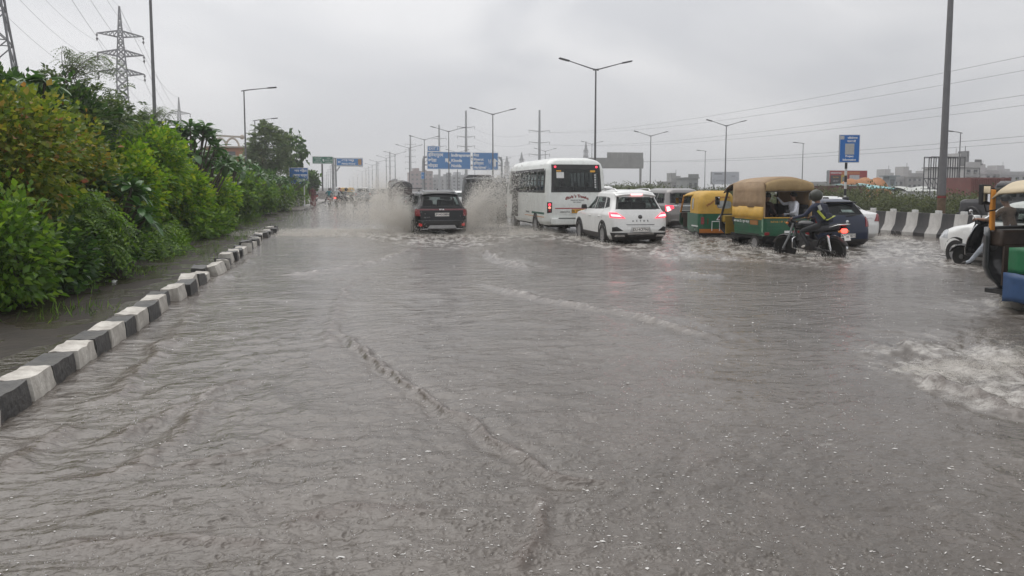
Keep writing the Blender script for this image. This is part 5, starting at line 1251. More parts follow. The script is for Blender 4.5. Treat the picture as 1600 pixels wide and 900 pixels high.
def stand(stride=.12, lean=0.0, arms=.0):
    return dict(pelvis=(0, 0, .92), chest=(0, lean*.6+.01, 1.24), neck=(0, lean+.02, 1.45), head=(0, lean+.05, 1.58), shL=(-.18, lean, 1.38), shR=(.18, lean, 1.38), elL=(-.25, lean-.03, 1.12), elR=(.25, lean+.04, 1.12), wrL=(-.24, lean+.10+arms, .90), wrR=(.24, lean+.12+arms, .90),
                hipL=(-.09, 0, .86), hipR=(.09, 0, .86), knL=(-.10, stride*.8, .48), knR=(.10, -stride*.2, .48), anL=(-.10, stride, .08), anR=(.10, -stride*1.3, .10), toL=(-.11, stride+.15, .03), toR=(.11, -stride*1.3+.14, .035))
def ride(seat=.86, y=.40, hand=(.34, .98, 1.02), peg=(.2, .5, .34), lean=.16, knee=(.2, .86, .72), pegL=None, kneeL=None):
    hx, hy, hz = hand; px_, py_, pz = peg; lx, ly, lz = pegL or peg; kx, ky, kz = knee; jx, jy, jz = kneeL or knee
    c = (0, y + lean, seat + .38)
    return dict(pelvis=(0, y, seat + .06), chest=c, neck=(0, y + lean*1.3, seat + .56), head=(0, y + lean*1.3 + .05, seat + .70), shL=(-.19, y + lean*1.1, seat + .50), shR=(.19, y + lean*1.1, seat + .50),
                elL=(-.31, y + lean + .16, seat + .28), elR=(.31, y + lean + .16, seat + .28), wrL=(-hx, hy - .10, hz + .02), wrR=(hx, hy - .10, hz + .02),
                hipL=(-.11, y + .03, seat + .04), hipR=(.11, y + .03, seat + .04), knL=(-jx, jy, jz), knR=(kx, ky, kz), anL=(-lx, ly - .05, lz + .07), anR=(px_, py_ - .05, pz + .07), toL=(-lx - .01, ly + .13, lz + .02), toR=(px_ + .01, py_ + .13, pz + .02))
# ---------------------------------------------------------------- motorcycle
ENG = mat('engine_metal', (.06, .06, .062), .4, met=.6, var=.2, dirt=.4)
def bike_wheel(t, y, r, wd=.1, name='wheel'):
    M = Matrix.Translation((0, y, r)) @ Matrix.Rotation(PI/2, 4, 'Y'); mb = MB()
    mb.lathe([(r*.85, -wd/2*.8), (r*.92, -wd/2), (r*.99, -wd*.25), (r, 0), (r*.99, wd*.25), (r*.92, wd/2), (r*.85, wd/2*.8), (r*.85, -wd/2*.8)], M, 30); wh = mb.build(name, RUB, t, 50)
    mb = MB(); mb.lathe([(r*.85, -.03), (r*.79, -.02), (r*.79, .02), (r*.85, .03)], M, 26)
    mb.lathe([(.05, -.06), (.05, .06)], M, 12)
    for k in range(5):
        a = 2*PI*k/5; mb.bar(M @ Vector((.04*math.cos(a), .04*math.sin(a), .02*(-1)**k)), M @ Vector((r*.8*math.cos(a+.2), r*.8*math.sin(a+.2), 0)), .022)
    mb.build('rim', mat('black_alloy', (.11, .11, .11), .4, met=.5), wh, 40)
    mb = MB(); mb.lathe([(r*.36, .065), (r*.36, .07), (r*.24, .07), (r*.24, .065)], M, 20); mb.build('brake_disc', STEEL, wh, 40)
    return wh
def motorcycle(label, loc, rz, tank=BLACKP, group=None, lit=True):
    t = thing('motorcycle', label, 'motorcycle', loc, rz, group); r = .31
    bike_wheel(t, 0, r, .12); bike_wheel(t, 1.30, r, .10)
    mb = MB()
    for s in (-1, 1): mb.tube([(s*.075, 1.30, r), (s*.08, 1.13, .62), (s*.08, 1.03, .92)], .025, 8)
    mb.build('front_fork', STEEL, t, 60)
    mb = MB(); rows = []
    for k in range(9):
        a = PI*.12 + PI*.62*k/8; rows.append([(x, 1.30 + (r+.035)*math.cos(a), r + (r+.035 - .03*(abs(x)/.06)**2)*math.sin(a)) for x in (-.065, -.04, 0, .04, .065)])
    mb.grid(rows); mb.build('front_mudguard', tank, t, 60, solid=.008)
    mb = MB(); rows = []
    for k in range(9):
        a = PI*.25 + PI*.62*k/8; rows.append([(x, (r+.05)*math.cos(a), r + (r+.05 - .03*(abs(x)/.07)**2)*math.sin(a)) for x in (-.075, -.04, 0, .04, .075)])
    mb.grid(rows); mb.build('rear_mudguard', TRIM, t, 60, solid=.008)
    mb = MB(); mb.tube([(0, 1.05, .88), (0, .95, .55), (0, .80, .33), (0, .45, .32), (0, .35, .58), (0, .05, .72)], .025, 8); mb.tube([(0, 1.04, .86), (0, .4, .70)], .03, 8)
    for s in (-1, 1): mb.tube([(s*.10, 0, r), (s*.11, .42, .38)], .022, 8)
    mb.build('frame', TRIM, t, 60)
    mb = MB()
    for s in (-1, 1):
        mb.tube([(s*.12, -.02, r+.02), (s*.12, .08, .68)], .020, 8)
        mb.tube([(s*.12, .0 + .095*k/12 - .01, r + .06 + .03*k) for k in range(0, 11)], [.03, .036]*5 + [.03], 10)
    mb.build('shock_absorber', CHROME, t, 40)
    mb = MB(); mb.box((0, .66, .44), (.26, .34, .24), (.15, 0, 0), taper=.9)
    for k in range(6): mb.box((0, .78, .52 + .026*k), (.22, .20, .012), (.25, 0, 0))
    for s in (-1, 1): mb.lathe([(.12, 0), (.115, .03), (.05, .045), (.001, .046)], Matrix.Translation((s*.12, .60, .42)) @ Matrix.Rotation(s*PI/2, 4, 'Y'), 18)
    mb.build('engine', ENG, t, 40, .01)
    mb = MB(); rows = []
    for k in range(11):
        u = k/10; y = .52 + .52*u; hw_ = .13*math.sin(PI*min(1, .18 + .8*u))**.6 + .02; zt = .90 + .10*math.sin(PI*(.15 + .75*u)); zb = .72 + .05*u
        rows.append([(hw_*math.cos(a), y, (zt+zb)/2 + (zt-zb)/2*math.sin(a)) for a in np.linspace(0, 2*PI, 16, endpoint=False)])
    mb.grid(rows, True); mb.f.append(tuple(range(15, -1, -1))); mb.m.append(0); mb.f.append(tuple(range(len(mb.v)-16, len(mb.v)))); mb.m.append(0); mb.build('fuel_tank', tank, t, 60)
    mb = MB(); rows = []
    for k in range(11):
        u = k/10; y = .58 - .80*u; hw_ = .11 + .03*math.sin(PI*u); zc = .80 - .02*math.sin(PI*u*1.3) + .07*u
        rows.append([(hw_*x, y, zc + .045*(1 - abs(x)**3) - .05*(1 if abs(x) > .99 else 0)) for x in (-1, -.8, -.4, 0, .4, .8, 1)])
    mb.grid(rows); mb.build('seat', SEATM, t, 60, solid=.05)
    mb = MB(); rows = []
    for s in (-1, 1):
        mb.grid([[(s*(.115 - .02*v_), .50 - .70*u + .05*v_, .70 + .10*v_ + .08*u) for u in np.linspace(0, 1, 7)] for v_ in np.linspace(0, 1, 4)])
    mb.build('side_panel', tank, t, 60, solid=.012)
    mb = MB()
    for s in (-1, 1): mb.tube([(s*.12, .12, .84), (s*.15, -.02, .88), (s*.15, -.20, .93), (s*.10, -.32, .945), (0, -.34, .945)], .013, 8)
    mb.tube([(-.15, -.12, .91), (.15, -.12, .91)], .01, 6); mb.build('grab_rail', CHROME, t, 60)
    mb = MB(); mb.box((0, -.25, .80), (.17, .09, .09), (.3, 0, 0), taper=.8); mb.build('tail_light', mat('lit_red_bike_lamp', (.5, .02, .02), .3, emit=(1, .07, .05), es=3.2) if lit else REDL, t, 30, .015)
    mb = MB(); mb.box((0, -.335, .64), (.22, .012, .12), (-.25, 0, 0)); pl_ = mb.build('number_plate', PLATE, t, 30, .003); text('UP16', .045, BLETTER, pl_, (0, -.346, .665), (PI/2 - .25, 0, 0)); text('BQ 7720', .045, BLETTER, pl_, (0, -.338, .62), (PI/2 - .25, 0, 0))
    mb = MB()
    for s in (-1, 1): mb = MB(); mb.ball((s*.15, -.24, .78), (.045, .03, .03)); mb.build('indicator', ORANGEL, t, 180); mb = MB(); mb.ball((s*.16, 1.14, .92), (.045, .03, .03)); mb.build('indicator', ORANGEL, t, 180)
    mb = MB(); mb.tube([(-.37, .93, 1.03), (-.26, .96, 1.04), (-.12, 1.02, .98), (.12, 1.02, .98), (.26, .96, 1.04), (.37, .93, 1.03)], .014, 8); mb.build('handlebar', TRIM, t, 60)
    mb = MB()
    for s in (-1, 1): mb.tube([(s*.39, .925, 1.03), (s*.27, .96, 1.04)], .021, 8)
    mb.build('grip', RUB, t, 60)
    for s in (-1, 1):
        mb = MB(); mb.tube([(s*.22, .98, 1.04), (s*.29, 1.0, 1.16)], .008, 6); mb.box((s*.33, 1.0, 1.20), (.13, .025, .08), (0, 0, 0)); mb.build('mirror', TRIM, t, 40, .012)
    mb = MB(); mb.ball((0, 1.14, .93), (.12, .10, .13)); mb.box((0, 1.10, 1.06), (.2, .05, .12), (-.4, 0, 0), taper=.7); mb.build('headlight_cowl', tank, t, 60, .01)
    mb = MB(); mb.tube([(.14, .80, .50), (.16, .78, .34), (.15, .5, .28), (.17, .1, .33), (.18, -.22, .42)], [.025, .025, .03, .045, .042], 10); mb.build('exhaust', CHROME, t, 60)
    mb = MB(); mb.tube([(-.22, .52, .34), (.22, .52, .34)], .014, 6); mb.tube([(-.19, .18, .40), (.19, .18, .40)], .014, 6); mb.build('footpeg', TRIM, t, 60)
    mb = MB()
    for s in (-1, 1): mb.tube([(s*.10, .92, .62), (s*.24, .92, .56), (s*.24, .92, .36), (s*.10, .92, .32)], .012, 6)
    mb.build('crash_guard', CHROME, t, 60)
    return t
b0 = Vector((BIKE_R.x, BIKE_R.y, 0)); b1 = Vector((BIKE_F.x, BIKE_F.y, 0)); hd_ = math.atan2(-(b1-b0).x, (b1-b0).y)
BK_ROT = math.radians(19); BK_LOC = (b0.x, b0.y + .1, DZ - .05)
MOTO = motorcycle('black motorcycle with lit tail lamp and chrome carrier near the tan rickshaw', BK_LOC, BK_ROT); MOTO.scale = (1.05,)*3
OLIVE = mat('olive_helmet', (.045, .047, .036), .45, var=.2, sc=8)
RID = person('motorcycle rider in navy jacket and dark helmet with a backpack', ride(seat=.84, y=.27, hand=(.33, .93, 1.04), lean=.13, knee=(.17, .75, .74), peg=(.2, .56, .36)),
             dict(shirt=cloth('navy_jacket', (.018, .024, .05)), trousers=cloth('charcoal_trousers', (.02, .021, .023))), BK_LOC, BK_ROT, hair=False, shoe=mat('pale_shoe', (.5, .47, .43), .6, var=.25), scale=1.05)
mb = MB(); hc = Vector((0, .27 + .13*1.3 + .055, .84 + .74))
mb.ball(hc, (.132, .155, .145), 18, 12); mb.grid([[hc + Vector((.134*math.sin(a), .02 + .15*math.cos(a), z)) for a in np.linspace(-1.2, 1.2, 9)] for z in (-.10, -.03, .0)]); hm_ = mb.build('helmet', OLIVE, RID, 60)
mb = MB(); mb.grid([[hc + Vector((.138*math.sin(a), .01 + .158*math.cos(a), z)) for a in np.linspace(-1.1, 1.1, 11)] for z in (-.03, .01, .05)]); mb.build('visor', mat('smoked_visor', (.02, .02, .02), .1, coat=1), hm_, 60)
NAVB = cloth('navy_backpack', (.014, .018, .035))
mb = MB(); mb.box((0, .27 + .02, 1.18), (.30, .19, .42), (-.22, 0, 0), taper=.8); mb.box((0, .20 - .05, 1.08), (.24, .10, .22), (-.22, 0, 0), taper=.85); bp_ = mb.build('backpack', NAVB, RID, 60, .05, 3)
mb = MB(); mb.bar((-.16, .13, 1.06), (-.165, .32, 1.24), .012, .055); mb.bar((-.14, .10, 1.03), (.15, .10, 1.12), .05, .012); mb.build('reflective_strap', mat('lime_strap', (.42, .46, .06), .5), bp_, 30)
mb = MB(); mb.bar((-.162, .24, 1.25), (-.16, .30, 1.36), .010, .075); mb.build('grey_patch', mat('grey_patch', (.42, .43, .42), .5), bp_, 30)

# ---------------------------------------------------------------- scooter, half hidden by the right auto
def scooter(label, loc, rz, col, group=None):
    t = thing('scooter', label, 'scooter', loc, rz, group); r = .235
    bike_wheel(t, 0, r, .11); bike_wheel(t, 1.22, r, .10)
    mb = MB(); rows = []
    for k in range(9):
        u = k/8; z = .36 + .62*u; yy = 1.10 - .20*u; w_ = .20 + .03*math.sin(PI*u); rows.append([(w_*x, yy - .10*abs(x)**2, z) for x in np.linspace(-1, 1, 9)])
    mb.grid(rows); mb.build('front_apron', col, t, 60, solid=.03)
    mb = MB()
    for s in (-1, 1): mb.tube([(s*.205, 1.02, .30), (s*.235, 1.01, .45), (s*.245, .95, .65), (s*.235, .83, .90), (s*.20, .78, .98)], .012, 6)
    mb.build('apron_trim', CHROME, t, 60)
    mb = MB(); rows = []
    for k in range(7):
        a = PI*.1 + PI*.8*k/6; rows.append([(x, 1.22 + (r+.04)*math.cos(a), r + (r+.05 - .03*(x/.07)**2)*math.sin(a)) for x in (-.08, -.04, 0, .04, .08)])
    mb.grid(rows); mb.build('front_mudguard', col, t, 60, solid=.008)
    mb = MB(); mb.box((0, .72, .30), (.34, .62, .07)); mb.build('footboard', TRIM, t, 30, .02)
    mb = MB(); rows = []
    for k in range(10):
        u = k/9; y = .46 - .72*u; w_ = .13 + .07*math.sin(PI*min(1, u+.25)); zb = .34 + .22*u; zt = .74 + .04*u
        rows.append([(w_*math.cos(a), y, (zt+zb)/2 + (zt-zb)/2*math.sin(a)) for a in np.linspace(0, 2*PI, 14, endpoint=False)])
    mb.grid(rows, True); mb.f.append(tuple(range(13, -1, -1))); mb.m.append(0); mb.f.append(tuple(range(len(mb.v)-14, len(mb.v)))); mb.m.append(0); mb.build('rear_body', col, t, 60)
    mb = MB(); mb.box((0, .12, .79), (.28, .72, .10), taper=.85); mb.build('seat', SEATM, t, 40, .04)
    mb = MB(); mb.box((0, .82, 1.02), (.34, .14, .12), (-.3, 0, 0), taper=.8); mb.tube([(-.36, .72, 1.06), (-.2, .80, 1.06), (.2, .80, 1.06), (.36, .72, 1.06)], .018, 8); mb.build('handlebar', col, t, 60, .02)
    mb = MB(); mb.box((0, .90, 1.02), (.18, .06, .11), (-.3, 0, 0), taper=.8); mb.build('headlight', mat('headlight_glass'), t, 40, .02)
    for s in (-1, 1):
        mb = MB(); mb.tube([(s*.25, .80, 1.08), (s*.33, .83, 1.22)], .008, 6); mb.ball((s*.36, .83, 1.26), (.06, .02, .045)); mb.build('mirror', CHROME, t, 180)
    mb = MB(); mb.box((0, -.30, .62), (.16, .05, .10)); mb.build('tail_light', REDL, t, 30, .015)
    mb = MB(); mb.box((0, -.33, .48), (.2, .012, .11)); mb.build('number_plate', PLATE, t, 0)
    return t
fwp = G(1522, 411); SC_LOC = (fwp.x, fwp.y - 1.10, DZ+.03); SC_ROT = math.radians(10)
SCO = scooter('black scooter with chrome apron trim beside the cream roofed rickshaw', SC_LOC, SC_ROT, BLACKP)
person('scooter rider in pale blue jeans with one foot down', ride(seat=.80, y=.16, hand=(.35, .74, 1.08), lean=.10, knee=(.20, .58, .72), peg=(.16, .70, .36), pegL=(.34, .86, .10), kneeL=(.28, .50, .60)),
       dict(shirt=cloth('brown_shirt', (.10, .065, .045)), trousers=cloth('pale_blue_jeans', (.36, .39, .43)), cuff='skin', sleeve='shirt'), SC_LOC, SC_ROT, shoe=mat('dark_shoe', (.03, .028, .026), .6, var=.2))
# ---------------------------------------------------------------- passengers and drivers
def sit(x, y, z, turn=0, leanx=0, arm=0, kneez=.0):
    J = dict(pelvis=(0, 0, .08), chest=(leanx*.5, .03, .42), neck=(leanx, .04, .60), head=(leanx*1.2, .08, .74), shL=(leanx-.19, .03, .54), shR=(leanx+.19, .03, .54), elL=(leanx-.25, .10, .28), elR=(leanx+.25, .12, .28), wrL=(-.14, .32, .22), wrR=(.14, .32, .22),
             hipL=(-.10, .04, .07), hipR=(.10, .04, .07), knL=(-.12, .44, .10+kneez), knR=(.12, .44, .10+kneez), anL=(-.12, .46, -.32), anR=(.12, .46, -.32), toL=(-.12, .60, -.37), toR=(.12, .60, -.37))
    if arm: J['elR'] = (leanx+.30, .25, .50); J['wrR'] = (leanx+.22, .45, .70)
    return J
def seated(label, T, p, rz, cl, group=None, **k):
    J = sit(0, 0, 0, **k); M = Matrix.Rotation(rz, 4, 'Z')
    base = Matrix.Translation(T.location) @ Matrix.Rotation(T.rotation_euler.z, 4, 'Z') @ Matrix.Diagonal((*T.scale, 1))
    loc = base @ Vector(p)
    return person(label, J, cl, loc, T.rotation_euler.z + rz, group=group, scale=.96)
seated('passenger in a pale checked shirt leaning inside the tan canopied rickshaw', AL, (.40, .30, .80), math.radians(75), dict(shirt=cloth('pale_blue_shirt', (.74, .76, .82)), trousers=cloth('black_trousers', (.012, .012, .014))), leanx=-.06, arm=1, kneez=.06)
seated('passenger in dark maroon clothes on the left bench under tan canopy', AL, (-.34, .55, .78), math.radians(-80), dict(shirt=cloth('dark_maroon_cloth', (.035, .017, .016)), trousers=cloth('dark_maroon_cloth', (.03, .016, .016))), leanx=.05)
seated('second passenger in brown deeper inside the tan canopied rickshaw', AL, (-.30, 1.1, .78), math.radians(-80), dict(shirt=cloth('brown_cloth', (.05, .032, .025)), trousers=cloth('black_trousers', (.012, .012, .014))))
seated('driver in dark shirt at the front of the tan canopied rickshaw', AL, (0, 1.78, .64), 0, dict(shirt=cloth('grey_shirt', (.06, .06, .06)), trousers=cloth('black_trousers', (.012, .012, .014)), cuff='skin'))
seated('driver in brown reaching up to the windscreen of the cream roofed rickshaw', AR, (.03, 1.48, .64), 0, dict(shirt=cloth('dark_brown_shirt', (.055, .04, .033)), trousers=cloth('black_trousers', (.012, .012, .014)), cuff='skin'), arm=1)
bp0 = cloth('dark_bus_clothes', (.03, .03, .035))
for i, (x, y, c_) in enumerate(((-.62, .95, (.05, .045, .05)), (-.25, .95, (.03, .03, .04)), (.28, .95, (.06, .05, .05)), (.70, .95, (.04, .05, .06)))):
    seated('dark shape of a passenger on the back row of the minibus', bt, (x, y, 1.16), 0, dict(shirt=cloth('bus_shirt_%d' % i, c_), trousers=bp0), 'passengers on the back row of the minibus', leanx=(-.03, .04, .0, .05)[i])

# ---------------------------------------------------------------- riders and walkers far up the road
def gpt(px, py): p = G(px, py); return (p.x, p.y, DZ*.3)
person('woman in maroon clothes walking along the far footpath', stand(.14), dict(shirt=cloth('dull_maroon', (.14, .035, .04)), trousers=cloth('dull_maroon', (.14, .035, .04)), cuff='skin'), gpt(489, 323), 0, False, skirt=cloth('maroon_skirt', (.17, .04, .045)), scale=1.05)
def far_rider(px, py, kind, rz, blabel, plabel, shirt, trousers, helmet=None, **k):
    loc = gpt(px, py)
    v = (scooter(blabel, loc, rz, k.pop('col', BLACKP)) if kind == 's' else copy_tree(MOTO))
    if kind != 's': v.location = loc; v.rotation_euler.z = rz; v.scale = (1, 1, 1); v['label'] = blabel
    jj = ride(seat=.80, y=.16, hand=(.35, .74, 1.08), lean=.10, knee=(.20, .58, .72), peg=(.16, .70, .36), **k) if kind == 's' else ride(seat=.84, y=.27, hand=(.33, .93, 1.04), lean=.13, knee=(.17, .75, .74), peg=(.2, .56, .36), **k)
    p = person(plabel, jj, dict(shirt=shirt, trousers=trousers, cuff='skin'), loc, rz, False, hair=helmet is None)
    if helmet is not None:
        h = Vector(jj['head']); mb = MB(); mb.ball(h + Vector((0, 0, .02)), (.135, .155, .15), 14, 10); mb.build('helmet', helmet, p, 180)
    return v, p
TEAL = cloth('teal_jacket', (.03, .17, .19)); DK = cloth('dark_trousers', (.035, .035, .04)); WHT = cloth('white_shirt', (.6, .6, .6)); ORG = cloth('orange_jacket', (.6, .14, .03)); RDH = mat('red_helmet', (.45, .02, .03), .3, coat=.5); WHH = mat('white_helmet', (.7, .7, .7), .3, coat=.5)
far_rider(514, 321, 's', -.12, 'pale scooter stopped by the far kerb with its rider in teal', 'rider in teal jacket with a foot down beside the far kerb', TEAL, DK, pegL=(.42, .55, .06), kneeL=(.36, .38, .5), col=mat('pale_pink_paint', (.5, .36, .36), .35))
far_rider(526, 323, 'm', -.5, 'dark motorcycle carrying two people near the far kerb', 'rider in dark clothes at the front of the two up motorcycle', DK, DK)
jj = ride(seat=.88, y=-.02, hand=(.2, .35, 1.0), lean=.06, knee=(.24, .40, .72), peg=(.24, .22, .42)); lo_ = gpt(526, 323)
p_ = person('pillion rider in white shirt and white helmet on the motorcycle', jj, dict(shirt=WHT, trousers=DK), lo_, -.5, False, hair=False); mb = MB(); mb.ball(Vector(jj['head']) + Vector((0, 0, .02)), (.135, .155, .15), 14, 10); mb.build('helmet', WHH, p_, 180)
far_rider(536, 323, 's', -1.0, 'grey scooter beside the two up motorcycle on flooded road', 'scooter rider in grey beside the two up motorcycle', cloth('grey_raincoat', (.22, .22, .23)), DK, DK)
far_rider(531, 310, 's', 0, 'distant scooter with its rider in orange near sign post', 'distant rider in orange jacket near the cantilever sign post', ORG, DK, RDH)
far_rider(495, 315, 's', .1, 'red scooter on the far footpath behind the walking woman', 'rider in white with red bag on the far footpath', WHT, DK, col=mat('red_paint', (.45, .02, .03), .3, coat=.5))
far_rider(517, 309, 's', 0, 'dark distant scooter by the left row of lamp posts', 'distant rider in dark grey by the left lamp posts', cloth('slate_jacket', (.06, .07, .08)), DK)
# ================================================================ plants
def leaf_mat(name, cols, r=.38, tl=.4):
    m, t, b = new_mat(name); ln = t.links.new
    g = t.nodes.new('ShaderNodeNewGeometry'); cr_ = t.nodes.new('ShaderNodeValToRGB'); cr_.color_ramp.interpolation = 'LINEAR'
    e = cr_.color_ramp.elements; n = len(cols)
    while len(e) < n: e.new(.5)
    for i, (p, c) in enumerate(cols): e[i].position = p; e[i].color = (*c, 1)
    ln(g.outputs['Random Per Island'], cr_.inputs[0])
    # drifts of tone over the plant, as whole twigs flush together
    tc_ = t.nodes.new('ShaderNodeTexCoord'); nz_ = t.nodes.new('ShaderNodeTexNoise'); nz_.inputs['Scale'].default_value = 2.3; nz_.inputs['Detail'].default_value = 3; ln(tc_.outputs['Object'], nz_.inputs['Vector'])
    q = t.nodes.new('ShaderNodeMapRange'); q.inputs['From Min'].default_value = .3; q.inputs['From Max'].default_value = .7; q.inputs['To Min'].default_value = .8; q.inputs['To Max'].default_value = 1.5; ln(nz_.outputs[0], q.inputs['Value'])
    v = t.nodes.new('ShaderNodeVectorMath'); v.operation = 'SCALE'; ln(cr_.outputs[0], v.inputs[0]); ln(q.outputs[0], v.inputs['Scale'])
    ln(v.outputs[0], b.inputs['Base Color']); b.inputs['Roughness'].default_value = r; b.inputs['Specular IOR Level'].default_value = .4
    tr = t.nodes.new('ShaderNodeBsdfTranslucent'); v2 = t.nodes.new('ShaderNodeVectorMath'); v2.operation = 'MULTIPLY'; ln(v.outputs[0], v2.inputs[0]); v2.inputs[1].default_value = (1.5, 1.5, .8); ln(v2.outputs[0], tr.inputs[0])
    mx_ = t.nodes.new('ShaderNodeMixShader'); mx_.inputs[0].default_value = tl; ln(b.outputs[0], mx_.inputs[1]); ln(tr.outputs[0], mx_.inputs[2]); ln(mx_.outputs[0], t.nodes['Material Output'].inputs[0])
    MATS[name] = m; return m
LIME = leaf_mat('lime_leaves', [(0, (.065, .15, .012)), (.4, (.12, .235, .015)), (.8, (.20, .315, .018)), (1, (.33, .37, .025))])
OLV = leaf_mat('olive_copper_leaves', [(0, (.06, .11, .016)), (.55, (.15, .20, .028)), (.88, (.26, .25, .04)), (.97, (.28, .17, .05)), (1, (.30, .09, .05))])
DGR = leaf_mat('dark_green_leaves', [(0, (.020, .052, .017)), (.6, (.045, .10, .027)), (1, (.09, .16, .04))])
BGR = leaf_mat('grey_green_leaflets', [(0, (.038, .070, .030)), (.6, (.08, .12, .05)), (1, (.14, .18, .08))])
MGR = leaf_mat('mid_green_leaves', [(0, (.045, .10, .016)), (.6, (.10, .19, .024)), (1, (.175, .27, .034))])
FRG = leaf_mat('frangipani_leaves', [(0, (.030, .085, .026)), (.7, (.065, .15, .04)), (1, (.12, .22, .055))], .3, .2)
MEDG = leaf_mat('greyed_leaves', [(0, (.045, .056, .036)), (.6, (.085, .10, .06)), (1, (.13, .145, .088))])  # leaf greens greyed for the shrubs beyond the barrier
BARK = mat('grey_bark', (.10, .085, .07), .85, var=.3, sc=9, bump=.8, bsc=20)
def unit(v): return v/np.maximum(np.linalg.norm(v, axis=-1, keepdims=True), 1e-9)
def leaves(P, A, U, Ln, Wd, fold=.25):
    # P base, A axis, U side hint; a folded four point leaf, two triangles a half
    A = unit(A); S = unit(np.cross(A, U)); Nn = np.cross(S, A); n = len(P); Ln = np.asarray(Ln).reshape(-1, 1)*np.ones((n, 1)); Wd = np.asarray(Wd).reshape(-1, 1)*np.ones((n, 1))
    tip = P + A*Ln - Nn*Ln*.12; mid = P + A*Ln*.45
    l = mid + S*Wd*.5 + Nn*Wd*fold; r_ = mid - S*Wd*.5 + Nn*Wd*fold
    V = np.stack([P, l, tip, r_], 1).reshape(-1, 3); f = np.array([(0, 1, 2), (0, 2, 3)]); i = np.arange(n)[:, None, None]*4
    return V, (i + f[None]).reshape(-1, 3)
def crown_points(r, R, ncl, seed, low=.0):
    # clump centres through the outer half of an uneven crown
    d = unit(r.normal(size=(ncl, 3))); k = r.uniform(.5, 1.0, ncl)**.6
    bump = .78 + .45*perlin(d[:, 0]*2.1 + seed, d[:, 2]*2.1 + d[:, 1]*1.7, seed % 97 + 5)
    c = d*(k*bump)[:, None]*np.array(R); c[:, 2] = np.maximum(c[:, 2], -R[2]*(1 - low)); return c, d
def leafy(seed, R, ncl, per, ll, lw, sig, droop=.2, up=.25):
    r = np.random.default_rng(seed); c, d = crown_points(r, R, ncl, seed); n = ncl*per
    C = np.repeat(c, per, 0); D = np.repeat(d, per, 0); off = r.normal(size=(n, 3))*sig
    P = C + off; A = unit(D*.7 + unit(off)*.8 + r.normal(size=(n, 3))*.45 + np.array([0, 0, up - droop])); L_ = ll*r.uniform(.6, 1.25, n)
    return leaves(P, A, r.normal(size=(n, 3)) + np.array([0, 0, 1.2]), L_, lw/ll*L_), c
def feathery(seed, R, ncl, per, fl, pairs, ll, lw, droop=.5, sig=.16):
    r = np.random.default_rng(seed); c, d = crown_points(r, R, ncl, seed); n = ncl*per
    B = np.repeat(c, per, 0) + r.normal(size=(n, 3))*sig; A = unit(np.repeat(d, per, 0)*.9 + r.normal(size=(n, 3))*.5 + np.array([0, 0, .25])); FL = fl*r.uniform(.6, 1.2, n)
    Ps, As, Us = [], [], []
    side = unit(np.cross(A, np.array([0, 0, 1.0]) + r.normal(size=(n, 3))*.3))
    for k in range(pairs):
        u = (k + .8)/pairs; q = B + A*(FL*u)[:, None] - np.array([0, 0, 1])*(FL*droop*u*u)[:, None]; t_ = unit(A - np.array([0, 0, 1])*droop*u*1.6)
        for s in (-1, 1): Ps.append(q); As.append(unit(side*s + t_*.55)); Us.append(np.cross(side, t_))
    P, A2, U2 = np.concatenate(Ps), np.concatenate(As), np.concatenate(Us)
    return leaves(P, A2, U2 + r.normal(size=U2.shape)*.15, ll*r.uniform(.7, 1.2, len(P)), lw), c
def trunk(t, seed, h, targets, r0=.05, ns=4):
    r = random.Random(seed); mb = MB()
    for k in range(ns):
        a = r.uniform(0, 2*PI); b0_ = Vector((r.uniform(-.15, .15), r.uniform(-.15, .15), -.1)); tp = Vector((math.cos(a)*.35, math.sin(a)*.35, h*.7)); path = [b0_, b0_.lerp(tp, .35) + Vector((r.uniform(-.08, .08), r.uniform(-.08, .08), 0)), b0_.lerp(tp, .7), tp]; mb.tube(path, [r0, r0*.85, r0*.65, r0*.4], 7)
        for c in r.sample(list(targets), min(5, len(targets))): q = Vector(c); s_ = path[r.choice((1, 2, 3))]; m_ = s_.lerp(q, .5) + Vector((0, 0, .06)); mb.tube([s_, m_, q], [r0*.4, r0*.25, r0*.1], 5)
    return mb.build('stem', BARK, t, 60)
HEDGE = 'shrubs of the roadside hedge'
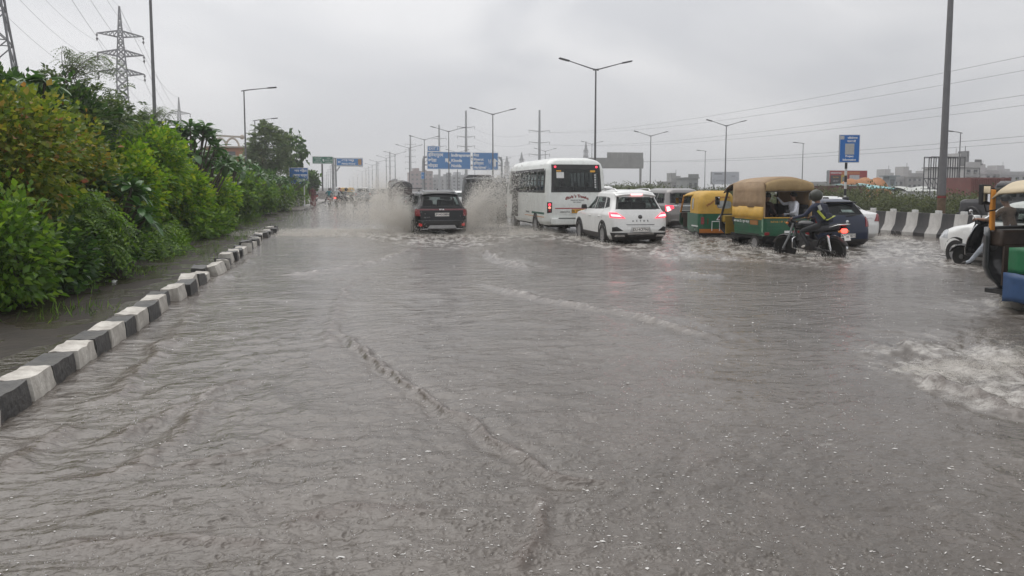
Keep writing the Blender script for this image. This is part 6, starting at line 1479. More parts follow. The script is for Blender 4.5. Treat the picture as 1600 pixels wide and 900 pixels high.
def shrub(name, label, x, y, h, kind, R, seed, group=HEDGE, cat='shrub', zc=None, wisps=0):
    t = thing(name, label, cat, (x, y, .0), 0, group); zc = h - R[2] if zc is None else zc; vol = R[0]*R[1]*R[2]**.5; d_ = max(6, y)
    det = min(1.0, 15/d_)                       # far plants carry fewer, larger leaves
    n = lambda k: int(k*vol*(det**1.2)); g = 1/det**.6
    if kind == 'lime': (V, F_), c = leafy(seed, R, n(330)+30, 13, .125*g, .085*g, .13); m = LIME
    elif kind == 'olive': (V, F_), c = leafy(seed, R, n(300)+30, 12, .12*g, .09*g, .14); m = OLV
    elif kind == 'mid': (V, F_), c = leafy(seed, R, n(300)+30, 13, .125*g, .08*g, .14); m = MGR
    elif kind == 'dark': (V, F_), c = leafy(seed, R, n(280)+30, 12, .14*g, .085*g, .15); m = DGR
    elif kind == 'feather': (V, F_), c = feathery(seed, R, n(120)+20, 5, .36*g, 7, .11*g, .034*g, .5); m = BGR
    elif kind == 'droop': (V, F_), c = feathery(seed, R, n(110)+20, 5, .42*g, 8, .105*g, .042*g, .9); m = MGR
    elif kind == 'peepal': (V, F_), c = leafy(seed, R, n(22)+26, 13, .20*g, .15*g, .24, .9, 0); m = DGR
    V = V + np.array([0, 0, zc]); V[:, 2] = np.maximum(V[:, 2], .02 + .05*(V[:, 0] % .3))
    o = fast('crown', V, F_, m, t); o['kind'] = 'stuff'; c = c + np.array([0, 0, zc]); trunk(t, seed, max(.6, zc), c, .03 + .012*R[2], 4)
    return t
def frangipani(label, x, y, h, nros, spread, seed, leaf=.30, per=15, flowers=False, low=.35, joined=False):
    t = thing('frangipani', label, 'frangipani', (x, y, 0), 0, 'frangipani plants in the hedge'); r = random.Random(seed)
    protos = []
    for j in range(3):
        mb = MB(); L_, W_l = leaf*(1, .85, 1.12)[j], leaf*(.38, .34, .40)[j]; rows = []
        for u, w_ in ((0, .06), (.2, .42), (.5, .9), (.72, 1.0), (.9, .62), (1.0, .05)):
            dz = -.34*L_*u*u + .10*L_*u; rows.append([(s*W_l*w_*.5, L_*u, dz + abs(s)*W_l*w_*.16) for s in (-1, 0, 1)])
        mb.grid(rows); protos.append(mb)
    meshes = []
    mb = MB(); heads = []
    for k in range(nros):
        a = 2*PI*k/nros*2.4 + r.uniform(-.4, .4); q = r.uniform(.25, 1)**.7*spread; p = Vector((q*math.cos(a), q*math.sin(a), h*(1 - (1-low)*(q/spread)**1.2*r.uniform(.55, 1))))
        path = [Vector((0, 0, -.1)), Vector((q*.15*math.cos(a), q*.15*math.sin(a), p.z*.4)), Vector((q*.6*math.cos(a), q*.6*math.sin(a), p.z*.72)), p]; mb.tube(path, [.06, .05, .035, .025], 7); heads.append((p, a))
    mb.build('stem', BARK, t, 60)
    allm = MB(); first = [None]*3
    for p, a in heads:
        for k in range(per):
            el = r.uniform(-.55, .95) + .25*(k/per - .5); az = k*2.4 + r.uniform(-.3, .3); sc_ = r.uniform(.75, 1.15)*(1 - .25*max(0, el)); j = r.randrange(3)
            M = Matrix.Translation(p + Vector((0, 0, -.05*(k % 3)))) @ Matrix.Rotation(az, 4, 'Z') @ Matrix.Rotation(el, 4, 'X') @ Matrix.Rotation(r.uniform(-.3, .3), 4, 'Y') @ Matrix.Scale(sc_, 4)
            if joined: allm.add(protos[j].v, protos[j].f, 0, M); continue
            if first[j] is None: o = protos[j].build('leaf', FRG, t, 180); first[j] = o
            else: o = bpy.data.objects.new('leaf', first[j].data); COL.objects.link(o); o.parent = t
            o.matrix_local = M
        if flowers and r.random() < .7:
            for k in range(4): allm if False else None
    if joined: o = allm.build('crown', FRG, t, 180); o['kind'] = 'stuff'
    if flowers:
        mb = MB()
        for p, a in heads[::2]:
            for k in range(3):
                c = p + Vector((r.uniform(-.1, .1), r.uniform(-.1, .1), .12 + r.uniform(0, .1)))
                for i in range(5):
                    b_ = 2*PI*i/5; u = Vector((math.cos(b_), math.sin(b_), .35))*.075; s = Vector((-math.sin(b_), math.cos(b_), 0))*.028; mb.add([c, c + u*.6 + s, c + u, c + u*.6 - s], [(0, 1, 2, 3)])
        o = mb.build('flowers', mat('white_blossom', (.78, .77, .68), .5), t, 180); o['kind'] = 'stuff'
    return t
def PX(px, x):                     # y of the point in direction px whose ground x is given
    d = ray(px, HOR); return x/d.x*d.y
pl = lambda px, x: (x, PX(px, x))
# nearest, at the left edge
shrub('copper_shrub', 'olive shrub with yellow and coppery red new leaves at hedge front left', *pl(-10, -5.4), 3.55, 'olive', (1.35, 1.5, 1.45), 101)
shrub('copper_shrub', 'second coppery olive shrub just right of the nearest one', *pl(95, -5.5), 3.5, 'olive', (1.1, 1.3, 1.5), 102)
shrub('drooping_shrub', 'low shrub with drooping pale green fronds above verge water', *pl(95, -4.9), 1.75, 'droop', (1.05, 1.3, .9), 103)
shrub('leafy_shrub', 'dark leafy shrub at the water line nearest the kerb', *pl(-25, -4.75), 1.7, 'mid', (1.0, 1.2, .95), 104)
shrub('leafy_shrub', 'dark low shrub trailing weeds in the verge water', *pl(60, -4.7), 1.0, 'dark', (.8, 1.1, .6), 105)
shrub('feathery_tree', 'grey green feathery tree rising behind the coppery shrubs', *pl(105, -6.7), 4.6, 'feather', (1.5, 1.9, 1.6), 106)
shrub('feathery_tree', 'feathery grey green tree below the big lattice pylon', *pl(185, -6.5), 4.25, 'feather', (1.3, 1.6, 1.4), 107)
shrub('feathery_tree', 'darker feathery tree filling the hedge between pylon and lamp pole', *pl(232, -6.5), 4.1, 'feather', (1.3, 2.2, 1.4), 108)
shrub('dense_tree', 'dark dense tree at the far left edge above the copper leaves', *pl(5, -6.8), 4.2, 'dark', (1.4, 1.6, 1.6), 109)
shrub('lime_shrub', 'bright lime green shrub beside the dark frangipani', *pl(192, -5.3), 3.05, 'lime', (1.05, 1.4, 1.35), 110)
shrub('lime_shrub', 'bright yellow green shrub in the middle of the hedge', *pl(232, -5.6), 3.75, 'lime', (1.2, 1.8, 1.5), 111)
shrub('lime_shrub', 'lower bright lime shrub reaching out over the verge', *pl(282, -5.2), 2.7, 'lime', (1.15, 2.0, 1.5), 112)
shrub('lime_shrub', 'lime shrub below the tall frangipani rosettes', *pl(330, -5.1), 2.25, 'lime', (1.15, 2.4, 1.1), 113)
shrub('lime_shrub', 'lime green shrub near the far end of the kerb blocks', *pl(372, -5.0), 2.5, 'mid', (1.2, 2.8, 1.1), 114)
shrub('leafy_shrub', 'mid green shrub below the feathery roadside tree', *pl(402, -4.8), 2.3, 'mid', (1.3, 3.2, 1.15), 115)
shrub('leafy_shrub', 'pale green shrub just before the end of the hedge', *pl(432, -4.3), 2.1, 'mid', (1.3, 3.5, 1.05), 116)
shrub('leafy_shrub', 'last green shrub of the hedge beside the footpath', *pl(457, -3.9), 2.1, 'mid', (1.4, 4.5, 1.1), 117)
shrub('leafy_shrub', 'mid green shrub under the frangipani at the dark hedge gap', *pl(140, -5.4), 2.4, 'mid', (.9, 1.1, 1.15), 118)
shrub('weedy_shrub', 'low dark weeds along the water below the dark frangipani', *pl(150, -4.75), .9, 'dark', (.6, 1.2, .5), 119)
shrub('weedy_shrub', 'low green weeds along the water below the lime shrubs', *pl(235, -4.6), .8, 'droop', (.5, 2.2, .45), 120)
shrub('weedy_shrub', 'far low weeds at the hedge foot by the kerb end', *pl(330, -4.4), .8, 'mid', (.5, 4.0, .45), 121)
bk = [(30, 4.1), (95, 4.2), (145, 3.9), (205, 4.0), (255, 3.9), (290, 3.6), (320, 3.3), (350, 3.1), (385, 3.1), (415, 2.9), (440, 2.7)]
for i, (px, h) in enumerate(bk):
    shrub('hedge_shrub', 'dark green shrub filling the back of the hedge', *pl(px, -6.3 - .2*(i % 3) + (.9 if px > 400 else 0)), h, 'dark', (1.3, 1.7 + .14*i, h*.46), 130 + i, 'dark shrubs at the back of the hedge')
frangipani('frangipani crowning the hedge at the top left corner', *pl(52, -5.9), 4.75, 8, .6, 201, .48, 16)
frangipani('frangipani with upright leaves in front of the big pylon', *pl(172, -5.8), 4.5, 7, .55, 202, .55, 15)
frangipani('dark frangipani in the hollow between copper and lime shrubs', *pl(176, -4.6), 2.4, 14, .8, 203, .42, 15, low=.25)
frangipani('tall frangipani with dense rosettes right of the tall lamp pole', *pl(302, -5.2), 4.5, 18, 1.1, 204, .52, 15, low=.55)
frangipani('frangipani with pale rosettes left of the peach building', *pl(322, -5.0), 3.9, 15, 1.1, 205, .46, 14, low=.45)
frangipani('frangipani in front of the peach building', *pl(347, -5.0), 3.5, 16, 1.3, 206, .46, 14, low=.5)
frangipani('white flowering frangipani below the bare lamp post', *pl(380, -4.9), 3.4, 14, 1.6, 207, .44, 13, True, low=.5)
frangipani('white flowering frangipani below the leafy roadside tree', *pl(412, -4.9), 3.0, 15, 1.8, 208, .48, 12, True, low=.5, joined=True)
frangipani('frangipani with white blossom next to the blue road sign', *pl(445, -4.3), 3.0, 16, 2.0, 209, .5, 12, True, low=.5, joined=True)
shrub('roadside_tree', 'tall dense grey green tree behind the hedge end', *pl(420, -5.6), 7.0, 'feather', (1.75, 2.2, 2.4), 301, 'trees behind the hedge', 'tree')
shrub('peepal_tree', 'sparse broad leaved tree leaning toward the road signs', *pl(456, -4.3), 7.0, 'peepal', (1.6, 1.8, 2.0), 302, 'trees behind the hedge', 'tree')
shrub('roadside_tree', 'small dark tree just beyond the blue road sign', *pl(487, -3.0), 3.7, 'dark', (.8, 1.2, 1.5), 303, 'trees behind the hedge', 'tree')
# thin sprays standing above the hedge
def sprays(label, x, y, z, n, seed, ln_, dx):
    t = thing('wispy_branch_shrub', label, 'shrub', (x, y, 0), 0, HEDGE); r = random.Random(seed); mb = MB(); Ps, As, Us = [], [], []
    for k in range(n):
        a = r.uniform(-.9, .9); b_ = Vector((r.uniform(-.3, .3), r.uniform(-.3, .3), z)); d = Vector((math.sin(a) + dx, r.uniform(-.3, .3), 1.0)).normalized(); path = []
        for i in range(7): u = i/6; path.append(b_ + d*ln_*u + Vector((dx*.5*u*u, 0, -ln_*.32*u*u)))
        mb.tube(path, [.012 - .0014*i for i in range(7)], 5)
        for i in range(2, 7):
            for s in range(4):
                q = path[i] + Vector((0, 0, 0)); fa = Vector((r.uniform(-1, 1) + dx, r.uniform(-1, 1), r.uniform(-.8, .2))).normalized(); sd_ = fa.cross(Vector((0, 0, 1))).normalized()
                for j in range(5):
                    for e in (-1, 1): Ps.append(q + fa*.05*(j+1) - Vector((0, 0, .006*j*j))); As.append(sd_*e + fa*.6 - Vector((0, 0, .3))); Us.append((0, 0, 1))
    mb.tube([(0, 0, -.1), (.03, .02, z*.5), (0, 0, z + .1)], [.04, .03, .02], 6); mb.build('stem', BARK, t, 60)
    V, F_ = leaves(np.array([tuple(p) for p in Ps]), np.array([tuple(p) for p in As]), np.array(Us, float) + .01, .065, .02); o = fast('crown', V, F_, BGR, t); o['kind'] = 'stuff'
sprays('thin drooping sprays sticking out above the feathery tree', *pl(108, -6.4), 4.2, 13, 401, 1.25, .45)
sprays('thin sprays of leaflets beside the tall lamp pole', *pl(238, -6.2), 3.8, 9, 402, .9, .2)
# grass at the foot of the hedge
r_ = np.random.default_rng(9); n = 5200; gy = r_.uniform(8, 46, n); gx = -4.75 + .35*perlin(gy*.6, gy*0, 3)*2 + r_.normal(0, .16, n); k = perlin(gx*1.5, gy*.8, 8) + r_.uniform(-.3, .3, n) > .0; gx, gy = gx[k], gy[k]; n = len(gx)
V, F_ = leaves(np.stack([gx, gy, np.full(n, -.02)], -1), np.stack([r_.normal(0, .4, n) + .25, r_.normal(0, .4, n), np.ones(n)], -1), r_.normal(size=(n, 3)), r_.uniform(.18, .5, n), .012)
n = 4200; gy = np.concatenate([gy*0, r_.uniform(8, 40, n)])[-n:]; gx = r_.uniform(-4.6, -2.9, n); k = perlin(gx*1.1, gy*.6, 18) + r_.uniform(-.3, .3, n) - .12*(gx + 4.6) > .1; gx, gy = gx[k], gy[k]; n = len(gx)
V2, F2 = leaves(np.stack([gx, gy, np.full(n, -.02)], -1), np.stack([r_.normal(0, .5, n), r_.normal(0, .5, n), np.ones(n)], -1), r_.normal(size=(n, 3)), r_.uniform(.08, .26, n), .009); F_ = np.concatenate([F_, F2 + len(V)]); V = np.concatenate([V, V2])
tag(fast('grass', V, F_, MGR), 'thin grass growing in the water at the foot of the hedge', None, None, 'stuff')

# ================================================================ hedge on the far median
shr = []
for i in range(3):
    t = thing('median_shrub', 'grey green shrub in the hazy hedge beyond the barrier', 'shrub', (0, 0, 0), 0, 'shrubs beyond the concrete barrier')
    (V, F_), c = leafy(500 + i, (1.6, 1.9, .8), 260, 14, .12, .075, .2); V = V + np.array([0, 0, .75]); V[:, 2] = np.maximum(V[:, 2], .03)
    o = fast('crown', V, F_, MEDG, t); o['kind'] = 'stuff'; trunk(t, 500 + i, .8, c + np.array([0, 0, .95]), .03, 3); shr.append(t)
r_ = random.Random(4); k = 0
for row, (x0, hs_) in enumerate(((25.6, .80), (28.2, .95))):
    y = 17.0 + row*1.3
    while y < 150:
        t = shr[k] if k < 3 else copy_tree(shr[r_.randrange(3)]); k += 1
        s = hs_*r_.uniform(.8, 1.12)*(1 if y < 60 else 1.15); t.location = (x0 + r_.uniform(-.5, .5) + max(0, (y-60))*.05, y, .04); t.rotation_euler.z = r_.uniform(0, 6.28); t.scale = (s*1.1, s*1.1, s)
        y += r_.uniform(2.2, 3.2)*(1 if y < 70 else 1.5)

# ================================================================ street lamps
LAMP = mat('lamp_pole_paint', (.16, .16, .165), .5, met=.2, var=.15, sc=2, dirt=.2)
RUSTB = mat('rusted_pole_foot', (.13, .085, .05), .8, var=.35, sc=6)
HEADM = mat('lamp_head_grey', (.08, .08, .085), .45, met=.2, var=.1)
def lamp(label, x, y, h, arms, group, r=.075, armlen=1.9, tilt=.28, rust=False, rz=0.0, lean=0.0):
    t = thing('street_lamp', label, 'street lamp', (x, y, 0), rz, group); t.rotation_euler = (0, lean, rz)
    mb = MB(); mb.tube([(0, 0, -.1), (0, 0, h*.5), (0, 0, h)], [r, r*.78, r*.55], 12); mb.lathe([(r*1.9, -.05), (r*1.9, .06), (r*1.15, .10), (r*1.1, .5)], None, 12); mb.build('pole', LAMP, t, 60)
    if rust: mb = MB(); mb.lathe([(r*1.02, .3), (r*1.0, .9), (r*.99, 1.4)], None, 12); p_ = mb.build('rusted_foot', RUSTB, t, 60); mb = MB(); mb.lathe([(r*1.06, 1.30), (r*1.05, 1.36)], None, 12); mb.build('red_band', REDL, p_, 60)
    for s in arms:
        mb = MB(); e = Vector((s*armlen, 0, h + tilt*armlen*.9)); mb.tube([(-s*.18, 0, h - .06), (s*.3, 0, h + .03), tuple(e)], [.045, .04, .028], 8); a_ = mb.build('arm', LAMP, t, 60)
        mb = MB(); d = Vector((s, 0, tilt*.8)).normalized(); mb.bar(e - d*.05, e + d*.62, .24, .085); hd = mb.build('lamp_head', HEADM, t, 30, .03)
        mb = MB(); q = e + d*.33 + Vector((0, 0, -.048)); mb.bar(q - d*.2, q + d*.2, .16, .012); mb.build('lens', mat('lamp_lens', (.45, .46, .46), .2), hd, 0)
    return t
def lamp_at(px, zc): p = GZ(px, zc); return p.x, p.y
MED = 'double armed lamps along the median'
for px, ty, zc, lab in ((931, 108, 46, 'double armed street lamp rising behind the minibus'), (770, 178, 74, 'double armed street lamp in front of the second gantry board'), (701, 205, 96, 'double armed street lamp crossing the left half of the gantry board'), (663, 218, 114, 'double armed street lamp at the left edge of the gantry board'),
                        (1017, 212, 96, 'double armed lamp just right of the grey gantry back'), (1135, 196, 80, 'double armed lamp standing by the white billboard'), (852, 236, 150, 'short double armed lamp left of the minibus roof'), (925, 225, 150, 'hazy double armed lamp close behind the nearest double lamp')):
    x, y = lamp_at(tb(px, ty), zc); lamp(lab, x, y, HT(ty, x, y), (-1, 1), MED, .085, 1.75)
for px, ty, zc in ((640, 231, 138), (617.8, 241, 164), (604, 247, 187), (591, 253, 215), (582, 258, 250), (572, 263, 290), (566, 268, 350), (559, 273, 430), (552, 277, 520), (546, 280, 640)):
    x, y = lamp_at(px, zc); lamp('hazy double armed lamp far down the median row', x, y, HT(ty, x, y), (-1, 1), 'distant median lamps', .085 + zc*.00012, 1.9)
p0 = (-6.9, PX(246, -6.9)); lamp('tall bare lamp pole rising out of the hedge past the top of view', *p0, 10.2, (1,), 'lamps behind the hedge', .085, 1.8, .12)
x, y = lamp_at(tb(381, 141), 55); lamp('single armed lamp beside the peach building', x, y, HT(141, x, y), (1,), 'lamps behind the hedge', .08, 1.7, .14)
x, y = lamp_at(tb(398, 188), 78); lamp('single armed lamp half hidden by the leafy tree', x, y, HT(188, x, y), (1,), 'lamps behind the hedge', .08, 1.7, .14)
for px, ty, zc in ((516.5, 259, 215), (513, 265, 255), (510.5, 269, 300), (508, 274, 350)):
    x, y = lamp_at(px, zc); lamp('hazy single armed lamp far along the left side', x, y, HT(ty, x, y), (1,), 'distant left side lamps', .10, 1.7, .14)
x, y = 21.6, PX(1472, 21.6); lamp('thick tall lamp pole behind the striped barrier running out of view', x, y, 11.5, (-1, 1), None, .145, 2.2, .25, True)
for px, ty, zc, lab in ((1101, 236, 120, 'thin hazy lamp post left of the white billboard'), (1253, 224, 100, 'thin single lamp post above the tan canopied rickshaw'), (1497, 207, 70, 'thin lamp post beside the empty billboard frame')):
    x, y = lamp_at(px, zc); lamp(lab, x, y, HT(ty, x, y), (-1,), 'service road lamps', .07, .9, .1)
for px, ty, zc in ((715, 238, 150), (742, 262, 190), (783, 250, 170)):
    x, y = lamp_at(px, zc); lamp('hazy lamp seen below and behind the gantry boards', x, y, HT(ty, x, y), (-1, 1), 'lamps behind the gantry', .09, 1.8)

# ================================================================ pylons, masts and wires
PYL = mat('pylon_steel', (.15, .15, .16), .6, met=.3, var=.12)
def pylon(label, x, y, h, base, arms, armw, mw, rz=0.0, bays=11, group='lattice pylons'):
    t = thing('lattice_pylon', label, 'pylon', (x, y, 0), rz, group)
    def wdt(z):
        zt = arms[0]*h; wt = base*.30
        if z < zt*.62: return base + (wt*1.15 - base)*z/(zt*.62)
        return wt*1.15 + (0.02*base - wt*1.15)*max(0, (z - arms[-1]*h))/(h - arms[-1]*h) if z > arms[-1]*h else wt*1.15
    zs_ = [0]; k = 0
    while zs_[-1] < h*.97: zs_.append(min(h, zs_[-1] + max(.035*h, wdt(zs_[-1])*.9)))
    zs_[-1] = h
    mb = MB()
    for sx, sy in ((-1, -1), (1, -1), (1, 1), (-1, 1)):
        for a, b_ in zip(zs_[:-1], zs_[1:]): wa, wb = wdt(a)/2, wdt(b_)/2; mb.bar((sx*wa, sy*wa, a), (sx*wb, sy*wb, b_), mw)
    mb.build('legs', PYL, t, 0)
    mb = MB()
    for a, b_ in zip(zs_[:-1], zs_[1:]):
        wa, wb = wdt(a)/2, wdt(b_)/2; ca = [(-wa, -wa, a), (wa, -wa, a), (wa, wa, a), (-wa, wa, a)]; cb = [(-wb, -wb, b_), (wb, -wb, b_), (wb, wb, b_), (-wb, wb, b_)]
        for i in range(4): j = (i+1) % 4; mb.bar(ca[i], cb[j], mw*.55); mb.bar(ca[j], cb[i], mw*.55); mb.bar(cb[i], cb[j], mw*.5)
    mb.build('lattice_bracing', PYL, t, 0)
    for q in arms:
        z = q*h; w_ = wdt(z)/2
        for s in (-1, 1):
            mb = MB(); tip = Vector((s*armw, 0, z + .012*h)); ups = [Vector((s*w_, e*w_, z + .032*h)) for e in (-1, 1)]; lows = [Vector((s*w_, e*w_, z)) for e in (-1, 1)]
            for p in ups + lows: mb.bar(p, tip, mw*.6)
            for k in range(1, 5):
                u = k/5; c_ = [p.lerp(tip, u) for p in lows]; d_ = [p.lerp(tip, u) for p in ups]; d2 = [p.lerp(tip, u - .2) for p in ups]
                mb.bar(c_[0], c_[1], mw*.4); mb.bar(c_[0], d_[0], mw*.4); mb.bar(c_[1], d_[1], mw*.4); mb.bar(c_[0], d2[0], mw*.4); mb.bar(c_[1], d2[1], mw*.4)
            mb.build('crossarm', PYL, t, 0)
            mb = MB(); mb.lathe([(.02*mw*8, 0), (mw*.9, -.01*h), (.02*mw*8, -.02*h), (mw*.9, -.03*h), (.02*mw*8, -.042*h)], Matrix.Translation(tip), 8); mb.build('insulator', mat('insulator', (.09, .085, .085), .4), t, 60)
    return t
def hang(a, b, sag, n=18): a, b = Vector(a), Vector(b); return [a.lerp(b, i/n) - Vector((0, 0, sag*4*(i/n)*(1 - i/n))) for i in range(n+1)]
WIRE = mat('wire', (.20, .20, .21), .5, met=.3, var=0)
def wire(label, a, b, sag, r=.02, group=None): mb = MB(); mb.tube(hang(a, b, sag), r, 4); return tag(mb.build('overhead_wire', WIRE, None, 60), label, 'power line', group)
x1, y1_ = lamp_at(tb(186, 10), 150); H1 = HT(10, x1, y1_); pylon('big three armed lattice pylon standing behind the hedge', x1, y1_, H1, 5.5, (.84, .74, .64), 4.1, .26, .25)
x2, y2_ = lamp_at(tb(279, 152), 300); H2 = HT(152, x2, y2_); pylon('second smaller hazy lattice pylon beyond the tall lamp pole', x2, y2_, H2, 5.5, (.82, .72, .62), 4.1, .3, .25)
x3, y3_ = lamp_at(-7, 66); pylon('lattice pylon cut off by the top left corner', x3, y3_, 36, 6.6, (.86, .76, .66), 4.2, .17, .25)
for i, (px, ty, zc, lab) in enumerate(((792, 244, 420, 'faint far pylon left of the minibus roof'), (815, 238, 420, 'faint far pylon above the minibus roof'), (915, 221, 420, 'faint far pylon right of the minibus behind the lamp'))):
    x, y = lamp_at(px, zc); pylon(lab, x, y, HT(ty, x, y), 5.5, (.80, .68), 1.6, .2, .3)
LW = 'wires between the left pylons'
for s in (-1, 1):
    for q in (.84, .74, .64):
        wire('thin power wire between the left pylons', (x3 + s*4.1, y3_, 36*q + .6), (x1 + s*4.1, y1_, H1*q - 1), 2.6, .022, LW); wire('thin power wire between the left pylons', (x1 + s*4.1, y1_, H1*q - 1), (x2 + s*4.1, y2_, H2*q - 1), 5, .03, LW)
wire('top earth wire running down the row of left pylons', (x3, y3_, 36), (x1, y1_, H1), 2, .03); wire('top earth wire from the big pylon to the hazy one', (x1, y1_, H1), (x2, y2_, H2), 4, .045)
POLEM = mat('monopole_steel', (.33, .34, .345), .5, met=.3, var=.08)
def monopole(label, px, ty, zc, armpx, hw, d0=.8, group='steel transmission masts'):
    x, y = lamp_at(tb(px, ty), zc); h = HT(ty, x, y); t = thing('transmission_mast', label, 'mast', (x, y, 0), 0, group)
    mb = MB(); mb.tube([(0, 0, -.2), (0, 0, h*.5), (0, 0, h)], [d0*.6, d0*.5, d0*.36], 14); mb.build('pole', POLEM, t, 60); az = []
    for ay in armpx:
        z = HT(ay, x, y); az.append(z)
        for s in (-1, 1):
            mb = MB(); mb.tube([(0, 0, z - .25), (s*hw*.6, 0, z - .1), (s*hw, 0, z + .12)], [.16, .12, .07], 6); mb.build('crossarm', POLEM, t, 60)
            mb = MB(); mb.tube([(s*hw*.97, 0, z + .05), (s*hw*.97, 0, z - .7)], .06, 6); mb.build('insulator', mat('insulator'), t, 60)
    return x, y, az
mx_, my_, maz = monopole('steel transmission mast above the minibus roof', 843, 172, 224, (204, 222, 241), 3.3)
m2 = monopole('steel transmission mast behind the gap in gantry boards', 728, 173, 226, (198, 213, 228, 244), 2.7)
m3 = monopole('steel transmission mast behind the left gantry board', 686, 195, 277, (216, 228), 2.7)
m4 = monopole('hazy transmission mast left of the gantry', 641, 211, 332, (225, 234, 244, 253, 263), 2.4)
for px, ty, zc, a_ in ((609, 237, 440, (243, 251, 260)), (588, 252, 560, (258, 265)), (576, 260, 700, (266, 272))): monopole('faint transmission mast in the distant haze', px, ty, zc, a_, 2.6, 1.0, 'faint far masts')
RW = 'wires sweeping up to the right'
for i, z in enumerate(maz):
    for s, zr in ((-1, 0), (1, 0)):
        wire('sagging power wire sweeping up to the right edge', (mx_ + s*3.2, my_, z - .6), (mx_ + s*3.2 + 2, -60, z - .6 + .5), 5.7 - .15*i, .017, RW)
for z in m2[2]: wire('thin wire strung between the steel masts', (m2[0] + 2.6, m2[1], z - .6), (mx_ - 3.2, my_, z - 2.5), 1.5, .022, 'wires between the steel masts')

# ================================================================ signs
SB = mat('sign_blue', (.035, .21, .52), .45, var=.06, sc=.6, dirt=.08); SG = mat('sign_green', (.02, .16, .10), .45, var=.08, sc=.6, dirt=.1); SBR = mat('bright_sign_blue', (.022, .15, .46), .4, var=.05)
def board(t, x0, x1, z0, z1, m, y=0.0, border=.07, nm='sign_board', th=.08):
    mb = MB(); mb.box(((x0+x1)/2, y, (z0+z1)/2), (x1-x0, th, z1-z0)); b_ = mb.build(nm, STEEL, t, 0)
    mb = MB(); mb.box(((x0+x1)/2, y - th/2 - .004, (z0+z1)/2), (x1-x0-.02, .006, z1-z0-.02)); mb.build('border', LETTER, b_, 0)
    mb = MB(); mb.box(((x0+x1)/2, y - th/2 - .010, (z0+z1)/2), (x1-x0-border*2, .006, z1-z0-border*2)); mb.build('face', m, b_, 0)
    return b_, y - th/2 - .018
def arrow(parent, c, s, rot, m=LETTER):
    mb = MB(); poly = [(-.5, 0), (0, .55), (.5, 0), (.2, 0), (.2, -.75), (-.2, -.75), (-.2, 0)]
    mb.prism([(a*s, b_*s) for a, b_ in poly], .004); o = mb.build('arrow', m, parent, 0); o.matrix_local = Matrix.Translation(c) @ Matrix.Rotation(PI/2, 4, 'X') @ Matrix.Rotation(rot, 4, 'Z'); return o
ZG = 138; gx0, gy0 = lamp_at(661, ZG); k_ = ZG/F
gt = thing('gantry_sign', 'blue overhead direction sign gantry with Indirapuram and Meerut boards', 'road sign', (gx0, gy0, 0), -YAW*.0)
def gp2(px, py_): x = lamp_at(px, ZG)[0]; return x, HT(py_, lamp_at(px, ZG)[0], gy0)
def GXZ(px, py_):            # where the pixel ray meets the sign plane y = gy0
    d = ray(px, py_); s = gy0/d.y; return d.x*s - gx0, HC + d.z*s
xa, za = GXZ(667, 264.5); xb, zb_ = GXZ(735, 237.5); xc, zc_ = GXZ(738, 266); xd, zd = GXZ(778, 238.5)
b_, yy = board(gt, xa, xb, za, zb_, SB, -.3, .1); Hh = zb_ - za; Wd_ = xb - xa
for i, s in enumerate(('इंदिरापुरम', 'खोडा', 'नोएडा')): text(s.replace('दि', 'िद'), Hh*.24, LETTER, b_, (xa + .25, yy, zb_ - Hh*(.2 + .3*i)), align='LEFT', bold=.03)
for i, s in enumerate(('Indirapuram', 'Khoda', 'Noida')): text(s, Hh*.235, LETTER, b_, (xa + Wd_*.55, yy, zb_ - Hh*(.2 + .3*i)), align='LEFT', bold=.035)
arrow(b_, (xa + Wd_*.46, yy - .002, za + Hh*.5), Hh*.32, PI*.25)
b2, y2b = board(gt, xc, xd, zc_, zd, SB, -.3, .1); H2_ = zd - zc_; W2_ = xd - xc
for i, s in enumerate(('मेरठ', 'Meerut', 'हिरद्वार', 'Haridwar')): text(s, H2_*.2, LETTER, b2, (xc + .2, y2b, zd - H2_*(.17 + .225*i)), align='LEFT', bold=.03, sx=.95)
arrow(b2, (xc + W2_*.86, y2b - .002, zc_ + H2_*.48), H2_*.36, 0)
mb = MB()
for dx in (-.28, .12): mb.box((xc + W2_*.68 + dx*.9, y2b - .002, zc_ + H2_*.5), (.09, .004, H2_*.24), (0, dx*.7, 0))
mb.box((xc + W2_*.66, y2b - .003, zc_ + H2_*.52), (.5, .004, .08)); mb.build('motorway_symbol', LETTER, b2, 0)
xe, ze = GXZ(667.5, 237); xf_, zf = GXZ(686.5, 228.5); b3, y3b = board(gt, xe, xf_, zb_ + .03, zf, SB, -.3, .07); text('EXIT 3', (zf - ze)*.62, LETTER, b3, ((xe+xf_)/2, y3b, (zb_ + .03 + zf)/2), bold=.012)
x9, z9 = GXZ(661, 250); x8, z8 = GXZ(784, 254)
for xx, sgn in ((x9, 1), (x8, -1)):
    mb = MB(); mb.tube([(xx, 0, -.2), (xx, 0, z9 - .2), (xx + sgn*.12, 0, z9 + .35), (xx + sgn*.5, 0, z9 + .6), (xx + sgn*1.4, 0, z9 + .6)], .20, 12); mb.build('post', STEEL, gt, 60)
mb = MB()
for dz in (.6, -.9): mb.tube([(x9, 0, z9 + dz), (x8, 0, z9 + dz)], .13, 8)
for k in range(12):
    u = k/12; v = (k+1)/12; mb.tube([(x9 + (x8-x9)*u, 0, z9 + (.6 if k % 2 else -.9)), (x9 + (x8-x9)*v, 0, z9 + (-.9 if k % 2 else .6))], .05, 6)
mb.build('truss', STEEL, gt, 60)
xg, zg = GXZ(657.5, 280); xh, zh = GXZ(664.5, 269); b4, y4b = board(gt, xg, xh, zg, zh, SB, -.35, .05, 'small_sign'); text('P 2', .4, LETTER, b4, ((xg+xh)/2, y4b, (zg+zh)/2))
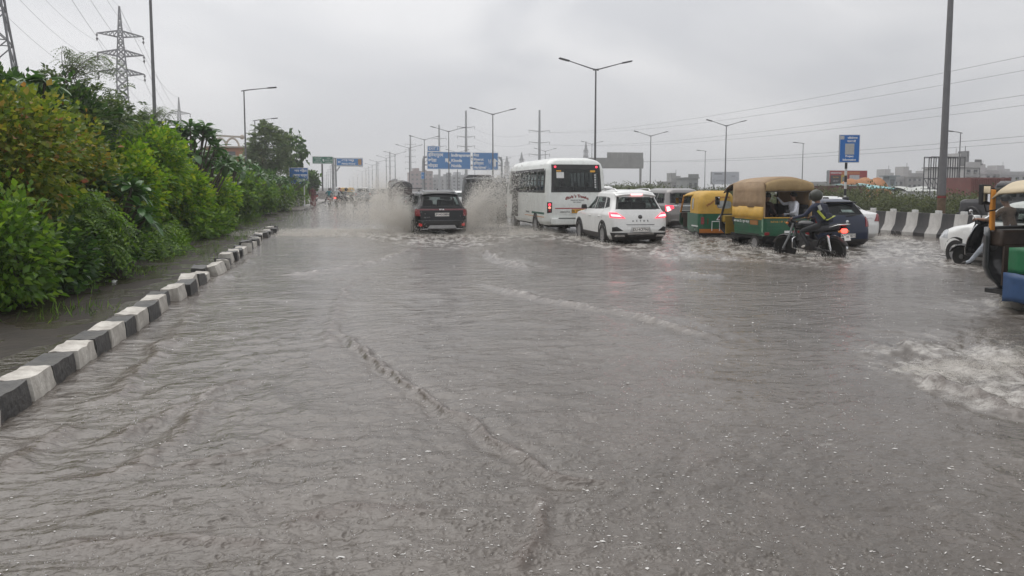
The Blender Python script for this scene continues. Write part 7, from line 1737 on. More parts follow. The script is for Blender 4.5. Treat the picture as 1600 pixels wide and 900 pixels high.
def plane_sign(py0_, zc, pxc):
    x, y = lamp_at(pxc, zc)
    def f(px, py_): d = ray(px, py_); s = y/d.y; return d.x*s - x, HC + d.z*s
    return x, y, f
x, y, f_ = plane_sign(0, 112, 504); t = thing('green_sign', 'green direction sign on a single dark post with stone footing', 'road sign', (x, y, 0))
a, b_ = f_(488, 256), f_(520.5, 244.5); bb, yy = board(t, a[0], b_[0], a[1], b_[1], SG, -.15, .06)
h_ = b_[1] - a[1]; w_ = b_[0] - a[0]
for i in range(3):
    text(('GHAZIABAD', 'VAISHALI', 'MOHAN NGR')[i], h_*.2, LETTER, bb, (a[0] + w_*.27, yy, b_[1] - h_*(.24 + .27*i)), sx=.85); text(('DELHI', 'ANAND VHR', 'SAHIBABAD')[i], h_*.2, LETTER, bb, (a[0] + w_*.78, yy, b_[1] - h_*(.24 + .27*i)), sx=.8)
arrow(bb, (a[0] + w_*.53, yy, (a[1]+b_[1])/2), h_*.28, .4)
mb = MB(); mb.tube([(0, 0, .2), (0, 0, a[1] + .8)], .13, 10); mb.build('post', DSTEEL, t, 60)
STONE = mat('grey_stone', (.26, .24, .225), .8, var=.25, sc=3, bump=.5)
mb = MB(); mb.box((0, 0, .35), (3.4, 1.6, .9), taper=.9); mb.box((0, 0, .9), (1.3, .9, .35), taper=.6); mb.build('footing', STONE, t, 30, .04)
x, y, f_ = plane_sign(0, 125, 523); t = thing('cantilever_sign', 'blue cantilever sign with left arrow and orange panel', 'road sign', (x, y, 0))
a, b_ = f_(525.5, 259), f_(567, 247.5); bb, yy = board(t, a[0], b_[0], a[1], b_[1], SB, -.2, .08); h_ = b_[1]-a[1]; w_ = b_[0]-a[0]
text('अभय खण्ड', h_*.36, LETTER, bb, (a[0] + w_*.43, yy, a[1] + h_*.70), bold=.02); text('Abhay Khand', h_*.33, LETTER, bb, (a[0] + w_*.45, yy, a[1] + h_*.28), bold=.012); arrow(bb, (a[0] + w_*.10, yy, a[1] + h_*.5), h_*.28, PI/2)
mb = MB(); mb.box((a[0] + w_*.88, yy - .004, a[1] + h_*.5), (w_*.13, .01, h_*.76)); mb.build('orange_panel', mat('ochre_panel', (.42, .22, .06), .5, var=.15), bb, 0)
mb = MB(); mb.tube([(-.25, 0, -.2), (-.22, 0, b_[1] + .1)], .22, 12); mb.tube([(.28, 0, -.2), (.2, 0, a[1] - .3), (.22, 0, b_[1])], .15, 10); mb.tube([(.1, 0, a[1] - 1.2), (.9, 0, a[1] - .15)], .1, 8); mb.tube([(-.3, 0, b_[1]), (b_[0], 0, b_[1] + .02)], .08, 8); mb.tube([(-.3, 0, a[1]), (b_[0], 0, a[1] - .02)], .08, 8); mb.build('post', STEEL, t, 60)
x, y, f_ = plane_sign(0, 62, 470); t = thing('blue_board_sign', 'blue road sign half hidden behind the flowering frangipani', 'road sign', (x, y, 0))
a, b_ = f_(452, 287.5), f_(481.5, 262); bb, yy = board(t, a[0], b_[0], a[1], b_[1], SBR, -.1, .05); h_ = b_[1]-a[1]
for i, s in enumerate(('जन विहार', 'मुख्य मार्ग', 'Link Rd')): text(s, h_*.2, LETTER, bb, (b_[0] - .12, yy, b_[1] - h_*(.2 + .28*i)), align='RIGHT', bold=.01)
mb = MB(); mb.tube([(b_[0]-.35, 0, -.1), (b_[0]-.35, 0, b_[1])], .05, 8); mb.tube([(a[0]+.3, 0, -.1), (a[0]+.3, 0, b_[1])], .05, 8); mb.build('post', LETTER, t, 60)
# project information sign on a banded post
x, y, f_ = plane_sign(0, 30, 1322); t = thing('information_sign', 'blue project information sign on a black and white banded post', 'information sign', (x, y, 0), -.28)
a, b_ = f_(1312, 254), f_(1342, 211); sw = .80; sh_ = b_[1]-a[1]; bb, yy = board(t, -.36, -.36 + sw, a[1], b_[1], SBR, -.07, .02, th=.07)
cx_ = -.36 + sw/2; text('पिरयोजना', .105, LETTER, bb, (cx_ + .10, yy, b_[1] - .14), bold=.003); text('जानकारी', .105, LETTER, bb, (cx_ + .06, yy, b_[1] - .27), bold=.003); text('Project', .11, LETTER, bb, (cx_, yy, a[1] + .25), bold=.004); text('Information', .11, LETTER, bb, (cx_, yy, a[1] + .11), bold=.004)
mb = MB(); mb.box((-.36 + .10, yy, b_[1] - .12), (.15, .004, .14)); mb.build('emblem_panel', mat('grey_emblem', (.5, .5, .5), .5, var=.5, sc=25), bb, 0)
mb = MB(); mb.box((cx_, yy, (a[1]+b_[1])/2 - .02), (.36, .004, .44)); mb.build('blank_panel', mat('grey_panel', (.45, .45, .44), .5, var=.12, sc=14), bb, 0)
BW = (mat('post_white', (.6, .6, .58), .5), mat('post_black', (.02, .02, .02), .5)); z = 0.0; i = 0
while z < b_[1] - .05:
    z2 = min(z + .27, b_[1]); mb = MB(); mb.tube([(-.03, 0, z), (-.03, 0, z2)], .05, 10); mb.build('post_band', BW[i % 2], t, 60); z = z2; i += 1
# back of a grey overhead sign
x, y, f_ = plane_sign(0, 110, 975); t = thing('sign_gantry_back', 'bare grey back of an overhead sign on a frame right of the minibus', 'road sign', (x, y, 0)); SGREY = mat('sign_back_grey', (.36, .36, .345), .6, var=.1, sc=1.5, dirt=.2)
a, b_, c_, d_ = f_(948, 262), f_(1005, 238.5), f_(920, 262), f_(1005, 248)
n_ = 7
for i in range(n_):
    mb = MB(); wpan = (b_[0]-a[0])/n_; mb.box((a[0] + wpan*(i+.5), 0, (d_[1]+b_[1])/2), (wpan - .03, .05, b_[1]-d_[1])); mb.build('panel', SGREY, t, 0)
mb = MB(); mb.box(((c_[0]+b_[0])/2, .06, d_[1]), (b_[0]-c_[0], .14, .16)); mb.box(((c_[0]+b_[0])/2, .06, a[1]), (b_[0]-c_[0], .2, .2))
for k in range(8): mb.box((c_[0] + (b_[0]-c_[0])*k/7, .05, (a[1]+d_[1])/2), (.14, .12, d_[1]-a[1]))
mb.build('frame', SGREY, t, 0); mb = MB(); mb.box(((c_[0]+b_[0])/2, -.05, (a[1]+d_[1])/2), (b_[0]-c_[0], .03, d_[1]-a[1] - .1)); mb.build('lower_panel', SGREY, t, 0)
for px in (1001, 917): e = f_(px, 262); mb = MB(); mb.tube([(e[0], .05, -.2), (e[0], .05, e[1])], .17, 10); mb.build('post', SGREY, t, 60)
# billboards
x, y, f_ = plane_sign(0, 140, 1130); t = thing('white_billboard', 'pale billboard on posts in the haze behind the rickshaws', 'billboard', (x, y, 0)); a, b_ = f_(1111, 288), f_(1154, 268.5); bb, yy = board(t, a[0], b_[0], a[1], b_[1], mat('pale_hoarding', (.52, .54, .57), .6, var=.06), 0, .04, th=.5)
text('Connect', .75, mat('grey_lettering', (.25, .26, .28), .5), bb, (a[0] + 1.6, yy, a[1] + .75)); mb = MB(); mb.box((a[0] + 1.3, yy, b_[1] - .4), (1.6, .01, .28)); mb.build('dark_bar', mat('grey_lettering'), bb, 0); text('yes', .6, mat('grey_lettering'), bb, (b_[0] - 1.2, yy, b_[1] - .8))
mb = MB()
for xx in (a[0] + .6, b_[0] - .6): mb.tube([(xx, .1, 0), (xx, .1, a[1] + .5)], .15, 8)
mb.build('post', STEEL, t, 60)
x, y, f_ = plane_sign(0, 85, 1322); t = thing('shop_billboard', 'red topped billboard with yellow and grey panels behind the sign post', 'billboard', (x, y, 0)); a, b_ = f_(1293, 292), f_(1353, 266.5); bb, yy = board(t, a[0], b_[0], a[1], b_[1], mat('hoarding_red', (.36, .05, .05), .5, var=.1), 0, .03, th=.5); w_ = b_[0]-a[0]; h_ = b_[1]-a[1]
for nm, u0, u1, v0, v1, c in (('grey_panel', .03, .30, .0, .70, (.06, .06, .065)), ('yellow_panel', .31, .47, .0, .74, (.5, .36, .05)), ('white_panel', .53, .79, .30, .72, (.55, .55, .55)), ('grey_inset', .345, .47, .0, .60, (.2, .2, .21)), ('orange_header', .31, .80, .76, .93, (.5, .16, .05)), ('pink_panel', .80, .97, .0, .58, (.32, .2, .2))):
    mb = MB(); mb.box((a[0] + w_*(u0+u1)/2, yy - (.006 if nm == 'grey_inset' else .0), a[1] + h_*(v0+v1)/2), (w_*(u1-u0), .004, h_*(v1-v0))); mb.build(nm, mat('hoarding_' + nm, c, .5, var=.1), bb, 0)
text('HINDUSTAN', h_*.13, LETTER, bb, (a[0] + w_*.17, yy - .006, a[1] + h_*.84), bold=.006); text('Van Heusen'[:3] + ' Point', h_*.10, mat('gold_lettering'), bb, (a[0] + w_*.165, yy - .008, a[1] + h_*.58), bold=.006)
for i in range(2): text('sale now'[i*4:].strip() or 'now', h_*.1, LETTER, bb, (a[0] + w_*.17, yy - .008, a[1] + h_*(.36 - .2*i)))
mb = MB()
for xx in (a[0] + .5, b_[0] - .5): mb.tube([(xx, .1, 0), (xx, .1, a[1] + .5)], .13, 8)
mb.build('post', STEEL, t, 60)
x, y, f_ = plane_sign(0, 75, 1480); t = thing('billboard_frame', 'empty steel billboard frame behind the thick lamp pole', 'billboard frame', (x, y, 0)); a, b_ = f_(1453, 296), f_(1508, 245.5); mb = MB()
for yy in (0, .9):
    for k in range(8): xx = a[0] + (b_[0]-a[0])*k/7; mb.bar((xx, yy, 0.2 if k in (0, 3, 4, 7) else a[1]), (xx, yy, b_[1]), .07)
    for k in range(4): zz = a[1] + (b_[1]-a[1])*(k+.05)/3.05; mb.bar((a[0], yy, zz), (b_[0], yy, zz), .07)
for k in range(0, 8): xx = a[0] + (b_[0]-a[0])*k/7; mb.bar((xx, 0, b_[1] - .1), (xx, .9, b_[1] - .1), .05); mb.bar((xx, 0, a[1]), (xx, .9, a[1] + 1.2), .05)
mb.build('steel_frame', DSTEEL, t, 0)
mb = MB(); mb.tube([(a[0] + 2.0, .4, 0), (a[0] + 2.0, .4, a[1] + 1.9)], .22, 8); mb.build('central_post', DSTEEL, t, 60)

# ================================================================ buildings far off
def plaster(name, c): return mat(name, c, .85, var=.12, sc=.4, dirt=.3, dcol=tuple(k*.6 for k in c))
WIN = mat('dark_window', (.12, .125, .13), .2, var=.2)
def house(label, px0, px1, ty, zc, wall, depth=8, storeys=3, bays=4, name='building', roofbits=True, parapet=.6, cat='building'):
    x, y, f_ = plane_sign(0, zc, (px0+px1)/2); x0, h = f_(px0, ty); x1, _ = f_(px1, ty); t = thing(name, label, cat, (x, y, 0)); w_ = x1 - x0; m = plaster('wall_%.2f_%.2f_%.2f' % wall, wall)
    mb = MB(); mb.box(((x0+x1)/2, depth/2, h/2), (w_, depth, h)); wl = mb.build('wall', m, t, 0)
    mb = MB(); mb.box(((x0+x1)/2, depth/2, h + .12), (w_ + .4, depth + .4, .24)); mb.box(((x0+x1)/2, -.12, h + .24 + parapet/2), (w_, .15, parapet)); rf = mb.build('roof', m, t, 0)
    if roofbits: mb = MB(); mb.box((x0 + w_*.3, depth*.4, h + 1.2), (w_*.28, depth*.3, 2.0)); mb.box((x0 + w_*.72, depth*.5, h + .9), (min(1.6, w_*.2), 1.6, 1.2)); mb.tube([(x0 + w_*.55, depth*.4, h), (x0 + w_*.55, depth*.4, h + 3)], .06, 6); mb.build('roof_hut', m, rf, 0)
    fl = h/storeys
    for s in range(storeys):
        for b_ in range(bays):
            cx = x0 + w_*(b_+.5)/bays; mb = MB(); mb.box((cx, .02, fl*(s+.55)), (w_/bays*.45, .2, fl*.42)); wn = mb.build('window', WIN, t, 0)
            mb = MB(); mb.box((cx, -.14, fl*(s+.55) - fl*.23), (w_/bays*.55, .3, .12)); mb.build('sill', m, wn, 0)
        if s: mb = MB(); mb.box(((x0+x1)/2, -.06, fl*s), (w_, .14, .2)); mb.build('ledge', m, t, 0)
    return t
CONC = (.42, .41, .40)
house('low grey building block left of the gantry in the haze', 609, 640, 287, 330, (.24, .245, .26), 14, 2, 5); house('hazy building with a reddish top behind the gantry post', 641, 676, 270, 330, (.33, .25, .24), 14, 4, 5)
house('pale hazy building below the gantry board', 676, 702, 280, 340, (.36, .36, .36), 14, 3, 4); house('grey square tower building behind the black suv', 697, 705, 273, 300, (.27, .275, .28), 8, 4, 2, roofbits=False); house('long pale building right of the grey tower', 706, 742, 276, 340, (.42, .43, .44), 14, 4, 5); house('far low block behind the spray and dark truck', 743, 792, 283, 360, (.30, .30, .31), 14, 2, 6)
house('low pale house on the horizon beside the water tank', 1388, 1420, 281, 150, (.46, .455, .45), 8, 2, 4); house('grey unfinished house left of the billboard frame', 1418, 1448, 277, 150, CONC, 8, 3, 4); house('low concrete house behind the billboard frame', 1448, 1492, 283, 155, (.44, .43, .42), 8, 2, 5)
house('white multi storey house beside the empty billboard frame', 1508, 1530, 262, 110, (.52, .51, .50), 8, 4, 2); house('unfinished grey block with bare columns near the right edge', 1522, 1532, 258, 112, (.2, .2, .2), 6, 3, 1); house('distant flat roofed house at the right edge', 1540, 1566, 272, 160, (.42, .40, .40), 8, 3, 3); house('distant pale house behind the cream rickshaw roof', 1562, 1606, 274, 160, (.46, .45, .45), 8, 3, 4); house('low dull house left of the sign post', 1050, 1078, 285, 170, (.33, .33, .32), 8, 1, 3); house('small grey hut among the shrubs left of the white billboard', 1075, 1091, 279, 140, (.30, .31, .30), 5, 1, 2, roofbits=False)
house('far low house row behind the tan canopied rickshaw', 1215, 1290, 289, 190, (.36, .35, .34), 8, 1, 7, roofbits=False)
# long maroon wall, container and tarpaulin shed
MAR = mat('maroon_wall', (.15, .06, .055), .8, var=.2, sc=1.2, dirt=.3, dcol=(.12, .09, .08)); x, y, f_ = plane_sign(0, 62, 1310); t = thing('boundary_wall', 'long maroon boundary wall behind the rickshaw and sign post', 'wall', (x, y, 0)); a, b_ = f_(1268, 289.5), f_(1352, 289.5)
for k in range(8): mb = MB(); w_ = (b_[0]-a[0])/8; mb.box((a[0] + w_*(k+.5), 0, b_[1]/2 - .1), (w_ - .05, .2, b_[1] + .1)); mb.build('wall_panel', MAR, t, 0)
mb = MB(); mb.box(((a[0]+b_[0])/2, 0, b_[1] + .02), (b_[0]-a[0] + .1, .3, .10)); mb.build('coping', mat('pale_coping', (.36, .34, .32), .8), t, 0)
x, y, f_ = plane_sign(0, 55, 1540); t = thing('red_container', 'rusty red shipping container beyond the parked dark jeep', 'container', (x, y, 0)); a, b_ = f_(1516, 312), f_(1580, 277.5); mb = MB(); mb.box(((a[0]+b_[0])/2, 1.2, b_[1]/2), (b_[0]-a[0], 2.4, b_[1])); mb.build('body', mat('container_red', (.20, .075, .065), .6, var=.15, sc=1.5, dirt=.3), t, 0)
mb = MB()
for k in range(22): mb.box((a[0] + (b_[0]-a[0])*(k+.5)/22, -.02, b_[1]/2), (.07, .06, b_[1] - .2))
o = mb.build('corrugation', mat('container_red'), t, 0); o['kind'] = 'stuff'
x, y, f_ = plane_sign(0, 70, 1350); t = thing('straw_heap', 'long orange brown covered heap behind the hedge', 'heap', (x, y, 0)); a, b_ = f_(1318, 292), f_(1384, 280.5); rows = []; rr_ = random.Random(2)
for i in range(25):
    u = i/24; xx = a[0] + (b_[0]-a[0])*u; ht = (b_[1] + .15*math.sin(u*17) + .1*math.sin(u*41))*(min(1, u*9, (1-u)*5)**.4); rows.append([(xx, 1.6*math.cos(q), max(.05, ht*math.sin(q)**.6)) for q in np.linspace(.02, PI-.02, 11)])
mb = MB(); mb.grid(rows); mb.build('covered_heap', mat('orange_brown_cover', (.36, .17, .075), .85, var=.25, sc=3, bump=.8, bsc=5), t, 60)
x, y, f_ = plane_sign(0, 64, 1375); t = thing('tarpaulin_shed', 'shed under a pale turquoise tarpaulin behind the hedge', 'shed', (x, y, 0)); a, b_ = f_(1345, 294.5), f_(1400, 288); mb = MB(); rows = [[(a[0] + (b_[0]-a[0])*u, v*4, a[1] + (b_[1]-a[1])*(v)*(1 + .2*math.sin(u*9)) + .05*math.sin(u*13 + v*3)) for u in np.linspace(0, 1, 13)] for v in np.linspace(0, 1, 5)]; mb.grid(rows); mb.build('tarpaulin', mat('turquoise_tarpaulin', (.20, .42, .43), .5, var=.12, sc=2), t, 60, solid=.04)
mb = MB()
for u in (0, .33, .66, 1):
    for v in (0.1, 3.9): mb.tube([(a[0] + (b_[0]-a[0])*u, v, 0), (a[0] + (b_[0]-a[0])*u, v, a[1])], .06, 6)
mb.box(((a[0]+b_[0])/2, 4, a[1]/2), (b_[0]-a[0], .08, a[1])); mb.build('shed_frame', DSTEEL, t, 0)
x, y, f_ = plane_sign(0, 100, 1394); t = thing('watch_hut', 'grey blue lookout hut on the horizon', 'hut', (x, y, 0)); a, b_ = f_(1389, 290), f_(1400, 276); mb = MB(); mb.box(((a[0]+b_[0])/2, .6, b_[1]/2), (b_[0]-a[0], 1.2, b_[1])); mb.build('wall', plaster('hut_grey', (.26, .29, .30)), t, 0); mb = MB(); mb.box(((a[0]+b_[0])/2, .6, b_[1] + .08), ((b_[0]-a[0])*1.7, 1.9, .16)); mb.build('roof', plaster('hut_grey', (.26, .29, .30)), t, 0); mb = MB(); mb.box(((a[0]+b_[0])/2, -.01, b_[1]*.75), ((b_[0]-a[0])*.6, .05, b_[1]*.25)); mb.build('window', WIN, t, 0)
for px, zc, ty, tl in ((1440, 95, 291, 'pale rounded tent roof left of the thick lamp pole'),):
    x, y, f_ = plane_sign(0, zc, px); a, b_ = f_(1418, 299), f_(1466, ty); t = thing('tent', tl, 'tent', (x, y, 0)); rows = [[(a[0] + (b_[0]-a[0])*u, v*5, a[1] + (b_[1]-a[1])*math.sin(PI*min(1, max(0, v)))**.7*(.8 + .2*math.sin(u*8))) for u in np.linspace(0, 1, 13)] for v in np.linspace(0, 1, 9)]; mb = MB(); mb.grid(rows); mb.box(((a[0]+b_[0])/2, 2.5, a[1]/2), (b_[0]-a[0], 4.6, a[1])); mb.build('canvas', mat('pale_canvas', (.48, .49, .46), .7, var=.1), t, 60)
# peach building with arches on the left
x, y, f_ = plane_sign(0, 92, 355); t = thing('peach_building', 'peach walled building with a roof terrace of white arches', 'building', (x, y, 0)); PEACH = plaster('peach_wall', (.42, .21, .125)); CRM = plaster('cream_frame', (.5, .44, .37)); a, b_ = f_(322, 252), f_(404, 231)
mb = MB(); mb.box(((a[0]+b_[0])/2, 4, b_[1]/2), (b_[0]-a[0], 8, b_[1])); mb.build('wall', PEACH, t, 0); mb = MB(); mb.box(((a[0]+b_[0])/2, 3.9, b_[1] + .08), (b_[0]-a[0] + .3, 8.4, .16)); mb.box(((a[0]+b_[0])/2, -.05, b_[1] - 1.1), (b_[0]-a[0] + .1, .2, .12)); mb.build('roof', CRM, t, 0)
e, g = f_(326, 211), f_(378, 214); mb = MB(); mb.bar((e[0], .2, e[1]), (g[0], .2, g[1]), .22); mb.ball((g[0], .2, g[1]), .3); mb.build('top_rail', CRM, t, 0)
for u in (.12, .50):
    mb = MB(); c_ = e[0] + (g[0]-e[0])*(u + .2); rad_ = (g[0]-e[0])*.2; zt = e[1] - .35; mb.tube([(c_ + rad_*math.cos(q), .2, b_[1] + (zt - b_[1])*math.sin(q)) for q in np.linspace(0, PI, 15)], .12, 8); mb.build('arch', CRM, t, 60)
for px in (330, 345, 362, 395): c_ = f_(px, 243); mb = MB(); mb.box((c_[0], -.02, c_[1]), (.9, .12, 1.0)); wn = mb.build('window', WIN, t, 0); mb = MB(); mb.box((c_[0], -.1, c_[1] - .56), (1.1, .25, .1)); mb.build('sill', CRM, wn, 0)
x, y, f_ = plane_sign(0, 62, 372); t = thing('white_van', 'white parked van glimpsed through the hedge below the building', 'van', (x, y, 0), .5); h_ = f_(372, 248)[1]
vs_ = Shell([(.3, 0, 4.3, .8, .15, .3, 0, 0), (.9, 0, 4.3, .82, .15, .3, 0, 0), (1.2, .05, 3.9, .8, .15, .3, 0, 0), (1.85, .15, 3.3, .7, .2, .3, 0, 0), (2.0, .3, 3.0, .55, .2, .3, 0, 0)]); mb = MB(); vs_.body(mb, (), .08); mb.build('body', WHITE, t, 50); mb = MB(); vs_.patch(mb, 'side', [(.5, 1.25), (2.8, 1.25), (2.7, 1.75), (.5, 1.75)], .01, 6, 3, -1); mb.build('side_window', DGLASS, t, 0)
for s in (-1, 1):
    for yy in (.7, 3.4): wheel(t, s*.74, yy, .3, .18)

# ================================================================ other traffic
def simple_car(name, label, p, rz, paint, W=.86, Lc=4.2, H=1.5, group=None, cat='car', lit=False):
    t = thing(name, label, cat, (p[0], p[1], DZ), rz, group); k = H/1.5
    sh = Shell([(.2, .1, Lc-.1, W-.06, .2, .3, .04, .08), (.45, 0, Lc, W, .22, .35, .05, .1), (.78*k, .04, Lc-.1, W, .22, .35, .05, .1), (.95*k, .1, Lc-.9, W-.05, .2, .3, .05, .1), (1.36*k, .4, Lc-1.7, W-.2, .2, .2, .05, .1), (1.44*k, .5, Lc-1.9, W-.28, .2, .2, .03, .05), (H, .75, Lc-2.1, W-.45, .2, .2, 0, 0)], .04); mb = MB(); sh.body(mb, (), .05); mb.build('body', paint, t, 50)
    mb = MB(); sh.patch(mb, 'rear', [(-(W-.2), 1.0*k), (W-.2, 1.0*k), (W-.3, 1.34*k), (-(W-.3), 1.34*k)], .008, 8, 3); mb.build('rear_window', DGLASS, t, 40)
    for s in (-1, 1):
        mb = MB(); sh.patch(mb, 'side', [(.7, 1.0*k), (Lc-1.2, 1.0*k), (Lc-1.75, 1.34*k), (.85, 1.34*k)], .008, 6, 3, s); mb.build('side_window', DGLASS, t, 40); q = [(W-.24, .72*k), (W+.02, .72*k), (W+.02, .92*k), (W-.2, .92*k)]; q = q if s > 0 else mir(q); mb = MB(); sh.patch(mb, 'rear', q, .014, 3, 3); mb.build('tail_light', REDLIT if lit else REDL, t, 40)
        for yy in (.75, Lc-.8): wheel(t, s*(W-.09), yy, .31, .19)
    mb = MB(); sh.patch(mb, 'rear', [(-(W-.1), .21), (W-.1, .21), (W-.05, .4), (-(W-.05), .4)], .01, 8, 2); mb.build('bumper', TRIM, t, 40); plate(t, sh, 0, .6*k, 'DL 9', .45, .11)
    return t
simple_car('silver_suv', 'hazy silver suv ahead in the left lane wrapped in spray', GZ(567, 86)[:2], 0, SILVER, .92, 4.5, 1.8)
simple_car('distant_car', 'hazy grey car right of the silver suv', GZ(597, 125)[:2], 0, GREYP, .88, 4.3, 1.55, 'distant cars ahead'); simple_car('distant_car', 'hazy pale car farther ahead beside the grey one', GZ(583, 150)[:2], 0, SILVER, .86, 4.2, 1.5, 'distant cars ahead'); simple_car('distant_car', 'white car seen just over the roof of the black suv', GZ(722, 60)[:2], 0, WHITE, .86, 4.2, 1.5, 'distant cars ahead')
for px, zc, lab in ((548, 128, 'distant dark auto rickshaw left of the silver suv'), (538, 150, 'distant orange lit auto rickshaw near the cantilever sign'), (530, 165, 'distant auto rickshaw at the far left lane')):
    c = copy_tree(AS); p = GZ(px, zc); c.location = (p.x, p.y, DZ); c.rotation_euler.z = 0; c['label'] = lab; c['group'] = 'distant auto rickshaws'
# splash round the silver suv
p = GZ(567, 85); Q = np.concatenate([arc_spray(5000, (p.x - .9, p.y), (-1, 0), .8, 2.2, 81, .5, (0, 3)), arc_spray(5000, (p.x + .9, p.y), (1, 0), .9, 2.6, 82, .5, (0, 3))]); plume('spray_plume', 'faint spray around the distant silver suv', Q, sized(Q, .014, .03, 8), DROP)
# jeep beyond the barrier, small open jeep and tarpaulin truck ahead, dark truck beside the bus
JP = mat('dark_grey_jeep_paint', (.045, .045, .05), .4, var=.12, coat=.3, dirt=.2)
t = thing('jeep', 'dark grey boxy jeep on the service road beyond the barrier', 'jeep', (24.3, PX(1560, 23.5) - 2.0, .06), math.radians(-4))
sh = Shell([(.4, 0, 4.0, .80, .1, .15, 0, 0), (.55, 0, 4.0, .84, .1, .15, 0, 0), (1.05, 0, 4.0, .84, .1, .2, 0, 0), (1.16, 0, 3.95, .80, .1, .25, 0, 0), (1.20, 0, 2.55, .80, .1, .1, 0, 0), (1.75, .06, 2.3, .74, .1, .1, 0, 0), (1.86, .12, 2.2, .68, .15, .12, 0, 0)], .02); mb = MB(); sh.body(mb, (), .05); mb.build('body', JP, t, 50)
for s in (-1, 1):
    for q in ([(.25, 1.28), (1.15, 1.28), (1.15, 1.68), (.28, 1.68)], [(1.3, 1.28), (2.3, 1.28), (2.2, 1.68), (1.3, 1.68)]): mb = MB(); sh.patch(mb, 'side', q, .008, 4, 3, s); mb.build('side_window', DGLASS, t, 40)
    for yy in (.75, 3.2): wheel(t, s*.78, yy, .37, .23); mb = MB(); mb.tube([(s*.88, yy + .48*math.cos(a), .37 + .48*math.sin(a)) for a in np.linspace(.1, PI-.1, 9)], .06, 6); mb.build('wing', TRIM, t, 60)
    mb = MB(); mb.box((s*.93, 2.45, 1.3), (.16, .08, .2)); mb.build('mirror', TRIM, t, 30, .02)
mb = MB(); mb.lathe([(.35, -.1), (.37, -.06), (.37, .06), (.35, .1), (.001, .1)], Matrix.Translation((0, -.12, 1.0)) @ Matrix.Rotation(PI/2, 4, 'X'), 20); mb.build('spare_wheel', RUB, t, 40); mb = MB(); sh.patch(mb, 'front', [(-.7, 1.28), (.7, 1.28), (.64, 1.68), (-.64, 1.68)], .008, 6, 3); mb.build('windscreen', DGLASS, t, 40); mb = MB(); mb.box((0, 4.03, .55), (1.6, .14, .16)); mb.build('bumper', TRIM, t, 30, .02)
p = GZ(646, 52); t = thing('open_jeep', 'small dark jeep with spare wheel left of the black suv', 'jeep', (p.x, p.y, DZ)); mb = MB(); mb.box((0, 1.6, .75), (1.4, 3.2, .6)); mb.build('body', JP, t, 30, .06); mb = MB()
for yy in (.15, 1.6): mb.tube([(-.62, yy, 1.0), (-.6, yy, 1.72), (.6, yy, 1.72), (.62, yy, 1.0)], .035, 8)
for s in (-.6, .6): mb.tube([(s, .15, 1.72), (s, 1.6, 1.72)], .035, 8)
mb.build('roll_cage', TRIM, t, 60); mb = MB(); mb.lathe([(.34, -.1), (.36, 0), (.34, .1), (.001, .1)], Matrix.Translation((0, -.1, 1.0)) @ Matrix.Rotation(PI/2, 4, 'X'), 18); mb.build('spare_wheel', RUB, t, 40); mb = MB(); mb.box((-.55, -.02, .78), (.14, .05, .14)); mb.box((.55, -.02, .78), (.14, .05, .14)); mb.build('tail_light', REDL, t, 0); mb = MB(); mb.box((0, -.06, .5), (1.4, .1, .12)); mb.build('bumper', WHITE, t, 0)
for s in (-1, 1):
    for yy in (.5, 2.7): wheel(t, s*.62, yy, .34, .2)
def truck(label, p, W, Lt, hb, rz, load, tarp=None):
    t = thing('truck', label, 'truck', (p[0], p[1], DZ), rz); mb = MB(); mb.box((0, Lt/2, .75), (W*.7, Lt, .25)); mb.build('chassis', TRIM, t, 0); mb = MB(); mb.box((0, Lt*.36, 1.0), (W, Lt*.72, .1))
    for s in (-1, 1):
        mb.box((s*W/2, Lt*.36, 1.0 + hb/2), (.06, Lt*.72, hb))
    mb.box((0, 0, 1.0 + hb/2), (W, .06, hb)); mb.build('cargo_bed', load, t, 0)
    for k in range(6): mb = MB(); mb.box((-W/2 + W*(k+.5)/6, -.06, 1.0 + hb/2), (.07, .06, hb)); mb.build('stake', load, t, 0)
    mb = MB()
    for zz in (.25, .55, .85): mb.box((0, -.045, 1.0 + hb*zz), (W, .03, .05))
    mb.build('rail', load, t, 0)
    cabs = Shell([(.6, Lt*.76, Lt, W/2-.02, .1, .2, 0, .05), (1.5, Lt*.76, Lt, W/2, .1, .2, 0, .05), (2.35, Lt*.77, Lt-.2, W/2-.08, .12, .2, 0, .05), (2.5, Lt*.78, Lt-.3, W/2-.2, .15, .2, 0, 0)], .05); mb = MB(); cabs.body(mb, (), .1); mb.build('cab', load, t, 50)
    for s in (-1, 1):
        mb = MB(); cabs.patch(mb, 'side', [(Lt*.8, 1.55), (Lt-.3, 1.55), (Lt-.4, 2.2), (Lt*.8, 2.2)], .01, 3, 3, s); mb.build('cab_window', DGLASS, t, 0)
        for yy in (.9, 1.9, Lt-.9): wheel(t, s*(W/2-.14), yy, .45, .26)
        mb = MB(); mb.box((s*W*.4, -.04, .85), (.2, .05, .12)); mb.build('tail_light', REDL, t, 0)
    if tarp:
        rows = []
        for i in range(9): yy = -.1 + (Lt*.74 + .1)*i/8; rows.append([((W/2+.05)*math.cos(q), yy, 1.0 + hb*.92 + (.55 + .12*math.sin(i*1.7))*math.sin(q)**.7) for q in np.linspace(0, PI, 13)])
        mb = MB(); mb.grid(rows); mb.f += [tuple(range(12, -1, -1)), tuple(range(len(mb.v)-13, len(mb.v)))]; mb.m += [0, 0]; mb.build('tarpaulin', tarp, t, 60)
    return t
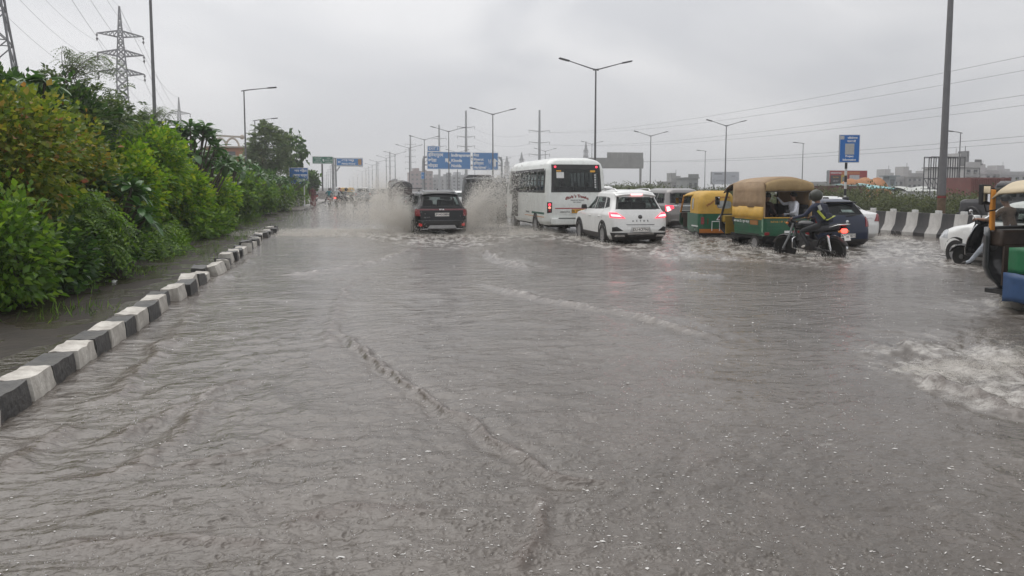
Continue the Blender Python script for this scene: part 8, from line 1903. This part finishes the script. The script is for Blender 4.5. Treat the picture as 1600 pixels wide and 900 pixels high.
p = GZ(629, 75); truck('loaded truck under a dark tarpaulin left of the black suv', p, 1.9, 5.2, .85, math.radians(3), mat('brown_truck_body', (.07, .05, .045), .6, var=.2, dirt=.3), mat('dark_tarpaulin', (.03, .03, .033), .6, var=.25, bump=.4, bsc=5))
p = GZ(771, 38); truck('dark open sided truck behind the spray left of the minibus', p, 1.75, 5.0, 1.05, 0, mat('dark_truck_body', (.03, .032, .036), .5, var=.2, dirt=.25))
tk = SC.objects['truck.001'] if 'truck.001' in SC.objects else None
if tk:
    mb = MB()
    for yy in (.1, 1.8, 3.4): mb.tube([(-.85, yy, 2.0), (-.85, yy, 2.25), (.85, yy, 2.25), (.85, yy, 2.0)], .035, 8)
    for s in (-.85, 0, .85): mb.tube([(s, .1, 2.27), (s, 3.4, 2.27)], .03, 8)
    mb.build('top_frame', STEEL, tk, 60)
x, y = lamp_at(868, 75); simple_car('white_car_ahead', 'white car roof glimpsed far right of the minibus', (GZ(950, 62).x, GZ(950, 62).y), 0, WHITE, .86, 4.2, 1.9)
# ================================================================ haze in the air
mb = MB(); mb.box((0, 700, 24), (1900, 1660, 50))
hm, t, b = new_mat('rain_haze'); t.nodes.remove(b)
pv = t.nodes.new('ShaderNodeVolumePrincipled'); pv.inputs['Color'].default_value = (.93, .94, .95, 1); pv.inputs['Density'].default_value = .0012; pv.inputs['Anisotropy'].default_value = .55
t.links.new(pv.outputs[0], t.nodes['Material Output'].inputs['Volume'])
hz = mb.build('haze', hm, None, 0); tag(hz, 'pale rainy haze filling the air over the road', None, None, 'stuff')
# ================================================================ lettering becomes plain mesh
bpy.context.view_layer.update()
dg = bpy.context.evaluated_depsgraph_get()
for o in [o for o in SC.objects if o.type == 'FONT']:
    me = bpy.data.meshes.new_from_object(o.evaluated_get(dg)); me.name = o.name
    n_ = bpy.data.objects.new('x', me); COL.objects.link(n_); n_.parent = o.parent; n_.location = o.location; n_.rotation_euler = o.rotation_euler; n_.scale = o.scale
    nm = o.name; bpy.data.objects.remove(o); n_.name = nm
